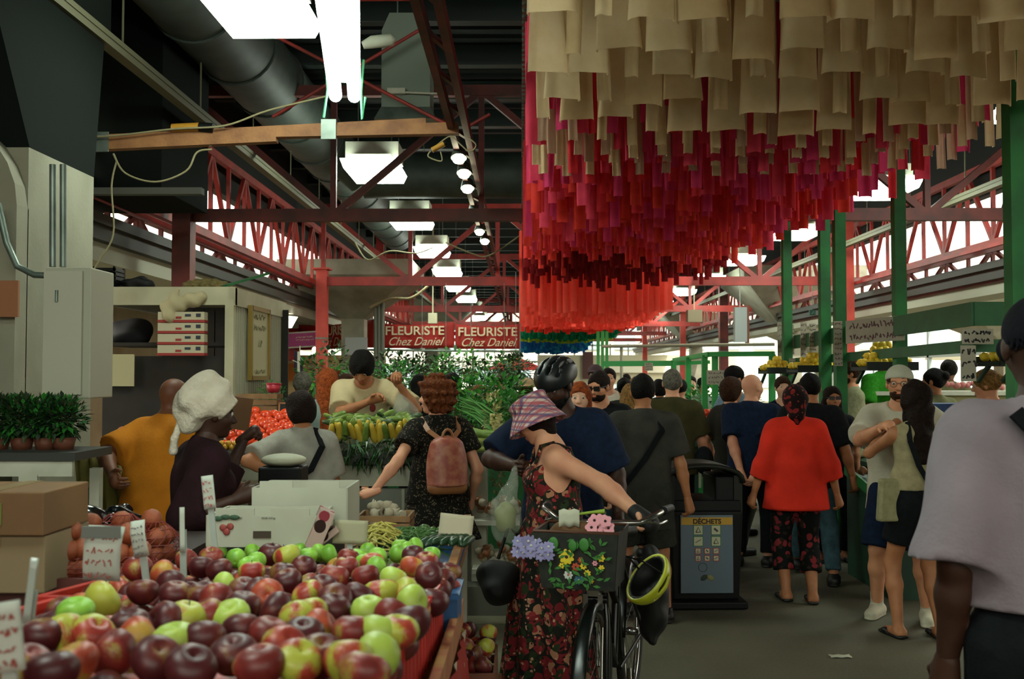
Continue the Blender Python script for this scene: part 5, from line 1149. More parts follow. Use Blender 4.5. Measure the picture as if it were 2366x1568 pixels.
# ------------------------------------------------ second table: boxes, beans, cucumbers
r = empty('produce_table', (-.69, 4.1, 0)); tag(r, 'low produce table behind the apples holding beans, cucumbers and cartons', 'table')
m = MB(); m.box((0, 0, .87), (.92, 1.3, .04)); m.build('tabletop', M_wood, r)
for s in (-1, 1):
    for t in (-1, 1): m = MB(); m.box((s * .42, t * .6, .43), (.06, .06, .85)); m.build('leg', M_white, r)
m = MB(); m.bar((.45, -.65, .9), (.45, .65, .93), .03, .08); m.build('edge_rail', M_wood, r)
M_carton = mat('white carton', 'A9AA98', .8, col2='9C9D8B', scale=4)
def carton(c, w, d, h, label, logo=False, rz=0):
    r = empty('produce_carton', c, rz); tag(r, label, 'box')
    b = MB()
    b.box((0, -d / 2, h / 2), (w, .008, h)); b.box((0, d / 2, h / 2), (w, .008, h)); b.box((-w / 2, 0, h / 2), (.008, d, h)); b.box((w / 2, 0, h / 2), (.008, d, h)); b.box((0, 0, .005), (w, d, .008))
    b.box((-w * .25, -d / 2, h + .012), (w * .35, .008, .024)); b.box((w * .25, -d / 2, h + .012), (w * .35, .008, .024)); b.build('tray', M_carton, r)
    b = MB(); b.box((0, -d / 2 - .006, h * .4), (w * .16, .004, h * .22)); b.build('hand_hole', mat('carton hole', '3A3024', .9), r)
    if logo:
        b = MB()
        for k, (x, z) in enumerate(((-.012, 0), (.012, .004), (0, -.014))): b.ell((-w * .32 + x, -d / 2 - .007, h * .62 + z), (.012, .003, .012), 8, 6)
        b.mat(1)
        for x, z in ((-.03, .03), (-.004, .035), (.026, .034)): b.ell((-w * .32 + x, -d / 2 - .007, h * .62 + z), (.018, .003, .009), 8, 5)
        b.build('berry_emblem', [mat('emblem red', '8A3A34'), mat('emblem green', '2E4A34')], r)
        text('lettering', 'PRODUIT DU QUÉBEC', h * .085, mat('print grey', '45483E'), r, (-w * .3, -d / 2 - .006, h * .92), depth=.0008)
        text('lettering', '10 LB / 4.5 kg', h * .08, mat('print grey', '45483E'), r, (.02, -d / 2 - .006, h * .92), depth=.0008)
    return r
ca = W(608, 1262, 3.5); wcm = (745 - 485) * 3.5 / 2400
carton((ca.x, 3.62, ca.z), wcm * .98, .26, .105, 'front white carton with a red berry emblem behind the green apples', True)
carton((ca.x + .06, 3.93, ca.z), wcm * .9, .28, .165, 'rear white carton standing behind the berry emblem carton')
b = MB(); b.box((ca.x, 3.75, (ca.z + .89) / 2), (wcm, .5, ca.z - .892)); tag(b.build('upturned_crate', mat('dark crate plastic', '1A1F1A', .6)), 'dark crate lifting the white cartons off the produce table', 'crate')
r = empty('crushed_carton', W(722, 1258, 3.5)); r.rotation_euler = (0, .4, .2); tag(r, 'torn pink and white printed carton leaning on the white cartons', 'box')
b = MB(); b.box((0, 0, .06), (.05, .12, .13)); b.box((.03, .01, .04), (.02, .1, .1), Matrix.Rotation(.5, 3, 'Y')); b.build('panel', print_mat('torn print', 'A08A80', [('7A2E38', 18, .35), ('2A1A16', 12, .3)], 6), r)
# squash
M_or = mat('orange squash skin', 'C07A18', .45, col2='A8660F', scale=5); M_yl = mat('yellow squash skin', 'A88A2A', .5)
def squash(px, py, Y, d, m, label, sc=(1, 1, .8)):
    b = MB(); P = []
    for i in range(11):
        ph = PI * i / 10; P.append([(math.sin(ph) * .5 * (1 + .07 * math.cos(8 * 2 * PI * j / 24)) * math.cos(2 * PI * j / 24), math.sin(ph) * .5 * (1 + .07 * math.cos(8 * 2 * PI * j / 24)) * math.sin(2 * PI * j / 24), -math.cos(ph) * .5) for j in range(24)])
    b.grid(P, close=True); r = b.build('squash', m); r.location = W(px, py, Y); r.scale = (d * sc[0], d * sc[1], d * sc[2]); tag(r, label, 'squash')
    s_ = MB(); s_.tube([(0, 0, .45), (.05, 0, .65)], [.06, .04], 6); s_.build('stem', M_stem, r)
squash(772, 1187, 4.1, .062, M_or, 'small orange squash on top of the heap beside the cartons'); squash(762, 1248, 3.9, .06, M_or, 'small orange squash low in the heap beside the cartons')
for px, py in ((752, 1222), (790, 1214), (802, 1202), (768, 1214), (748, 1200)): squash(px, py, 4.05, .055, M_yl, 'yellow gourd in the heap at pixel column beside the cartons' if False else {752: 'lower yellow gourd pressed against the carton', 790: 'yellow gourd right behind the blank beige card', 802: 'topmost right yellow gourd by the orange squash', 768: 'yellow gourd directly under the orange squash', 748: 'yellow gourd left of the orange squash'}[px])
# beans, cucumbers, garlic
def bean_pile(name, label, cx, cy, w, d, h, n, m, L, r_, cat, curve=.25):
    V = MB(); R = random.Random(n)
    for i in range(n):
        x = cx + R.gauss(0, w * .28); y = cy + R.gauss(0, d * .28); z = h[0] + max(0, h[1] * (1 - ((x - cx) / w) ** 2 - ((y - cy) / d) ** 2)) + R.uniform(-.01, .01); a = R.uniform(0, PI); e = R.uniform(-.5, .5)
        dv = Vector((math.cos(a), math.sin(a) * .8, e)) * L / 2; up = Vector((0, 0, curve * L)); V.tube([Vector((x, y, z)) - dv, Vector((x, y, z)) + up, Vector((x, y, z)) + dv], [r_ * .5, r_, r_ * .5], 5)
    tag(V.build(name, m), label, cat, kind='stuff')
M_gb = mat('green bean', '33581E', .6, col2='24421A', scale=4); M_yb = mat('wax bean', 'A39A48', .6)
q = W(930, 1250, 3.9); bean_pile('green_beans', 'heap of thin green beans in the middle of the produce table', q.x, 3.95, .2, .3, (.94, .05), 260, M_gb, .09, .004, 'beans')
q = W(874, 1250, 3.8); bean_pile('wax_beans', 'heap of pale yellow wax beans beside the blank beige card', q.x, 3.85, .09, .2, (.93, .1), 130, M_yb, .09, .0045, 'beans')
q = W(880, 1275, 3.5); bean_pile('mixed_beans', 'low scatter of pale beans just behind the green apples', q.x, 3.5, .22, .12, (.93, .03), 120, mat('pale green bean', '5E6E30', .6), .08, .0045, 'beans')
cu = MB(); cu.tube([(-.5, 0, 0), (-.4, 0, .03), (0, 0, .06), (.4, 0, .03), (.5, 0, 0)], [.03, .12, .15, .12, .03], 10); M_cu = mat('cucumber skin', '16301A', .4, col2='1E3A1E', scale=3)
for i in range(26):
    px = 990 + (i % 9) * 11; q = W(px + rnd.uniform(-4, 4), 1252 - (i // 9) * 8, 3.8 + (i // 9) * .2)
    fruit('cucumber', 'cucumber', M_cu, 'small dark green cucumber in the blue-edged tray by the aisle', 'cucumbers in the tray', q, .1, cu, (rnd.uniform(-.3, .3), rnd.uniform(-.2, .2), 1.2 + rnd.uniform(-.5, .5)))
for i in range(9):
    q = W(968 + i * 9 + rnd.uniform(-5, 5), 1228 + rnd.uniform(-8, 4), 4.25); fruit('lime', 'lime', mat('lime skin', '3A5C22', .4), 'small round green lime behind the cucumbers', 'limes behind the cucumbers', q, .04)
q = W(1020, 1285, 3.75); tub('vegetable_tray', 'shallow blue plastic tray under the cucumbers', (q.x - .08, 3.95, .89), .26, .5, .03, M_blue)
def crate_wood(c, w, d, h, label, m):
    r = empty('wooden_crate', c); tag(r, label, 'crate')
    for s in (-1, 1):
        b = MB()
        for k in range(3): b.box((0, s * d / 2, h * (.17 + .33 * k)), (w, .01, h * .26))
        b.build('side_slats', m, r); b = MB()
        for k in range(3): b.box((s * w / 2, 0, h * (.17 + .33 * k)), (.01, d, h * .26))
        b.build('end_slats', m, r)
    b = MB(); b.box((0, 0, .005), (w, d, .01)); b.build('base', m, r); return r
M_ply = mat('thin crate wood', '8A6A45', .8, col2='735636', scale=8)
q = W(892, 1214, 4.6); crate_wood((q.x, 4.6, .9), .22, .2, .1, 'small wooden crate of garlic at the back of the produce table', M_ply)
ga = MB(); ga.lathe((0, 0, -.4), [(0, 0), (.35, .03), (.5, .3), (.4, .55), (.12, .75), (.07, 1.0), (0, 1.02)], 12)
for i in range(22): fruit('garlic_bulb', 'garlic', mat('garlic skin', '9A917A', .7), 'pale garlic bulb in the small crate behind the beans', 'garlic in the small crate', (q.x + rnd.uniform(-.09, .09), 4.6 + rnd.uniform(-.08, .08), .96 + rnd.uniform(-.01, .07)), .05, ga, (rnd.uniform(-1, 1), rnd.uniform(-1, 1), 0))
# ------------------------------------------------ left: netted oranges, bags, boxes
r = empty('side_table', (-1.64, 3.55, 0)); tag(r, 'dark red edged side table at the left carrying netted oranges', 'table')
m = MB(); m.box((0, 0, .97), (.97, 1.1, .04)); m.build('tabletop', mat('dark stained board', '2A1612', .7), r)
m = MB(); m.box((0, -.56, .975), (.99, .02, .09)); m.build('edge_board', mat('dark red board', '4A1C14', .6), r)
for s in (-1, 1):
    for t in (-1, 1): m = MB(); m.box((s * .44, t * .5, .47), (.05, .05, .94)); m.build('leg', M_wood, r)
M_orn = mat('orange skin', '8E4420', .5, col2='7E3A1A', scale=9, bump=.3, bscale=120); M_net = mat('red net', '6E1C14', .6)
def netbag(x, y, z, w, h, label, seed):
    R = random.Random(seed); r = empty('net_bag', (x, y, z)); tag(r, label, 'net bag')
    V = MB(); 
    for k in range(7):
        zz = h * (.02 + .96 * k / 6); ww = w * .52 * math.sin(PI * (.18 + .72 * k / 6)) + .008; V.tube([(ww * math.cos(t * PI / 12), ww * .8 * math.sin(t * PI / 12), zz) for t in range(25)], .0014, 4)
    for t in range(20):
        a = t * PI / 10; V.tube([((w * .52 * math.sin(PI * (.18 + .72 * k / 8)) + .008) * math.cos(a + k * .2), (w * .52 * math.sin(PI * (.18 + .72 * k / 8)) + .008) * .8 * math.sin(a + k * .2), h * (.02 + .96 * k / 8)) for k in range(9)], .0014, 4)
    V.build('netting', M_net, r); root_nb = r
    for i in range(9):
        a = R.uniform(0, 6.3); zz = .035 + (i // 4) * .055; rr = w * .26 * (1 if i < 8 else .1)
        fruit('orange', 'orange', M_orn, 'orange in the ' + label, 'oranges in the ' + label, (x + rr * math.cos(i * 1.6 + seed), y + rr * .8 * math.sin(i * 1.6 + seed), z + zz), .066)
for k, (px, py, Y, w, h, lb) in enumerate(((205, 1295, 3.25, .17, .14, 'netted sack left behind the bent price card'), (278, 1290, 3.3, .18, .17, 'tall netted sack behind the curled card'), (350, 1292, 3.35, .17, .14, 'netted sack nearest the maroon top'), (165, 1312, 3.1, .12, .08, 'small netted sack at the dark table edge'), (300, 1310, 3.05, .15, .1, 'front netted sack beside the bent price card'))):
    p = W(px, py, Y); netbag(p.x, Y, .995, w, h, lb, k)
def blob(name, label, cat, c, rr, m, amp=.01, fr=40, parent=None, ph=0.0):
    T = SDF(max(rr) / 14, .02); T.ell(c, rr); T.disp = lambda X, Y, Z: amp * (np.sin(fr * X + ph + 2 * np.sin(fr * .4 * Z)) * np.sin(fr * .8 * Z + ph) + .6 * np.sin(fr * Y + 1.3 * fr * Z))
    o = sdf_obj(name, [(T, 0)], [m], parent)
    if label: tag(o, label, cat)
    return o
M_bagb = mat('glossy black plastic bag', '0A0E0D', .18)
q = W(160, 1225, 3.7); blob('plastic_bag', 'glossy black plastic bag on the side table behind the netted oranges', 'bag', (q.x, 3.75, 1.06), (.12, .12, .07), M_bagb, .012, 55)
q = W(225, 1215, 3.8); blob('plastic_bag', 'second crumpled black plastic bag beside the yellow tarp', 'bag', (q.x + .03, 3.9, 1.05), (.09, .1, .06), M_bagb, .012, 60, ph=2)
M_card = mat('brown cardboard', '6E4E2A', .8, col2='5E4224', scale=4)
p0, p1 = W(0, 1320, 2.9), W(105, 1240, 2.9)
def cbox(name, label, x0, x1, Y, z0, z1, d, m, lab=None):
    r = empty(name, ((x0 + x1) / 2, Y + d / 2, z0)); tag(r, label, 'box'); b = MB(); b.box((0, 0, (z1 - z0) / 2), (x1 - x0, d, z1 - z0)); bev(b.build('box_body', m, r), .004)
    b = MB(); b.box((0, 0, z1 - z0 + .001), (.05, d, .002)); b.box((0, -d / 2 - .001, (z1 - z0) * .9), (.05, .002, (z1 - z0) * .2)); b.build('tape', mat('packing tape', '7E6A48', .3), r)
    if lab: b = MB(); b.box((-(x1 - x0) * .1, -d / 2 - .002, (z1 - z0) * .5), ((x1 - x0) * .5, .003, (z1 - z0) * .5)); b.build('label_print', mat('box print', lab, .7), r)
cbox('cardboard_box', 'pale brown cardboard box at the foot of the stack at the left edge', -1.62, W(103, 1280, 2.9).x, 2.9, .995, W(0, 1238, 2.9).z, .3, mat('pale cardboard', '77664A', .8))
cbox('cardboard_box', 'orange brown cardboard box with a green label, upper of the two at the left edge', -1.65, W(107, 1280, 2.9).x, 2.88, W(0, 1238, 2.9).z + .003, W(0, 1135, 2.9).z, .3, M_card, '5A5A22')
# lower crate of apples beside the stall foot
cp = W(1092, 1560, 4.1)
def lowcrate(x, y, z):
    r = crate_wood((x, y, z), .3, .42, .13, 'weathered low wooden crate of apples at the foot of the stall', mat('weathered crate wood', '7E5A3C', .8, col2='6A3A2C', scale=6)); return r
lowcrate(-.25, 4.15, .36)
r = empty('crate_stand', (-.25, 4.15, 0)); tag(r, 'plank stand holding the low apple crate off the pavers', 'stand')
m = MB(); m.box((0, 0, .34), (.34, .5, .03)); m.build('top_board', M_wood, r)
for s in (-1, 1): m = MB(); m.box((s * .14, 0, .16), (.03, .46, .33)); m.build('side_board', M_wood, r)
for k in range(52):
    x = -.25 + rnd.uniform(-.12, .12); y = 4.15 + rnd.uniform(-.18, .18); z = .50 + rnd.uniform(-.03, .07)
    put_apple((x, y, z), .074, rnd.choice('rdyrd'), k % 4, (rnd.uniform(-1, 1), rnd.uniform(-1, 1), 0), 'apple in the low weathered crate at the foot of the stall', 'apples in the low crate', stem=False)
# ================================================================= bicycle with flower basket
bx, by = W(1372, 1400, 4.2).x, 4.2
yawb = math.radians(-14)
r = empty('bicycle', (bx, by, 0), yawb); tag(r, 'black city bicycle seen from the front with a flowered basket and glossy helmet', 'bicycle')
M_tire = mat('tyre rubber', '1A1A18', .8); M_chr = mat('chrome', '9A9C98', .2, .95); M_frame = mat('black bicycle paint', '0C100E', .3)
def wheel(y, nm):
    b = MB(); R = .335
    b.tube([(0, y + R * math.cos(t * PI / 24), R + .005 + R * math.sin(t * PI / 24)) for t in range(49)], .021, 10, cap=False); w = b.build('wheel', M_tire, r)
    b = MB(); b.tube([(0, y + .31 * math.cos(t * PI / 24), R + .305 * math.sin(t * PI / 24)) for t in range(49)], .011, 6, cap=False)
    b.lathe((-.04, y, R), [(0, 0), (.02, 0), (.02, .08), (0, .08)], 10, axis=(1, 0, 0)); b.build('rim', M_chr, w)
    b = MB()
    for i in range(24): a = i * PI / 12; b.tube([((.03 if i % 2 else -.03), y + .015 * math.cos(a + .4), R + .015 * math.sin(a + .4)), (0, y + .305 * math.cos(a), R + .305 * math.sin(a))], .0012, 4)
    b.build('spoke', M_chr, w)['kind'] = 'stuff'
    b = MB(); P = []
    for t in range(2, 20): a = t * PI / 20 if nm else t * PI / 20; P.append([((j - 2) * .014, y + .37 * math.cos(a), R + (.37 - abs(j - 2) * .006) * math.sin(a)) for j in range(5)])
    b.grid(P); solid(b.build('mudguard', M_frame, w), .002)
wheel(0, 0); wheel(1.04, 1)
b = MB()
for s in (-1, 1): b.tube([(s * .05, 0, .335), (s * .05, .02, .62), (s * .035, .06, .72)], .013, 8)
b.tube([(-.05, .03, .70), (.05, .03, .70)], .016, 8); b.tube([(0, .06, .70), (0, .13, .98)], .02, 10); b.build('fork', M_frame, r)
b = MB(); b.tube([(0, .08, .74), (0, .5, .32)], .022, 10); b.tube([(0, .11, .86), (0, .62, .55), (0, .68, .3)], .016, 8); b.tube([(0, .5, .3), (0, .64, .82)], .018, 8)
for s in (-1, 1): b.tube([(s * .03, .5, .3), (s * .06, 1.04, .335)], .01, 6); b.tube([(s * .02, .62, .76), (s * .06, 1.04, .335)], .009, 6)
b.build('bicycle_frame', M_frame, r)
T = SDF(.01, .03); T.cone((0, .72, .88), (0, .56, .89), .05, .02, side=(1, 0, 0), fl=1.7); sdf_obj('saddle', [(T, 0)], [M_blackp], r)
b = MB(); b.tube([(-.28, .36, 1.03), (-.26, .25, 1.03), (-.17, .12, 1.0), (0, .13, .99), (.17, .12, 1.0), (.24, .22, 1.03), (.255, .36, 1.03)], .012, 10); hb = b.build('handlebar', M_chr, r)
for s in (-1, 1):
    b = MB(); b.tube([(s * .25, .27, 1.032), (s * .27, .38, 1.03)], .019, 10); b.build('grip', M_blackp, hb)
    b = MB(); b.tube([(s * .2, .18, 1.0), (s * .24, .2, .985), (s * .26, .31, .985)], .006, 6); b.build('brake_lever', M_chr, hb)
b = MB()
for s in (-1, 1): b.tube([(s * .03, .15, 1.0), (s * .05, -.02, 1.06), (s * .03, -.03, .9), (0, .04, .72)], .0035, 6)
b.build('brake_cable', M_frame, r)
b = MB(); b.box((0, -.0, .735), (.05, .03, .03)); b.box((.03, -.01, .7), (.02, .03, .06)); b.box((-.03, -.01, .7), (.02, .03, .06)); b.build('brake_caliper', M_chr, r)
for s in (-1, 1):
    b = MB(); b.tube([(s * .07, .5, .3), (s * .09, .5 - s * .1, .3 - s * .13)], .011, 6); b.build('crank', M_chr, r)
    b = MB(); b.box((s * .15, .5 - s * .1, .3 - s * .13), (.1, .07, .025)); b.mat(1).box((s * .15, .5 - s * .1 - .037, .3 - s * .13), (.07, .004, .012)); b.build('pedal', [M_blackp, mat('amber reflector', 'B5661A', .3)], r)
# basket
bk = empty('bicycle_basket', (0, 0, 0)); bk.parent = r; bpy.data.objects.remove(bk)
T = MB(); x0, x1, y0, y1, zb0, zt0 = -.2, .13, -.2, .06, .78, 1.0
m = MB()
for (a, c) in (((x0, y0), (x1, y0)), ((x1, y0), (x1, y1)), ((x1, y1), (x0, y1)), ((x0, y1), (x0, y0))):
    m.quad((a[0] * .85, a[1] * .9, zb0), (c[0] * .85, c[1] * .9, zb0), (c[0], c[1], zt0), (a[0], a[1], zt0))
m.quad((x0 * .85, y0 * .9, zb0), (x0 * .85, y1, zb0), (x1 * .85, y1, zb0), (x1 * .85, y0 * .9, zb0))
bko = m.build('basket', mat('dark basket liner', '11140F', .8, col2='1C2015', scale=30), r); solid(bko, .006)
m = MB(); m.tube([(x0, y0, zt0), (x1, y0, zt0), (x1, y1, zt0), (x0, y1, zt0), (x0, y0, zt0)], .006, 8); m.build('basket_rim', mat('brown vinyl', '4A2A16', .5), bko)
def flower(name, c, rr, n, mp, mc, par, nrm=(0, -1, 0), wd=.35):
    b = MB(); A, Bv, Nn = frame(nrm); c = Vector(c)
    for i in range(n):
        a = 2 * PI * i / n; d = A * math.cos(a) + Bv * math.sin(a); t = A * -math.sin(a) + Bv * math.cos(a)
        b.grid([[c + d * rr * .15 - t * rr * wd * .3, c + d * rr * .15 + t * rr * wd * .3], [c + d * rr * .6 - t * rr * wd + Nn * rr * .1, c + d * rr * .6 + t * rr * wd + Nn * rr * .1], [c + d * rr - t * rr * wd * .35, c + d * rr + t * rr * wd * .35]])
    b.mat(1).ell(c + Nn * rr * .05, (rr * .22,) * 3, 8, 5); return b.build(name, [mp, mc], par)
yel = mat('yellow petal', 'C9B41E', .6); drk = mat('dark flower centre', '1E140C'); wht = mat('pale petal', 'B5B8B0'); pnk = mat('pink petal', 'D08A94', .6); lil = mat('lilac petal', '7C78A0', .7); blu = mat('teal petal', '2E6070'); rdp = mat('orange red petal', 'A8401E'); grn = mat('painted leaf green', '2E6A24', .6)
FX = -.035
fy = y0 * 1.02 - .006
for (u, v, rr, n, mp, mc) in ((-.035, .905, .030, 9, yel, drk), (.0, .868, .016, 7, rdp, drk), (-.03, .835, .018, 8, wht, rdp), (.012, .818, .019, 8, blu, wht), (.03, .872, .014, 7, yel, drk), (.045, .845, .014, 7, yel, drk), (.1, .905, .015, 6, yel, yel), (.1, .868, .012, 6, yel, yel), (.06, .815, .01, 6, yel, yel), (.075, .885, .011, 6, pnk, drk), (.02, .895, .012, 6, rdp, yel), (-.055, .87, .012, 6, yel, drk)):
    flower('basket_flower', (u + FX, fy + .02 * (1 - (v - zb0) / .22), v), rr, n, mp, mc, bko)
b = MB()
for i in range(60):
    u, v = rnd.uniform(-.1, .13), rnd.uniform(.79, .97); c = Vector((u + FX, fy + .004, v)); a = rnd.uniform(0, 6); d = Vector((math.cos(a), 0, math.sin(a))) * .016; t = Vector((-math.sin(a), 0, math.cos(a))) * .006; b.quad(c - d, c - t, c + d, c + t)
b.build('printed_leaves', grn, bko)['kind'] = 'stuff'
for (u, v, rr) in ((-.085, .955, .026), (-.01, .95, .022), (.035, .955, .026)):
    b = MB(); b.ell((u + FX, fy, v), (rr * .8, .004, rr), 12, 6); b.build('printed_leaf', grn, bko)
for i in range(7): flower('pink_blossom', (.02 + .022 * (i % 4) + .01 * (i // 4), -.16 + .01 * (i % 3), 1.015 + .026 * (i // 4)), .026, 5, pnk, drk, bko, (0, -1, .4), .5)
for i in range(16): flower('lilac_blossom', (-.26 + .024 * (i % 6) + rnd.uniform(-.008, .008), -.2 - .008 * (i % 3), .915 + .022 * (i // 6) + rnd.uniform(-.008, .008)), .026, 8, lil, wht, bko, (rnd.uniform(-.4, .4), -1, rnd.uniform(-.2, .6)), .3)
R_ = r.matrix_world.copy()
def in_b(p): return Matrix.Translation(Vector((bx, by, 0))) @ Matrix.Rotation(yawb, 4, 'Z') @ Vector(p)
o = blob('paper_bag', 'brown paper bag standing in the bicycle basket', 'bag', tuple(in_b((-.06, -.09, .985))), (.1, .06, .045), mat('brown paper', '5A3C1E', .8), .006, 60)
q = in_b((-.075, -.15, 1.03)); b = MB(); b.grid([[q + Vector((-.035 + .02 * j, .01 * (j % 2), -.02 + .022 * i + .006 * (j % 2))) for j in range(5)] for i in range(4)]); o = solid(b.build('paper_receipt', mat('white paper', 'B0B29C')), .002); tag(o, 'crumpled white paper poking out of the bicycle basket', 'paper')
q = in_b((-.05, -.1, 1.055)); b = MB(); b.tube([q, q + Vector((.06, 0, .008)), q + Vector((.11, .0, .012))], [.005, .006, .01], 8); tag(b.build('celery_stalk', mat('celery', '7E9A22', .5)), 'pale green vegetable stalk lying across the basket top', 'vegetable')
# yellow helmet hanging from the handlebar
hc_ = W(1496, 1335, 4.3)
r2 = empty('hanging_helmet', hc_); r2.rotation_euler = Vector((.62, .42, -.66)).to_track_quat('Z', 'Y').to_euler(); tag(r2, 'yellow green and black bicycle helmet hanging from the handlebar', 'helmet')
T = SDF(.006, .01); T.ell((0, 0, 0), (.092, .118, .085), k=.001); T.ell((0, 0, -.02), (.078, .104, .08), k=.001, sub=True); T.cut((0, 0, -.01), (0, 0, -1))
for a in (-.055, 0, .055):
    for yy in (.06, -.035): T.ell((a, yy, .07 - abs(a) * .5), (.013, .034, .04), k=.001, sub=True)
for s in (-1, 1): T.ell((s * .09, .0, .02), (.03, .05, .012), k=.001, sub=True)
sdf_obj('helmet_shell', [(T, 0)], [mat('lime helmet', 'A8B022', .35)], r2)
T = SDF(.007, .01); T.ell((0, 0, -.004), (.084, .110, .076), k=.001); T.ell((0, 0, -.03), (.072, .098, .075), k=.001, sub=True); T.cut((0, 0, -.008), (0, 0, -1)); sdf_obj('helmet_liner', [(T, 0)], [M_blackp], r2)
b = MB(); b.tube([(-.075, .03, -.01), (-.04, .02, -.1), (0, 0, -.15), (.04, .02, -.1), (.075, .03, -.01)], .004, 5); b.build('chin_strap', M_blackp, r2)
# pannier
q = in_b((.17, .55, .62)); o = blob('pannier_bag', 'black fabric bag hanging beside the bicycle front wheel', 'bag', (q.x, q.y, .62), (.07, .12, .22), mat('black nylon', '0A0D0C', .7), .006, 40)
# backpack/umbrella-like black bag at her left
q = W(1150, 1345, 4.9); o = blob('black_tote', 'black tote bag hanging at the left of the floral dress', 'bag', (q.x, 4.95, q.z), (.1, .14, .11), mat('black nylon', '0A0D0C'), .01, 30)
b = MB(); b.tube([(q.x, 4.95, q.z + .1), (q.x + .05, 4.97, q.z + .25), (q.x + .09, 5.0, .84)], .008, 6); b.build('bag_handle', M_blackp, None); bh = bpy.context.scene.objects[-1] if False else None
for o_ in COL.objects:
    if o_.name == 'bag_handle' and not o_.parent: o_.parent = o
# transparent produce bag held by the helmeted man
M_film = mat('clear plastic film', 'A8B0A0', .25, alpha=.28)
q = W(1168, 1180, 5.0); T = SDF(.012, .03); T.ell((q.x, 5.0, q.z - .03), (.075, .06, .13)); T.cone((q.x, 5.0, q.z), (q.x + .05, 5.12, q.z + .2), .06, .012); T.disp = lambda X, Y, Z: .004 * np.sin(70 * X + 40 * Z)
o = sdf_obj('produce_bag', [(T, 0)], [M_film]); tag(o, 'clear plastic bag of pale green produce hanging left of the floral dress', 'bag')
o = blob('cabbage', 'pale green vegetable inside the clear bag by the floral dress', 'vegetable', (q.x, 5.0, q.z - .03), (.055, .045, .075), mat('pale cabbage', '7C8442', .7), .004, 50)
q = W(934, 935, 7.9); T = SDF(.014, .03); T.cone((q.x, 7.9, q.z - .06), (q.x - .04, 7.95, q.z + .09), .11, .012); T.disp = lambda X, Y, Z: .004 * np.sin(60 * X + 30 * Z)
o = sdf_obj('produce_bag', [(T, 0)], [M_film]); tag(o, 'clear plastic bag held open by the vendor over the zucchini', 'bag')
# ================================================================= waste bin
tx = W(1612, 868, 7.45).x
r = empty('waste_bin', (tx, 7.45, 0), math.radians(2)); tag(r, 'black public waste bin with a blue grey DÉCHETS panel and open arched hood', 'bin')
m = MB(); m.box((0, 0, .36), (.47, .46, .62), taper=1.1); bev(m.build('bin_body', M_blackp, r), .02)
m = MB(); m.box((0, -.02, .03), (.56, .54, .05)); bev(m.build('base', M_blackp, r), .01)
T = SDF(.012, .01)
T.P = []; m = MB()
for s in (-1, 1):
    m.box((s * .235, 0, .78), (.04, .4, .24))
P = []
for i in range(13):
    a = PI * i / 12; P.append([(-.265 * math.cos(a), yy, .86 + .115 * math.sin(a) ** .7) for yy in (-.24, -.1, .1, .24)])
m.grid(P); o = m.build('hood', mat('bin hood', '15170F', .5, spec=.25), r); solid(o, .03, 0)
m = MB(); m.box((-.16, .02, .8), (.11, .42, .2)); m.box((.15, .02, .8), (.14, .42, .2)); m.box((0, .0, .70), (.5, .46, .08)); bev(m.build('opening_frame', M_blackp, r), .012)
zpb, zpt, hw = .115, .645, .178
m = MB(); m.box((0, -.268, .38), (.36, .012, .53)); pn = m.build('panel', mat('blue grey poster', '4E5F6A', .5), r)
m = MB(); m.box((0, -.276, .605), (.352, .006, .05)); m.build('title_band', mat('ochre band', 'A8821E', .6), pn)
text('lettering', 'DÉCHETS', .046, mat('poster ink', '14140E'), pn, (0, -.281, .602), bold=.0012)
M_pi = mat('pictogram card', 'A7A88C', .7); M_pg = mat('pictogram green', '2E6A38', .7); M_pr = mat('pictogram red', '9A3E38', .7)
def picto(x, z, s, m1, k):
    b = MB()
    b.box((x, -.276, z), (s, .004, s)); b.mat(1)
    for t in (-1, 1): b.box((x + t * s / 2, -.278, z), (.004, .004, s + .004)); b.box((x, -.278, z + t * s / 2), (s + .004, .004, .004))
    b.mat(2)
    if k % 3 == 0: b.tube([(x - s * .25, -.279, z - s * .25), (x, -.279, z + s * .28), (x + s * .25, -.279, z - s * .25), (x - s * .25, -.279, z - s * .25)], s * .05, 4)
    elif k % 3 == 1: b.box((x, -.279, z), (s * .5, .003, s * .22), Matrix.Rotation(.7, 3, 'Y'))
    else: b.bar((x - s * .3, -.279, z - s * .15), (x + s * .3, -.279, z + s * .2), s * .08, .003)
    b.build('pictogram', [M_pi, m1, mat('pictogram ink', '3A3A34')], pn)
for k, (x, z) in enumerate(((-.06, .545), (.062, .545), (-.06, .468), (.062, .468))): picto(x, z, .064, M_pg, k)
for k in range(6): picto(-.062 + .062 * (k % 3), .402 - .05 * (k // 3), .036, M_pr, k)
b = MB(); b.ell((-.022, -.277, .22), (.026, .003, .018), 10, 6, Matrix.Rotation(-.6, 3, 'Y')); b.mat(1).ell((.022, -.277, .22), (.026, .003, .018), 10, 6, Matrix.Rotation(.6, 3, 'Y')); b.build('leaf_emblem', [mat('emblem dark', '1E3026'), mat('emblem olive', '7A7A4A')], pn)
b = MB(); b.tube([(-.03 + .03 * math.cos(t * PI / 8), -.277, .29 + .03 * math.sin(t * PI / 8)) for t in range(17)], .0015, 4); b.build('seal', mat('emblem dark', '1E3026'), pn)
# litter
q = G(1942, 1516, .004); b = MB(); b.grid([[(q.x - .06 + .03 * j, q.y - .025 + .02 * i, .004 + .004 * ((i + j) % 2)) for j in range(5)] for i in range(4)]); tag(solid(b.build('paper_scrap', mat('white paper', 'B0B29C')), .001), 'white paper scrap lying on the asphalt in front of the couple', 'paper')
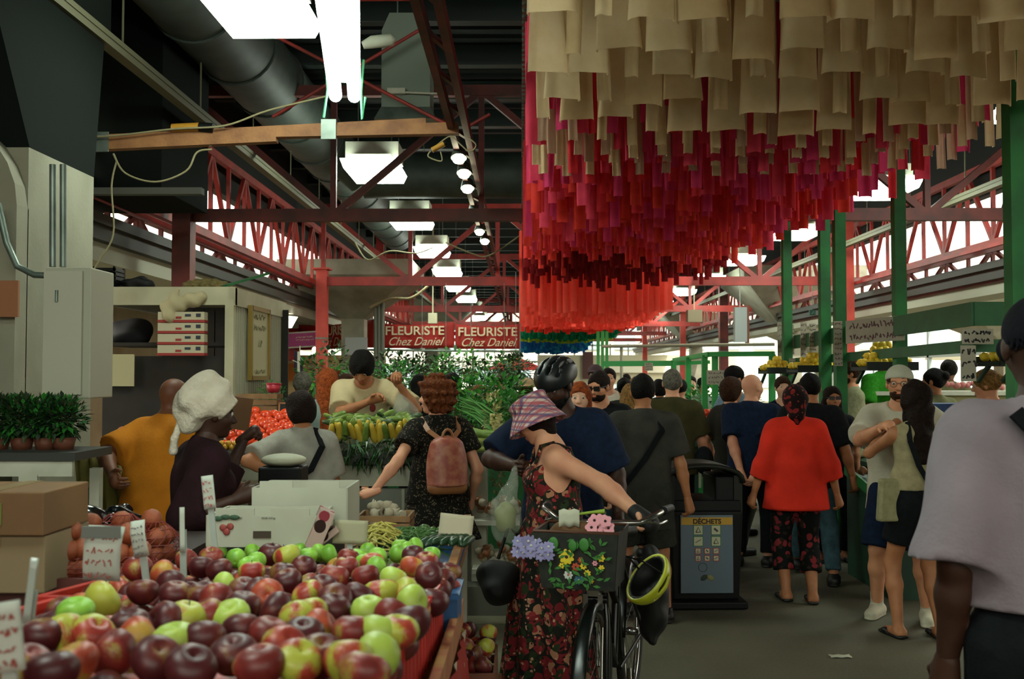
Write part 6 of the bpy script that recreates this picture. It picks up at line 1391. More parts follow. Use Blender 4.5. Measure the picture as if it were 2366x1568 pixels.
# ================================================================= kiosk
KX0, KX1, KY0, KY1, KZ = W(215, 700, 9).x, W(538, 700, 9).x, 9.0, 10.9, 2.36
r = empty('kiosk', ((KX0 + KX1) / 2, 10, 0)); tag(r, 'small market kiosk with pale fascia, corrugated side wall and dark open front', 'kiosk')
def K(mb): mb.v = [(v[0] - (KX0 + KX1) / 2, v[1] - 10, v[2]) for v in mb.v]; return mb
M_kw = mat('cream painted wood', 'B3AF92', .7, col2='9F9B7E', scale=3); M_kd = mat('dark stained planks', '241F17', .8, col2='1A1711', scale=5)
m = MB(); m.box(((KX0 + KX1) / 2, KY0, KZ - .07), (KX1 - KX0 + .06, .06, .15)); m.box((KX1, (KY0 + KY1) / 2, KZ - .07), (.06, KY1 - KY0 + .06, .16)); K(m).build('fascia', M_kw, r)
m = MB(); m.box((KX1 - .02, KY0, (KZ - .1) / 2), (.075, .075, KZ - .1)); K(m).build('corner_post', M_kw, r)
m = MB(); m.box((KX1 - .02, KY1, (KZ - .1) / 2), (.06, .06, KZ - .1)); K(m).build('corner_post', M_kw, r)
m = MB(); n = 24
for i in range(n): yy = KY0 + .05 + (KY1 - KY0 - .1) * (i + .5) / n; m.tube([(KX1 + .0, yy, .05), (KX1 + .0, yy, KZ - .14)], .022, 8)
m.mat(1).box((KX1 - .02, (KY0 + KY1) / 2, KZ / 2 - .05), (.02, KY1 - KY0, KZ - .2)); K(m).build('corrugated_wall', [mat('corrugated sheet', '8C8C74', .5, .2), mat('sheet shadow gap', '2A2C22')], r)
m = MB(); m.box(((KX0 + KX1) / 2, KY1 - .1, KZ / 2), (KX1 - KX0, .05, KZ - .1))
for i in range(12): m.box((KX0 + .05 + i * .11, KY1 - .13, KZ / 2), (.1, .02, KZ - .15))
K(m).build('back_planks', M_kd, r)
m = MB(); m.box(((KX0 + KX1) / 2, 9.5, 1.88), (KX1 - KX0 - .05, .7, .03)); m.box(((KX0 + KX1) / 2, 9.2, .9), (KX1 - KX0 - .05, .06, 1.75)); m.box(((KX0 + KX1) / 2 + .25, 9.16, 1.55), (.55, .03, .42)); K(m).build('inner_cabinet', M_kd, r)
m = MB(); m.box(((KX0 + KX1) / 2, 9.95, KZ - .0), (KX1 - KX0, 1.9, .03)); K(m).build('roof_panel', M_kw, r)
m = MB(); a = W(226, 892, 9.1); b2 = W(309, 818, 9.1); m.box(((a.x + b2.x) / 2, 9.12, (a.z + b2.z) / 2), (b2.x - a.x, .01, b2.z - a.z)); tag(m.build('notice_board', mat('cream board', 'A8A27C', .8)), 'blank cream notice sheet hanging inside the dark kiosk front', 'notice')
q = W(290, 770, 9.3); blob('dark_sack', 'dark sack lying on the kiosk shelf', 'sack', (q.x, 9.45, 2.0), (.2, .15, .12), mat('dark sack cloth', '14161A', .7), .015, 20)
r = empty('framed_sign', (KX1 + .045, 9.72, 1.9), math.radians(90)); tag(r, 'gilt framed cream sign with faded lettering on the kiosk side wall', 'sign')
m = MB(); w, h = .66, .64
for s in (-1, 1): m.box((s * w / 2, -.01, 0), (.04, .04, h + .04)); m.box((0, -.01, s * h / 2), (w, .04, .04))
m.build('frame', mat('dull gilt', '7A6420', .5, .3), r)
m = MB(); m.box((0, 0, 0), (w, .02, h)); m.build('panel', mat('sign cream', 'A9A680', .7), r)
m = MB(); scrawl(m, (-w * .4, -.014, .1), (1, 0, 0), (0, 0, 1), w * .85, .2, 2, rnd, t=.008); scrawl(m, (-w * .35, -.014, -.3), (1, 0, 0), (0, 0, 1), w * .75, .08, 1, rnd, t=.007); m.build('faded_lettering', mat('faded gold ink', '6E6A48'), r)
text('lettering', 'L P', .09, mat('faded gold ink', '6E6A48'), r, (0, -.015, .0), shear=.3)
# things on the kiosk roof
zr = KZ + .02
r = empty('stacked_crate', (W(247, 650, 9.3).x, 9.35, zr)); tag(r, 'black slatted crate on the kiosk roof', 'crate'); 
for k in range(5): m = MB(); m.box((0, 0, .02 + k * .038), (.2, .24, .028)); m.build('slat', M_blackp, r)
for s in (-1, 1):
    for t in (-1, 1): m = MB(); m.box((s * .09, t * .11, .1), (.02, .02, .2)); m.build('corner_post', M_blackp, r)
blob('tool_bag', 'black rolled bag with a strap on the kiosk roof', 'bag', (W(315, 650, 9.35).x, 9.4, zr + .055), (.16, .1, .065), mat('black nylon', '0A0D0C'), .008, 40)
blob('straw_bundle', 'round straw coloured bundle on the kiosk roof', 'bundle', (W(470, 655, 9.5).x, 9.6, zr + .05), (.22, .15, .07), mat('straw', '7E7040', .9, col2='5E5430', scale=40), .008, 70)
m = MB(); a, b2 = W(520, 660, 9.4), W(618, 632, 9.7); m.bar(a, b2, .09, .02); tag(m.build('loose_board', M_green), 'green painted board resting across the kiosk roof corner', 'board')
r = empty('carton_sack', (W(420, 740, 8.9).x, 8.93, 2.0)); tag(r, 'red and cream printed carton stack hanging from the kiosk fascia under a draped cloth', 'box')
m = MB()
for k in range(4): m.mat(0).box((0, 0, -.17 + k * .095), (.40, .1, .068)); m.mat(1).box((0, 0, -.215 + k * .095), (.405, .105, .022)); m.mat(2); m.box((.06, -.053, -.165 + k * .095), (.05, .004, .02)); m.box((.15, -.053, -.165 + k * .095), (.04, .004, .03)); m.mat(1).box((-.02, -.053, -.185 + k * .095), (.05, .004, .018))
m.build('printed_cartons', [mat('carton cream', 'AFA88C'), mat('carton red', '8E2A22'), mat('carton navy', '232C38')], r)
T = SDF(.014, .03); T.cone((-.12, 0, .2), (.14, 0, .27), .07, .06); T.cone((-.05, -.02, .33), (-.1, -.03, .12), .03, .06); T.disp = lambda X, Y, Z: .01 * np.sin(40 * X + 30 * Z); sdf_obj('draped_cloth', [(T, 0)], [mat('cream cloth drape', 'A69C78', .9)], r)
# ================================================================= left wall stall
rb = random.Random(5)
def leafblob(name, label, cat, c, rr, n, m, size=.05, parent=None, droop=0.0, kind=None):
    """A plant: n small leaf blades spread through an ellipsoid volume."""
    V = MB(); c = Vector(c); m = m if isinstance(m, list) else [m]
    for i in range(n):
        while True:
            u = Vector((rb.uniform(-1, 1), rb.uniform(-1, 1), rb.uniform(-1, 1)))
            if .3 < u.length < 1: break
        p = c + Vector((u.x * rr[0], u.y * rr[1], u.z * rr[2])); d = (u + Vector((rb.uniform(-.6, .6), rb.uniform(-.6, .6), rb.uniform(-.2, .7) - droop))).normalized(); s_ = size * rb.uniform(.6, 1.3)
        a, b2, _ = frame(d); V.mat(i % len(m)); V.add([p, p + d * s_ * .5 + a * s_ * .24, p + d * s_ - Vector((0, 0, s_ * .15)), p + d * s_ * .5 - a * s_ * .24], [(0, 1, 2, 3)])
    o = V.build(name, m, parent)
    if label: tag(o, label, cat, kind=kind)
    return o
GL = [mat('herb leaf', '2E7A28', .6, transl=.3), mat('herb leaf dark', '1E5220', .6), mat('herb leaf bright', '4C9A38', .6, transl=.3)]
GD = [mat('dark foliage', '142E16', .7), mat('herb leaf dark', '123A14'), mat('olive foliage', '2C3E1A', .7)]
def plant(name, label, c, rr, n, size, mats=None, pot=None, cat='plant', group=None, droop=0.0):
    r = empty(name, (c[0], c[1], c[2] - rr[2])); tag(r, label, cat, group)
    leafblob('leaves', None, None, (0, 0, rr[2]), rr, n, mats or GL, size, r, droop)
    b = MB()
    for k in range(4): a = k * 1.6; b.tube([(0, 0, -.02), (rr[0] * .3 * math.cos(a), rr[1] * .3 * math.sin(a), rr[2] * .8), (rr[0] * .5 * math.cos(a), rr[1] * .5 * math.sin(a), rr[2] * 1.4)], .004, 5)
    b.build('stems', mat('plant stem', '33481E'), r)
    if pot: b = MB(); h = pot; b.lathe((0, 0, -h), [(0, 0), (rr[0] * .45, 0), (rr[0] * .6, h), (rr[0] * .52, h), (rr[0] * .5, h * .9), (0, h * .9)], 14); b.build('pot', mat('plant pot', '5A2E1A', .7), r)
    return r
# herb counter at the left edge
cx0 = W(75, 1045, 5.1)
r = empty('herb_counter', (W(60, 868, 5.2).x, 5.2, 0)); tag(r, 'white framed counter with a dark top carrying potted herbs at the left edge', 'counter')
zc = W(75, 1047, 5.0).z
m = MB(); m.box((-.15, 0, zc - .015), (1.0, .45, .04)); m.build('counter_top', mat('dark counter', '2C302A', .6), r)
m = MB(); m.box((-.15, -.2, zc - .07), (.96, .02, .08)); m.box((.12, -.2, zc / 2 - .05), (.09, .03, zc - .1)); m.box((-.45, -.2, zc / 2 - .05), (.09, .03, zc - .1)); m.box((.3, .15, zc / 2 - .05), (.05, .05, zc - .1)); m.box((-.15, -.2, zc - .36), (.96, .02, .05)); m.build('white_frame', M_white, r)
for k, px in enumerate((-15, 40, 95, 138)):
    q = W(px, 990, 5.15); plant('potted_herb', ['leafy potted basil at the far left edge of the counter', 'leafy potted basil second along the herb counter', 'leafy potted basil third along the herb counter', 'leafy potted basil next to the dark kiosk front'][k], (q.x, 5.2, zc + .165), (.1, .1, .1), 700, .045, GD + GL[:1], .06)
q = W(145, 1160, 5.6); r = empty('storage_barrel', (q.x, 5.7, 0)); tag(r, 'dark blue plastic barrel under the herb counter', 'barrel'); m = MB(); m.lathe((0, 0, 0), [(0, 0), (.13, 0), (.15, .3), (.15, .5), (.13, .95), (0, .96)], 20); m.build('barrel_body', mat('dark blue plastic', '131C2C', .4), r); m = MB(); m.lathe((0, 0, .93), [(.14, 0), (.145, .03), (.12, .05)], 20); m.build('rim', M_blackp, r)
q = W(205, 1120, 5.9); P = []
for i in range(10):
    row = []
    for j in range(16): row.append((q.x - .13 + .26 * j / 15 * (1 + .04 * i), 6.0 + .05 * math.sin(j * 1.7 + i * .15) + .02 * i, W(205, 1040, 6.0).z - i * .12))
    P.append(row)
tag(solid(MB().grid(P).build('tarp', mat('yellow tarp', '7E7430', .7, col2='6A6226', scale=6)), .004), 'folded olive yellow tarp hanging beside the herb counter', 'tarp')
# wall stall: tomatoes, zucchini display
ZT = W(700, 1046, 7.1).z
r = empty('display_table', (-1.5, 7.8, 0)); tag(r, 'long pale fronted display table of tomatoes and zucchini with a dark top edge', 'table')
xa, xb = W(240, 868, 7.1).x, W(1140, 868, 7.1).x
def T0(mb): mb.v = [(v[0] + 1.5, v[1] - 7.8, v[2]) for v in mb.v]; return mb
m = MB(); m.box(((xa + xb) / 2, 7.55, ZT - .035), (xb - xa, .95, .08)); T0(m).build('table_top', mat('dark counter', '2C302A'), r)
m = MB(); xc = W(745, 868, 7.15).x
m.box(((xc + xb) / 2 - .05, 7.16, ZT - .16), (xb - xc - .1, .03, .14)); m.mat(1).box(((xc + xb) / 2 - .05, 7.2, ZT / 2 - .12), (xb - xc - .1, .02, ZT - .26)); m.mat(0).box((xb - .1, 7.16, ZT / 2 - .04), (.1, .04, ZT - .1)); m.box((W(930, 868, 7.1).x, 7.18, ZT / 2 - .12), (.02, .03, ZT - .26)); m.box((xa + .3, 7.16, ZT / 2 - .04), (.08, .04, ZT - .1)); m.box(((xa + xc) / 2, 7.16, ZT - .14), (xc - xa, .02, .1)); T0(m).build('front_panel', [M_white, mat('grey panel', '7C8278', .7)], r)
for x in (xa + .1, xb - .1):
    for y in (7.2, 7.95): m = MB(); m.box((x, y, ZT / 2 - .04), (.07, .07, ZT - .08)); T0(m).build('leg', M_white, r)
# tomatoes heap
def tom():
    b = MB(); b.lathe((0, 0, -.42), [(0, .04), (.25, 0), (.46, .2), (.5, .42), (.44, .66), (.22, .82), (.05, .78), (0, .76)], 12); return b
M_tom = mat('tomato skin', 'DC4A20', .3, col2='C83A1A', scale=3); M_tomd = mat('deep tomato skin', '9A2418', .35)
def heap(x0, x1, y0, y1, z0, slope, d, m, name, label, group, n=None, top=.6, cat=None, base=None):
    k = 0; y = y0
    while y < y1:
        x = x0 + (d * .5 if k % 2 else 0)
        while x < x1:
            fruit(name, cat or name, m, label, group, (x + rb.uniform(-.1, .1) * d, y + rb.uniform(-.1, .1) * d, z0 + slope * (y - y0) + rb.uniform(0, .35) * d), d * rb.uniform(.9, 1.08), base, (rb.uniform(-.5, .5), rb.uniform(-.5, .5), rb.uniform(0, 6))); x += d * .98
        y += d * .9; k += 1
tm = tom()
heap(W(520, 868, 7.25).x, W(668, 868, 7.25).x, 7.28, 7.95, ZT + .04, .3, .078, M_tom, 'tomato', 'ripe tomato in the bright heap beside the heather grey T-shirt', 'tomatoes in the bright heap', base=tm)
heap(W(246, 868, 7.3).x, W(318, 868, 7.3).x, 7.35, 7.75, ZT + .04, .22, .075, M_tomd, 'tomato', 'dark red tomato left of the mustard orange T-shirt', 'tomatoes at the left end of the table', base=tm)
for i in range(6): fruit('yellow_tomato', 'tomato', mat('yellow tomato skin', 'B88A26', .4), 'small yellow tomato at the front of the bright heap', 'yellow tomatoes in front', W(512 + i * 8, 1024 + (i % 2) * 8, 7.2), .045, tm)
q = W(268, 1030, 7.15); m = MB(); m.box((q.x, 7.2, ZT + .02), (.2, .12, .05)); tag(m.build('blue_tray', M_blue), 'small blue tray under the left tomatoes', 'tray')
q = W(592, 960, 8.0); crate_wood((q.x, 8.12, ZT + .25), .3, .2, .14, 'brown wooden crate behind the bright tomatoes', M_ply)
m = MB(); m.box((q.x, 8.12, ZT + .125), (.3, .2, .24)); tag(m.build('support_box', M_card), 'brown support box lifting the crate behind the tomatoes', 'box')
r = empty('red_bowl', (W(629, 868, 8.05).x, 8.1, ZT + .395)); tag(r, 'pinkish red plastic bowl on the wooden crate', 'bowl'); m = MB(); m.lathe((0, 0, 0), [(0, 0), (.045, 0), (.06, .07), (.055, .07), (.042, .008), (0, .008)], 18); m.build('bowl_body', mat('pink red plastic', 'A82A3A', .4), r); m = MB(); m.lathe((0, 0, .068), [(.056, 0), (.064, .003), (.056, .007)], 18); m.build('rim', mat('pink red plastic', 'A82A3A'), r)
r = empty('chalkboard', W(668, 968, 7.95)); r.rotation_euler = (-.15, 0, 0); tag(r, 'small black chalkboard with a chalk 4 behind the tomatoes', 'sign'); m = MB(); m.box((0, 0, 0), (.15, .012, .24)); m.build('board', mat('slate', '14181A', .8), r); text('lettering', '4', .11, mat('chalk', '9A9C94'), r, (-.01, -.008, -.02))
m = MB()
for s in (-1, 1): m.box((s * .078, 0, 0), (.012, .02, .25)); m.box((0, 0, s * .122), (.165, .02, .012))
m.build('frame', M_wood, r)
q = W(608, 908, 8.3); plant('potted_basil', 'green basil plant against the corrugated kiosk wall', (q.x, 8.6, q.z), (.12, .1, .1), 240, .04, GL, .1)
m = MB(); m.box((q.x, 8.6, (q.z - .2) / 2 + 0), (.3, .25, q.z - .2)); tag(m.build('plant_stand', M_kw), 'pale plant stand under the basil beside the kiosk', 'stand')
o = MB(); q = W(556, 955, 5.1); o.box((0, 0, 0), (.1, .012, .16)); pg = o.build('paper_bag', mat('brown paper', '7A5630', .8)); pg.location = q; pg.rotation_euler = (.1, .15, .2); tag(pg, 'flat brown paper bag held up by the person in the headwrap', 'bag')
# zucchini and corn display
M_zg = mat('pale zucchini skin', '7C9440', .4, col2='5C7A30', scale=4); M_zy = mat('yellow squash skin bright', 'C2A93A', .4); M_dk = mat('dark zucchini skin', '2E4A20', .4)
zu = MB(); zu.tube([(-.5, 0, 0), (-.45, 0, 0), (-.25, 0, 0), (.2, 0, .0), (.42, 0, 0), (.5, 0, 0)], [.03, .09, .12, .16, .12, .03], 12)
x = W(765, 868, 7.3).x; xe = W(1100, 868, 7.3).x; k = 0
for i in range(60):
    px = rb.uniform(762, 965); Y = rb.uniform(7.45, 7.8); t = (Y - 7.45) / .35
    q = W(px, 975 - t * 14 + rb.uniform(-6, 6), Y); fruit('zucchini', 'zucchini', [M_zg, M_zg, M_dk][i % 3], 'pale green zucchini heaped at the back of the display in front of the vendor', 'pale zucchini in the heap', q, .155, zu, (rb.uniform(-.3, .3), rb.uniform(-.5, .5), rb.uniform(-.9, .9) + (1.4 if i % 2 else 0)))
for i in range(26):
    px = 768 + (i % 13) * 15.5 + rb.uniform(-3, 3); row = i // 13; q = W(px, 992 + 8 * row + rb.uniform(-5, 5), 7.3 - .05 * row)
    fruit('yellow_zucchini', 'squash', M_zy if (i % 3) else M_zg, 'yellow summer squash laid stem down along the front of the display', 'yellow squash along the front', q, .16, zu, (0, rb.uniform(.8, 1.2), rb.uniform(1.0, 2.1)))
def greens(name, label, x0, x1, y0, y1, z0, z1, n, mats, L, w, dirf, cat='greens'):
    V = MB()
    for i in range(n):
        p = Vector((rb.uniform(x0, x1), rb.uniform(y0, y1), rb.uniform(z0, z1))); d = dirf() * L * rb.uniform(.6, 1.2); a, b2, _ = frame(d); s_ = w * rb.uniform(.6, 1.3); V.mat(i % len(mats))
        V.add([p - a * s_, p + a * s_, p + d * .6 + a * s_ * .7, p + d + Vector((0, 0, -.15 * L)), p + d * .6 - a * s_ * .7], [(0, 1, 2, 3, 4)])
    tag(V.build(name, mats), label, cat, kind='stuff')
q0, q1 = W(752, 868, 7.12).x, W(1080, 868, 7.12).x
greens('corn_husks', 'dark green husks and leaves spilling over the front of the zucchini display', q0, q1, 7.05, 7.2, ZT - .06, ZT + .1, 520, GD + [M_dk], .12, .009, lambda: Vector((rb.uniform(-.5, .5), rb.uniform(-1, -.2), rb.uniform(-1, .3))).normalized())
greens('leek_leaves', 'dark leek leaves lying behind the zucchini heap', W(905, 868, 7.6).x, W(1000, 868, 7.6).x, 7.55, 7.8, ZT + .12, ZT + .2, 90, GD, .3, .012, lambda: Vector((rb.uniform(.5, 1), rb.uniform(-.3, .3), rb.uniform(-.1, .2))).normalized())
# green onions and corn at the right end
on = MB()
M_on = mat('green onion', '3E7A2C', .5); M_onw = mat('onion bulb pale', 'A9A468', .5)
for i in range(70):
    a = W(rb.uniform(1060, 1085), rb.uniform(915, 955), 7.7); b2 = W(rb.uniform(1135, 1160), a.z and rb.uniform(958, 1005), 7.25); on.mat(0).tube([a, (a + b2) / 2 + Vector((0, 0, .03)), b2], [.003, .006, .006], 5); on.mat(1).ell(b2, (.014, .014, .012), 6, 4)
tag(on.build('green_onions', [M_on, M_onw]), 'bundled green onions fanned across the right end of the display', 'onions', kind='stuff')
cn = MB(); cn.tube([(-.5, 0, 0), (-.3, 0, 0), (.1, 0, 0), (.4, 0, .02), (.55, 0, .05)], [.05, .12, .13, .08, .01], 8)
for i in range(34):
    q = W(1100 + rb.uniform(-12, 45), 1012 + (i % 4) * 11 - 8 + rb.uniform(-4, 4), 7.25 + rb.uniform(-.1, .15)); fruit('corn_cob', 'corn', [mat('corn husk green', '6E8C3A', .6), mat('corn husk pale', '93A04C', .6)][i % 2], 'green husked corn cob stacked at the aisle end of the display', 'corn cobs at the aisle end', q, .2, cn, (0, rb.uniform(-.1, .3), rb.uniform(-.7, .3)))
q = W(1140, 968, 7.2); leafblob('endive', 'pale yellow green leafy heads at the aisle corner of the display', 'vegetable', (q.x, 7.3, q.z), (.06, .08, .2), 160, [mat('pale endive', '8E8E4C', .7), mat('cream endive', 'A9A070', .7)], .05, kind='stuff')
leafblob('parsley', 'dense dark parsley bunches behind the green onions', 'herb', (W(1120, 868, 8.0).x, 8.1, W(0, 950, 8.1).z), (.28, .2, .12), 600, GL, .035, kind='stuff')
# garlic and onions lower right of the display
q = W(1150, 1190, 7.0)
r = empty('onion_shelf', (q.x, 7.2, 0)); m = MB(); m.box((0, 0, .62), (.34, .5, .03)); m.build('upper_board', M_white, r); m = MB(); m.box((0, 0, .3), (.34, .5, .03)); m.build('lower_board', M_white, r)
for s in (-1, 1): m = MB(); m.box((s * .16, .22, .31), (.03, .03, .62)); m.build('leg', M_white, r)
tag(r, 'low white shelves of garlic and onions at the aisle end of the display', 'shelf')
for i in range(60):
    lvl = i % 2; fruit('onion', 'onion', [mat('garlic skin', '9A917A'), mat('brown onion skin', '7A4A26', .4)][(i // 2) % 2 if lvl else 0 if i % 4 else 1], 'garlic or onion bulb on the low white shelves', 'bulbs on the low shelves', (q.x + rb.uniform(-.14, .14), 7.05 + rb.uniform(-.08, .2), (.68 if not lvl else .36) + rb.uniform(0, .09)), .06, ga, (rb.uniform(-1, 1), rb.uniform(-1, 1), 0))
leafblob('garlic_braid', 'hanging brown garlic braid at the aisle corner of the display', 'garlic', (W(1150, 868, 7.4).x, 7.5, W(0, 1085, 7.4).z), (.06, .06, .16), 160, [mat('braid brown', '6A5430'), mat('braid pale', '8E7A50')], .03, kind='stuff')
m = MB(); q = W(1120, 1300, 6.9); m.box((q.x, 7.35, .1), (.5, .8, .2)); st(m.build('trim_kerb', mat('kerb concrete', '55564A', .85)))
# black scale crate by the headwrap
q = W(650, 1130, 5.4); r = empty('scale', (q.x, 5.45, .97)); tag(r, 'black market scale box with a pale pan between the shoppers', 'scale'); m = MB(); m.box((0, 0, .08), (.22, .2, .16)); bev(m.build('scale_body', M_blackp, r), .01); T = SDF(.01, .02); T.ell((0, 0, .19), (.12, .1, .035)); sdf_obj('pan', [(T, 0)], [mat('pan white', 'A9AA92', .6)], r)
m = MB(); m.box((q.x, 5.45, .48), (.3, .26, .95)); tag(m.build('scale_stand', mat('dark stained board', '2A1612')), 'dark stand under the market scale', 'stand')
# ================================================================= florist banners and plants
M_ban = mat('red banner', 'B02A20', .7, col2='9E241C', scale=2, transl=.25); M_lt = mat('banner lettering cream', 'CFC2A0', .7)
def banner(px0, px1, py0, py1, Y0, Y1, label, big, small, cut=0):
    a = W(px0, (py0 + py1) / 2, Y0); b2 = W(px1, (py0 + py1) / 2, Y1); c = (a + b2) / 2; w = (b2 - a).length; h = (py1 - py0) / 2400 * (Y0 + Y1) / 2
    yw = math.atan2(b2.y - a.y, b2.x - a.x); r = empty('florist_banner', c, yw); tag(r, label, 'banner')
    P = [[(-w / 2 + w * j / 20, .02 * math.sin(j * .9), (h / 2 - .05 * math.sin(PI * j / 20) * 1) - (h - .03) * i / 6 if i < 6 else -h / 2 + .0) for j in range(21)] for i in range(7)]
    solid(MB().grid(P).build('cloth', M_ban, r), .004)
    if big: text('lettering', big, h * .48, M_lt, r, (0, -.035, h * .17), bold=.004, sx=1.08 if len(big) > 5 else 1)
    if small: text('lettering', small, h * .46, M_lt, r, (0, -.035, -h * .25), shear=.45, sx=.95)
    return r
banner(1052, 1201, 748, 806, 22, 22, 'red florist banner nearest the fabric installation reading FLEURISTE Chez Daniel', 'FLEURISTE', 'Chez Daniel')
banner(868, 1050, 745, 804, 22.2, 22.0, 'red florist banner in the middle reading FLEURISTE Chez Daniel', 'FLEURISTE', 'Chez Daniel')
banner(690, 866, 744, 806, 24.5, 22.2, 'red florist banner partly behind the concrete pier', 'FLEURISTE', 'Chez Daniel')
banner(600, 690, 752, 832, 22, 24.5, 'red florist banner at the kiosk corner, its letters cut off', 'ISTE', None)
r = empty('magenta_banner', W(702, 784, 21.4)); tag(r, 'magenta banner with a white edge hanging below the red banners', 'banner'); m = MB(); m.box((0, 0, 0), (.66, .01, .33), Matrix.Rotation(-.06, 3, 'Y')); m.build('border', M_white, r); m = MB(); m.box((0, -.01, 0), (.66, .01, .27), Matrix.Rotation(-.06, 3, 'Y')); m.build('cloth', mat('magenta cloth banner', '9A3A70', .7), r)
m = MB(); scrawl(m, (-.2, -.02, -.05), (1, 0, .06), (0, 0, 1), .48, .12, 2, rb, t=.008); m.build('faded_lettering', M_lt, r)
m = MB(); m.tube([W(845, 808, 22), W(1203, 812, 22)], .025, 6); m.tube([W(1201, 640, 22), W(1201, 812, 22)], .02, 6); m.tube([W(1093, 812, 22), W(1093, 868 + 170, 22)], .03, 6); m.tube([W(1201, 812, 22), W(1201, 868 + 170, 22)], .03, 6); tag(m.build('banner_support', M_galv), 'pale tubular frame carrying the florist banners', 'frame')
# electrical boxes on the concrete pier
r = empty('junction_cabinet', W(823, 800, 20.7)); tag(r, 'grey junction cabinet on the concrete pier behind the vendor', 'cabinet'); m = MB(); m.box((0, 0, 0), (.44, .12, .36)); bev(m.build('body', mat('cabinet blue grey', '8A9290', .5), r), .01); m = MB(); m.box((0, -.065, 0), (.4, .01, .32)); m.build('door', mat('cabinet blue grey', '8A9290'), r)
m = MB()
for px in (868, 876, 884): m.tube([W(px, 640, 20.7), W(px, 868, 20.7)], .04, 8)
tag(m.build('conduit', mat('grey green conduit', '5A6054', .6)), 'bundle of grey conduits running down the concrete pier', 'pipe')
# flags, lamp, clutter
r = empty('flag', W(690, 845, 18)); tag(r, 'small dark blue flag with a white cross on a leaning pole', 'flag'); m = MB(); m.grid([[(-.08 + .05 * j, .01 * j, .3 - .1 * i - .06 * j) for j in range(4)] for i in range(5)]); solid(m.build('cloth', mat('flag navy', '1A1E34', .8), r), .004); m = MB(); m.bar((-.1, -.01, .1), (.1, .0, 0), .04, .01); m.bar((0, -.01, -.1), (.0, -.01, .25), .04, .01); m.build('cross', M_white, r); m = MB(); m.tube([(0, 0, -1.3), (.02, 0, .35)], .01, 6); m.build('pole', M_white, r)
m = MB(); q = W(668, 742, 19); m.lathe(q, [(0, .1), (.16, .08), (.05, -.12), (0, -.12)], 12); tag(m.build('hanging_lamp', mat('bulb glow cream', (1, .95, .8), emit=3)), 'glowing cone lamp hanging by the kiosk corner', 'lamp')
m = MB(); q = W(727, 807, 20); m.ell(q, .05, 10, 8); tag(m.build('lamp_bulb', mat('warm bulb glow', (1, .9, .6), emit=6)), 'small warm bulb hanging under the magenta banner', 'lamp')
# plants of the florist: individually standing and hanging
PL = [(1020, 880, 14, .30, .34, 0), (1000, 865, 16, .4, .3, 1), (1060, 850, 17, .5, .35, 0), (1110, 862, 18, .4, .22, 1), (1150, 870, 16, .45, .35, 0), (1185, 860, 15, .3, .28, 1), (930, 880, 15, .35, .3, 1), (905, 885, 13, .3, .3, 0), (890, 850, 18, .3, .3, 1),
      (760, 860, 15, .28, .5, 1), (720, 870, 14, .2, .3, 0), (1075, 905, 11.5, .3, .14, 2), (1140, 900, 11.8, .35, .16, 2), (1175, 905, 11.2, .3, .16, 2), (1120, 935, 10.2, .4, .14, 2), (1170, 945, 9.8, .22, .16, 0), (1065, 945, 9.6, .22, .14, 0), (1030, 838, 19, .22, .16, 0), (1088, 842, 20, .3, .14, 0), (1165, 842, 19, .3, .15, 1), (975, 840, 19, .2, .16, 1), (930, 836, 19, .18, .16, 1), (785, 850, 17, .3, .3, 0), (945, 905, 11, .3, .3, 0), (1192, 845, 17, .18, .2, 1)]
PN = ['bushy green florist plant', 'dark spreading florist plant', 'bright leafy herb bunch']
pos = ['under the right red banner', 'left of the middle red banner post', 'under the join of the red banners', 'low under the right banner', 'beyond the pink checked shirt', 'beside the bicycle helmet', 'beyond the black haired profile', 'behind the vendor', 'under the middle banner edge', 'beside the red column',
       'at the kiosk corner', 'behind the green onions', 'behind the endive', 'nearest the plaid hat', 'above the green onion tops', 'next to the hanging clear bag', 'beside the auburn curls', 'hanging under the middle banner', 'hanging at the banner join', 'hanging near the fabric edge', 'hanging above the black hair', 'hanging left of the auburn curls', 'between pier and red column', 'between the vendor and the auburn curls', 'hanging by the banner post']
for i, (px, py, Y, w, h, k) in enumerate(PL):
    q = W(px, py, Y); rp = plant('florist_plant' if k < 2 else 'herb_bunch', PN[k] + ' ' + pos[i], (q.x, Y, q.z), (w, w * .8, h), 330 if Y < 14 else 170, .09 if Y < 14 else .12, [GL, GD, GL][k], .18 if i < 17 or i > 21 else .12, droop=.3 if k < 2 else 0)
    if k < 2:
        b = MB(); hang = i in (17, 18, 19, 20, 24); dn = q.z - h
        if hang: b.tube([(0, 0, 0), (0, 0, 3.3 - dn)], .006, 5); b.build('hanging_cord', M_galv, rp)
        else:
            fl = .98 if (-4.1 < q.x < -.1 and 13.7 < Y < 19.3 and dn - .2 > 1.0) else 0
            b.tube([(0, 0, fl - dn), (0, 0, -.12)], .03, 8); b.lathe((0, 0, fl - dn), [(0, 0), (.14, 0), (.14, .03), (0, .03)], 12); b.build('pot_stand', M_wood, rp)
# low benches under the plants
m = MB(); m.box((W(1090, 868, 11.3).x, 10.9, 1.0), (1.6, 2.6, .05)); m.box((W(1090, 868, 11.3).x, 9.65, .5), (1.6, .04, 1.0)); tag(m.build('herb_bench', M_green), 'long bench carrying the herb bunches behind the display', 'bench')
m = MB(); m.box((-2.1, 16.5, .95), (4.0, 5.6, .06)); m.box((-2.1, 13.7, .47), (4.0, .04, .95)); tag(m.build('plant_bench', M_wood), 'wide florist bench under the standing plants', 'bench')
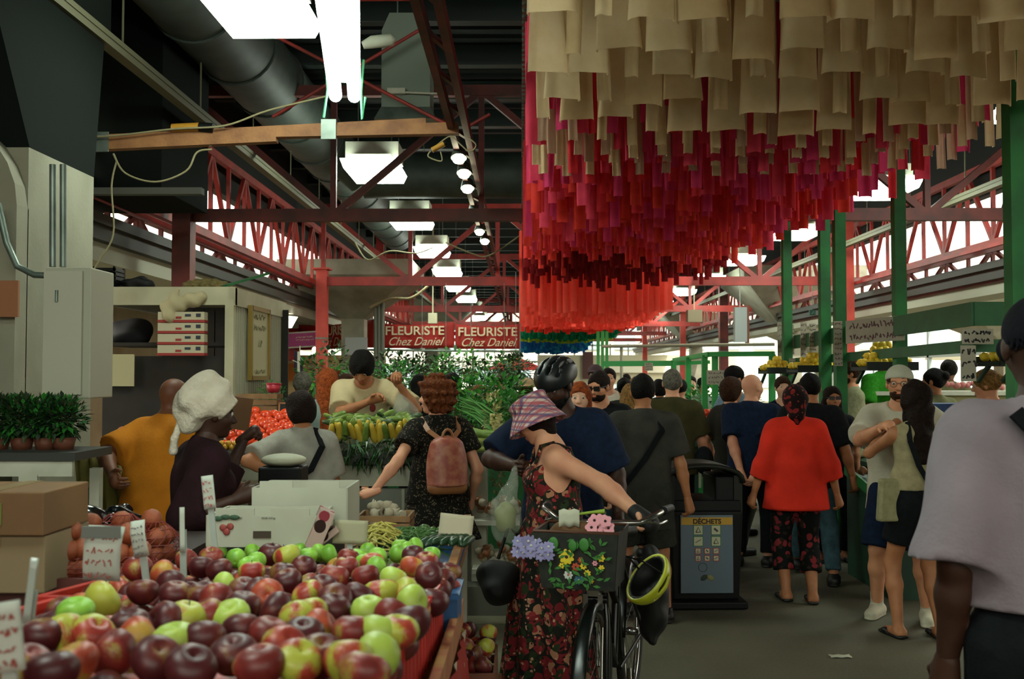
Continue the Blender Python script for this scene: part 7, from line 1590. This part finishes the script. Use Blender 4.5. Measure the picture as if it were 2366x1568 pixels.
# backdrop shops at the left, beyond the plants
m = MB(); m.box((-6.2, 30, 1.1), (4.6, .1, 2.2)); m.mat(1).box((-6.9, 29.9, 1.7), (1.2, .1, .5)); m.mat(2).box((-5.2, 29.9, 1.4), (1.0, .1, .8)); tag(m.build('shop_front', [mat('shop cream', 'D2B682', .8), mat('shop orange', 'C9782A', .8), mat('shop red', 'A8382A', .8)]), 'cream and orange shop front beyond the florist plants', 'shop front')
r = empty('parasol', (W(1190, 868, 26).x, 26, 0)); tag(r, 'sunlit pink red parasol beyond the florist plants', 'parasol'); m = MB(); m.lathe((0, 0, 1.75), [(.8, 0), (0, .35)], 8, smooth=False); solid(m.build('canopy', mat('parasol pink', 'D85A50', .8, transl=.4), r), .01); m = MB(); m.tube([(0, 0, 0), (0, 0, 2.1)], .03); m.build('pole', M_white, r)
# ================================================================= right side: green stall with lemons
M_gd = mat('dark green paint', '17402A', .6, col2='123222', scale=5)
def BX(x0, x1, y0, y1, z0, z1): return ((x0 + x1) / 2, (y0 + y1) / 2, (z0 + z1) / 2), (abs(x1 - x0), abs(y1 - y0), abs(z1 - z0))
r = empty('green_stall', (3.1, 9, 0)); tag(r, 'tall green painted timber stall frame along the right of the aisle with two long boards', 'stall')
def GS(mb): mb.v = [(v[0] - 3.1, v[1] - 9, v[2]) for v in mb.v]; return mb
posts = [(1818, 12.0, .1), (1905, 10.3, .1), (1940, 9.7, .1), (2078, 8.3, .09), (2352, 5.6, .1)]
for px, Y, w in posts:
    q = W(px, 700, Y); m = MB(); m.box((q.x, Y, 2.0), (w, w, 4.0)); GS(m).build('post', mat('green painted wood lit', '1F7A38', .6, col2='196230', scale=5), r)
zT = 1.99
a0, a1 = Vector((W(1800, 868, 13).x, 13, zT)), Vector((W(2252, 868, 6.55).x, 6.55, zT))
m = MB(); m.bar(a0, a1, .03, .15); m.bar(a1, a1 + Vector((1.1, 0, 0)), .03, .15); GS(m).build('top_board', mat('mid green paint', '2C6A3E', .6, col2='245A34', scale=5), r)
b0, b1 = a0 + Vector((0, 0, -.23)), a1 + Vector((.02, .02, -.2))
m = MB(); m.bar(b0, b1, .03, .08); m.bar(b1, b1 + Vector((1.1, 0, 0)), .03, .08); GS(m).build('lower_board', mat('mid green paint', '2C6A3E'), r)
# signs hanging on it
M_sg = mat('sign paper', 'A8A592', .8, col2='9A9784', scale=4)
def paper(px0, py0, px1, py1, Y0, Y1, label, rows, t=.006, ink='5A3A3C'):
    a, b2 = W(px0, (py0 + py1) / 2, Y0), W(px1, (py0 + py1) / 2, Y1); c = (a + b2) / 2; h = (py1 - py0) / 2400 * (Y0 + Y1) / 2; w = (b2 - a).length; yw = math.atan2(b2.y - a.y, b2.x - a.x)
    if b2.x < a.x: yw = 0
    r = empty('paper_sign', c, yw); tag(r, label, 'sign'); m = MB(); m.box((0, -.03, 0), (w, .006, h)); m.build('sheet', M_sg, r)
    m = MB(); scrawl(m, (-w / 2, -.036, -h / 2), (1, 0, 0), (0, 0, 1), w, h, rows, rb, t=t); m.build('handwriting', mat('ink ' + ink, ink), r); return r
paper(1962, 735, 2098, 790, 8.9, 8.05, 'long white handwritten sign on the green stall board', 2, .01)
for i, (x0, x1, y0, y1, Y) in enumerate(((1795, 1812, 745, 855, 12.6), (1818, 1833, 750, 820, 12.0), (1848, 1862, 745, 845, 11.4), (1868, 1884, 748, 830, 11.0), (1925, 1944, 742, 845, 9.55), (1822, 1836, 828, 866, 11.9))):
    paper(x0, y0, x1, y1, Y, Y, ['tall narrow white price strip at the far end of the green stall', 'narrow white price strip on the farthest green post', 'narrow white price strip between the far lemon trays', 'narrow white price strip just left of the second green post', 'tall white price strip on the third green post', 'short white price strip under the farthest green post'][i], 9, .005)
paper(2218, 760, 2290, 795, 6.45, 6.45, 'white handwritten sign at the corner of the green stall', 2, .008, '2A2A2C')
paper(2215, 798, 2250, 880, 6.45, 6.45, 'tall white price sign with a large 4 under the corner sign', 3, .009, '2A2A2C')
# counter of the stall: dark green panels, crates
zc2 = .92
r = empty('green_counter', (3.3, 9.5, 0)); tag(r, 'long dark green counter of the right stall running along the aisle', 'counter')
def GC(mb): mb.v = [(v[0] - 3.3, v[1] - 9.5, v[2]) for v in mb.v]; return mb
c0_, c1_ = Vector((W(1845, 868, 12.5).x, 12.5, 0)), Vector((W(2200, 868, 7.5).x, 7.5, 0))
dv = (c1_ - c0_); nv = Vector((-dv.y, dv.x, 0)).normalized(); nv = nv if nv.x > 0 else -nv
m = MB(); m.add([c0_ + Vector((0, 0, .8)), c1_ + Vector((0, 0, .8)), c1_ + nv * .9 + Vector((0, 0, .95)), c0_ + nv * .9 + Vector((0, 0, .95)), c0_ + Vector((0, 0, .76)), c1_ + Vector((0, 0, .76)), c1_ + nv * .9 + Vector((0, 0, .9)), c0_ + nv * .9 + Vector((0, 0, .9))], [(0, 1, 2, 3), (7, 6, 5, 4), (0, 4, 5, 1), (1, 5, 6, 2), (2, 6, 7, 3), (3, 7, 4, 0)])
GC(m).build('counter_top', M_gd, r)
m = MB(); m.bar(c0_ + nv * .12 + Vector((0, 0, .2)), c1_ + nv * .12 + Vector((0, 0, .2)), .03, .38); m.bar(c1_ + nv * .12 + Vector((0, 0, .2)), c1_ + nv * .9 + Vector((0, 0, .2)), .03, .38); GC(m).build('front_panel', M_gd, r)
for t in (.02, .35, .68, .98):
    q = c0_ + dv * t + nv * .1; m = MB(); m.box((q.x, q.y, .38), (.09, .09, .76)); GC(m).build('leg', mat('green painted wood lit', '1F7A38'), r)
m = MB(); m.bar(c0_ + nv * .35 + Vector((0, 0, .48)), c1_ + nv * .35 + Vector((0, 0, .48)), .5, .03); GC(m).build('lower_shelf', M_gd, r)
def oncounter(t, u, z=0.0): return c0_ + dv * t + nv * u + Vector((0, 0, .8 + u * .165 + z))
def pile(name, cat, m, label, group, t0, t1, u0, u1, n, d, z=.03, base=None, sc=(1, 1, 1), lay=.05):
    for i in range(n): fruit(name, m if not isinstance(m, list) else m[i % len(m)], None, None, None, None, None) if False else fruit(name, cat, m if not isinstance(m, list) else m[i % len(m)], label, group, oncounter(rb.uniform(t0, t1), rb.uniform(u0, u1), z + rb.uniform(0, lay)), d, base, sc=sc)
pile('tomato', 'tomato', M_tom, 'tomato in the red pile by the sunglasses on the right counter', 'tomatoes on the right counter', .62, .84, .05, .35, 70, .07, base=tm)
pile('peach', 'peach', mat('peach skin', 'B5622A', .5, col2='C07A38', scale=5), 'peach in the rear heap of the right counter', 'peaches on the right counter', .60, .88, .4, .6, 50, .065, .07)
pile('pepper', 'pepper', mat('light green pepper', '6A7A3A', .4), 'pale green pepper at the near end of the right counter', 'peppers on the right counter', .88, .98, .1, .5, 30, .07, sc=(1, 1, 1.2))
for i in range(40):
    q = c0_ + dv * rb.uniform(.66, .98) + nv * rb.uniform(.16, .5) + Vector((0, 0, .52 + rb.uniform(0, .09))); k = i % 4
    fruit(['onion', 'turnip', 'cauliflower', 'beet'][k], ['onion', 'turnip', 'cauliflower', 'beet'][k], [mat('brown onion skin', '7A4A26'), mat('turnip skin', '8E7A72', .5), mat('cauliflower head', '97946A', .8, bump=.6, bscale=60), mat('beet skin', '4A1A1E', .5)][k],
          ['brown onion', 'pale turnip', 'small cauliflower', 'dark beet'][k] + ' on the low shelf of the right counter', ['onions', 'turnips', 'cauliflowers', 'beets'][k] + ' on the low shelf', q, [.08, .07, .11, .08][k])
# near low crates beside the couple
q = G(1990, 1290); r = empty('display_bin', (3.0, 8.0, 0)); tag(r, 'dark green slanted display bin behind the couple holding roots and onions', 'bin')
m = MB(); m.add([(-.35, -.5, .62), (.6, -.5, .62), (.6, .5, .8), (-.35, .5, .8), (-.35, -.5, .0), (.6, -.5, .0), (.6, .5, .0), (-.35, .5, .0)], [(0, 1, 2, 3), (7, 6, 5, 4), (0, 4, 5, 1), (1, 5, 6, 2), (2, 6, 7, 3), (3, 7, 4, 0)]); m.build('bin_body', M_gd, r)
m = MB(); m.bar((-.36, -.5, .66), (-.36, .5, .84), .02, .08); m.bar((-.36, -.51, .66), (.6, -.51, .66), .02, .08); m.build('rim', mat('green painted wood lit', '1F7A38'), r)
for i in range(46):
    yy = rb.uniform(-.45, .45); k = i % 4
    fruit(['onion', 'turnip', 'cauliflower', 'beet'][k], ['onion', 'turnip', 'cauliflower', 'beet'][k], [mat('brown onion skin', '7A4A26'), mat('turnip skin', '8E7A72'), mat('cauliflower head', '97946A'), mat('beet skin', '4A1A1E')][k],
          ['brown onion', 'pale turnip', 'small cauliflower', 'dark beet'][k] + ' in the slanted green bin behind the couple', ['onions', 'turnips', 'cauliflowers', 'beets'][k] + ' in the slanted bin', (3.0 + rb.uniform(-.3, .5), 8.0 + yy, .73 + .18 * yy + rb.uniform(0, .08)), [.08, .07, .11, .08][k])
# lemon shelves
M_lem = mat('lemon skin', 'F6D840', .4, col2='EAC530', scale=6)
lem = MB(); lem.tube([(-.55, 0, 0), (-.47, 0, 0), (-.3, 0, 0), (0, 0, 0), (.3, 0, 0), (.47, 0, 0), (.56, 0, 0)], [.03, .12, .36, .46, .36, .12, .03], 10)
def lemons(px0, px1, py, Y, h, n, label, grp, d=.078):
    a, b2 = W(px0, py, Y), W(px1, py, Y); c = (a + b2) / 2; w = b2.x - a.x
    r = empty('lemon_tray', c); tag(r, label, 'tray'); m = MB(); m.box((0, 0, -.02), (w, .42, .03)); m.box((0, -.21, 0), (w, .02, .07)); m.box((0, .21, 0), (w, .02, .07)); m.build('tray_body', mat('dark tray', '10201A', .6), r)
    
    for s in (-1, 1): m = MB(); m.bar((s * w * .4, 0, -.03), (s * w * .4, .18, -.14), .025); m.build('bracket', M_gd, r)
    rows_ = max(1, int(h / (d * .62)))
    for L_ in range(rows_):
        k = 1 - L_ / (rows_ + .3); nn = max(1, int(w * k / (d * .8)))
        for j in range(3 if L_ == 0 else 2):
            for i in range(nn): fruit('lemon', 'lemon', M_lem, 'bright yellow lemon heaped on the ' + grp, 'lemons on the ' + grp, (c.x + (i - (nn - 1) / 2) * d * .8 + rb.uniform(-.01, .01) , Y - .13 + j * .12 + L_ * .03, c.z + .035 + L_ * d * .62 + rb.uniform(-.005, .005)), d, lem)
lemons(1762, 1826, 856, 11.8, .16, 0, 'dark tray of lemons at the farthest green post', 'farthest lemon tray')
lemons(1830, 1930, 852, 10.6, .17, 0, 'dark tray of lemons between the second and third green posts', 'middle lemon tray')
lemons(1984, 2100, 846, 8.8, .2, 0, 'dark tray of lemons just above the backward cap', 'lemon tray above the cap')
lemons(2278, 2352, 834, 7.2, .1, 0, 'dark tray of lemons beside the black cap at the right', 'nearest lemon tray')
# bright counter behind, plastic bags, blue crate
r = empty('bright_counter', (W(2220, 868, 11).x, 11.2, 0)); tag(r, 'pale counter with pink and blue goods behind the green stall', 'counter'); m = MB(); m.box((0, 0, .75), (1.9, .7, 1.3)); bev(m.build('counter_body', mat('pale yellow counter', 'A9A676', .7), r), .02); m = MB(); m.box((0, -.1, 1.42), (2.0, .8, .04)); m.build('counter_top', M_white, r)
q = W(2170, 960, 8.6); m = MB(); m.box((q.x, 8.7, q.z), (.5, .35, .2)); tag(m.build('blue_carton', mat('blue printed carton', '1E3A6A', .6, col2='23507E', scale=12)), 'blue printed carton on the counter right of the couple', 'box')
q = W(2130, 890, 9); 
for i in range(26): fruit('radish', 'radish', mat('radish skin', 'B06A66', .5), 'pale pink radish on the bright counter behind the green stall', 'radishes on the bright counter', (W(2215, 868, 11).x + rb.uniform(-.5, .5), 11.0 + rb.uniform(-.1, .1), 1.47 + rb.uniform(0, .06)), .06)
q = W(1958, 935, 9.6); T = SDF(.014, .03); T.ell((q.x, 9.7, 1.05), (.13, .12, .16)); T.disp = lambda X, Y, Z: .01 * np.sin(50 * X + 30 * Z) * np.sin(40 * Z + 20 * Y); tag(sdf_obj('plastic_bag', [(T, 0)], [mat('milky plastic', 'A5A898', .4, alpha=.6)]), 'milky plastic bag standing on the right counter beside the sunglasses', 'bag')
# ================================================================= centre right: green frame stall
r = empty('frame_stall', (1.9, 13, 0)); tag(r, 'bright green tubular frame stall in the middle distance', 'stall')
def FS(mb): mb.v = [(v[0] - 1.9, v[1] - 13, v[2]) for v in mb.v]; return mb
M_gb2 = mat('bright green tube', '2F9A4C', .5)
def fsb(name, a, b2, w, m=M_gb2): mb = MB(); mb.bar(W(*a), W(*b2), w); FS(mb).build(name, m, r)
fsb('rail', (1395, 840, 16), (1560, 839, 15.5), .08); fsb('rail', (1558, 832, 15.5), (1640, 818, 13), .06); fsb('rail', (1640, 818, 13), (1790, 817, 12.6), .06); fsb('rail', (1555, 840, 14.5), (1640, 836, 14.5), .05)
for px, y0, Y in ((1590, 825, 14.2), (1628, 820, 13.2), (1652, 818, 13), (1784, 818, 12.6), (1556, 832, 15.5)): fsb('post', (px, y0, Y), (px, 868 + 3840 / Y, Y), .07)
for px in (1382, 1392, 1402): fsb('post', (px, 765, 24), (px, 868 + 160, 24), .07)
m = MB(); m.tube([W(1392, 800, 18), W(1790, 795, 17)], .03, 6); m.tube([W(1436, 800, 18), W(1436, 1078, 18)], .03, 6); tag(m.build('galvanised_frame', mat('pale tube', '9A9A84', .4, .4)), 'pale horizontal tube frame above the green frame stall', 'frame')
xs, xe2 = W(1592, 868, 10.6).x, W(1672, 868, 10.6).x
r = empty('produce_stand', ((xs + xe2) / 2, 10.9, 0)); tag(r, 'dark green wooden stand of tomatoes and mangoes behind the charcoal T-shirt', 'stand')
m = MB(); m.box((0, 0, .92), (xe2 - xs + .1, .9, .06)); m.box((0, -.4, .8), (xe2 - xs + .1, .04, .2)); m.build('top', M_gd, r)
for s in (-1, 1):
    for t in (-1, 1): m = MB(); m.box((s * (xe2 - xs) / 2 * .8, t * .35, .45), (.08, .08, .9)); m.build('leg', M_gd, r)
m = MB(); m.bar((-.13, -.36, .85), (.1, -.36, .25), .05); m.build('brace', M_gd, r)
cx2 = (xs + xe2) / 2
for i in range(70): fruit('tomato', 'tomato', M_tom, 'tomato at the back of the small dark green stand', 'tomatoes on the small green stand', (cx2 + rb.uniform(-.17, .12), 11.05 + rb.uniform(-.1, .25), 1.12 + rb.uniform(0, .1)), .07, tm)
for i in range(34): fruit('mango', 'mango', mat('mango skin', '8E7A2E', .4, col2='A05A2A', scale=3), 'yellow green mango at the front right of the small green stand', 'mangoes on the small green stand', (cx2 + rb.uniform(.02, .18), 10.65 + rb.uniform(-.12, .2), .98 + rb.uniform(0, .12)), .085, None, None, (1, 1, 1.25))
for i in range(30): fruit('avocado', 'avocado', mat('avocado skin', '12160E', .4), 'dark avocado at the front left of the small green stand', 'avocados on the small green stand', (cx2 + rb.uniform(-.18, .02), 10.6 + rb.uniform(-.12, .15), .98 + rb.uniform(0, .08)), .075, None, None, (1, 1, 1.2))
m = MB(); m.box((cx2 - .03, 11.1, 1.04), (.34, .4, .14)); tag(m.build('white_tray', M_white), 'white tray lifting the tomatoes on the small green stand', 'tray')
paper(1632, 855, 1676, 888, 12.2, 12.2, 'white handwritten notice hanging in the green frame stall', 3, .006)
paper(1489, 838, 1508, 856, 15, 15, 'small white notice on the far green rail', 3, .006)
leafblob('stall_greens', 'leafy greens inside the green frame stall', 'greens', (W(1660, 868, 13.6).x, 13.8, 1.25), (.6, .4, .22), 420, GL, .1, kind='stuff')
# white partition wall panel behind the stand, low counters
m = MB(); m.box((W(1620, 868, 13).x, 13.4, .55), (2.2, .05, .8)); m.mat(1).box((W(1620, 868, 13).x, 13.36, .95), (2.2, .04, .05)); m.box((W(1620, 868, 13).x, 13.36, .13), (2.2, .04, .08)); tag(m.build('low_partition', [M_white, mat('bright green tube', '2F9A4C')]), 'low white stall panel with green rails behind the small stand', 'panel')
# exit sign, hanging heater, wall units, street clutter in the open right bay
r = empty('exit_sign', W(1877, 722, 22)); tag(r, 'small dark green exit sign hanging in the right bay', 'sign'); m = MB(); m.box((0, 0, 0), (.13, .05, .12)); m.build('sign_box', mat('exit green', '0E4034', .5), r); m = MB(); m.bar((-.02, -.03, -.03), (.02, -.03, .03), .02, .004); m.bar((.02, -.03, 0), (.04, -.03, -.03), .015, .004); m.build('pictogram', mat('exit mint', '6AB09A'), r); m = MB(); m.tube([(0, 0, .06), (0, 0, .9)], .006); m.build('rod', M_galv, r)
for px, Y, lab in ((2330, 5.9, 'black wall lamp'),): pass
q = W(1710, 740, 24); m = MB(); m.box(q + Vector((0, 0, -.1)), (.28, .2, .8)); m.box(q + Vector((0, 0, 1.2)), (.02, .02, 2.2)); m.mat(1).box(q + Vector((.16, 0, -.1)), (.08, .1, .9)); tag(m.build('hanging_bag_display', [mat('silvery plastic', '8A9694', .3), mat('dark red cloth hang', '6A3A2A')]), 'silvery hanging display beside the dark red column', 'display')
q = W(1604, 730, 26); m = MB(); m.box(q, (.36, .3, .3)); m.box(q + Vector((0, 0, 1.3)), (.03, .03, 2.4)); tag(m.build('hanging_speaker', mat('cream speaker', 'B5B192', .6)), 'cream box speaker hanging from the right cable channel', 'speaker')
for i, (px, py, Y) in enumerate(((1000, 735, 26),)): q = W(px, py, Y); m = MB(); m.box(q, (.22, .18, .26)); m.box(q + Vector((0, 0, 1.3)), (.03, .03, 2.4)); tag(m.build('hanging_speaker', mat('cream speaker', 'B5B192')), 'cream box speaker hanging above the middle red banner', 'speaker')
# far shops right of centre
m = MB()
m.box((W(1500, 868, 45).x, 50, 1.9), (9.5, .1, 1.4)); m.mat(1).box((W(1375, 868, 45).x, 49.8, 2.1), (.5, .08, 1.3)); m.mat(2).box((W(1510, 868, 45).x, 49.8, 2.0), (3.0, .08, .5)); m.mat(3).box((W(1640, 868, 45).x, 49.8, 1.4), (1.4, .08, 1.8))
tag(m.build('shop_wall', [mat('shop wall pale', 'BDB79A', .8), mat('shop dark sign', '4A2A26'), mat('shop white sign', 'DAD6C0'), mat('shop grey', '6A6A5C')]), 'pale row of shop fronts and signs at the far right of the aisle', 'shop front')
# glazed bright street wall on the right with mullions
b = MB()
for i in range(16): b.box((10.2, 8 + i * 2.0, 1.5), (.09, .12, 3.0))
for z in (.9, 2.1, 2.9): b.box((10.2, 24, z), (.09, 34, .09))
st(b.build('window_2', mat('pale window frame', '9FB0AE')))
g_ = MB()
for i, y in enumerate((14, 19, 25, 31)): pass
def street(name, label, c, s, m): o = MB().box((0, 0, s[2] / 2), s).build(name, m); o.location = c; tag(o, label, 'van'); return o
def van(x, y, label, m):
    r = empty('van', (x, y, 0), PI / 2); tag(r, label, 'van'); b = MB(); b.box((0, 0, 1.1), (4.4, 1.9, 1.5)); b.box((-2.5, 0, .8), (.8, 1.8, .9)); bev(b.build('van_body', m, r), .12, 3)
    b = MB()
    for x_ in (-1.7, 1.5):
        for s in (-1, 1): b.tube([(x_, s * .8, .34), (x_, s * .98, .34)], .34, 18)
    b.build('wheels', M_tire, r)['label'] = 'black wheels'
    b = MB(); b.box((0, .96, 1.4), (2.6, .02, .5)); b.box((-2.2, 0, 1.5), (.1, 1.6, .5)); b.build('windows', mat('van glass', '2A343A', .2), r)
van(15.5, 27, 'white van parked outside the right glazing', mat('white vehicle paint', 'C9C9C0', .3)); van(21, 20.5, 'grey van parked outside beyond the pale awnings', mat('grey vehicle paint', '7A8084', .3))
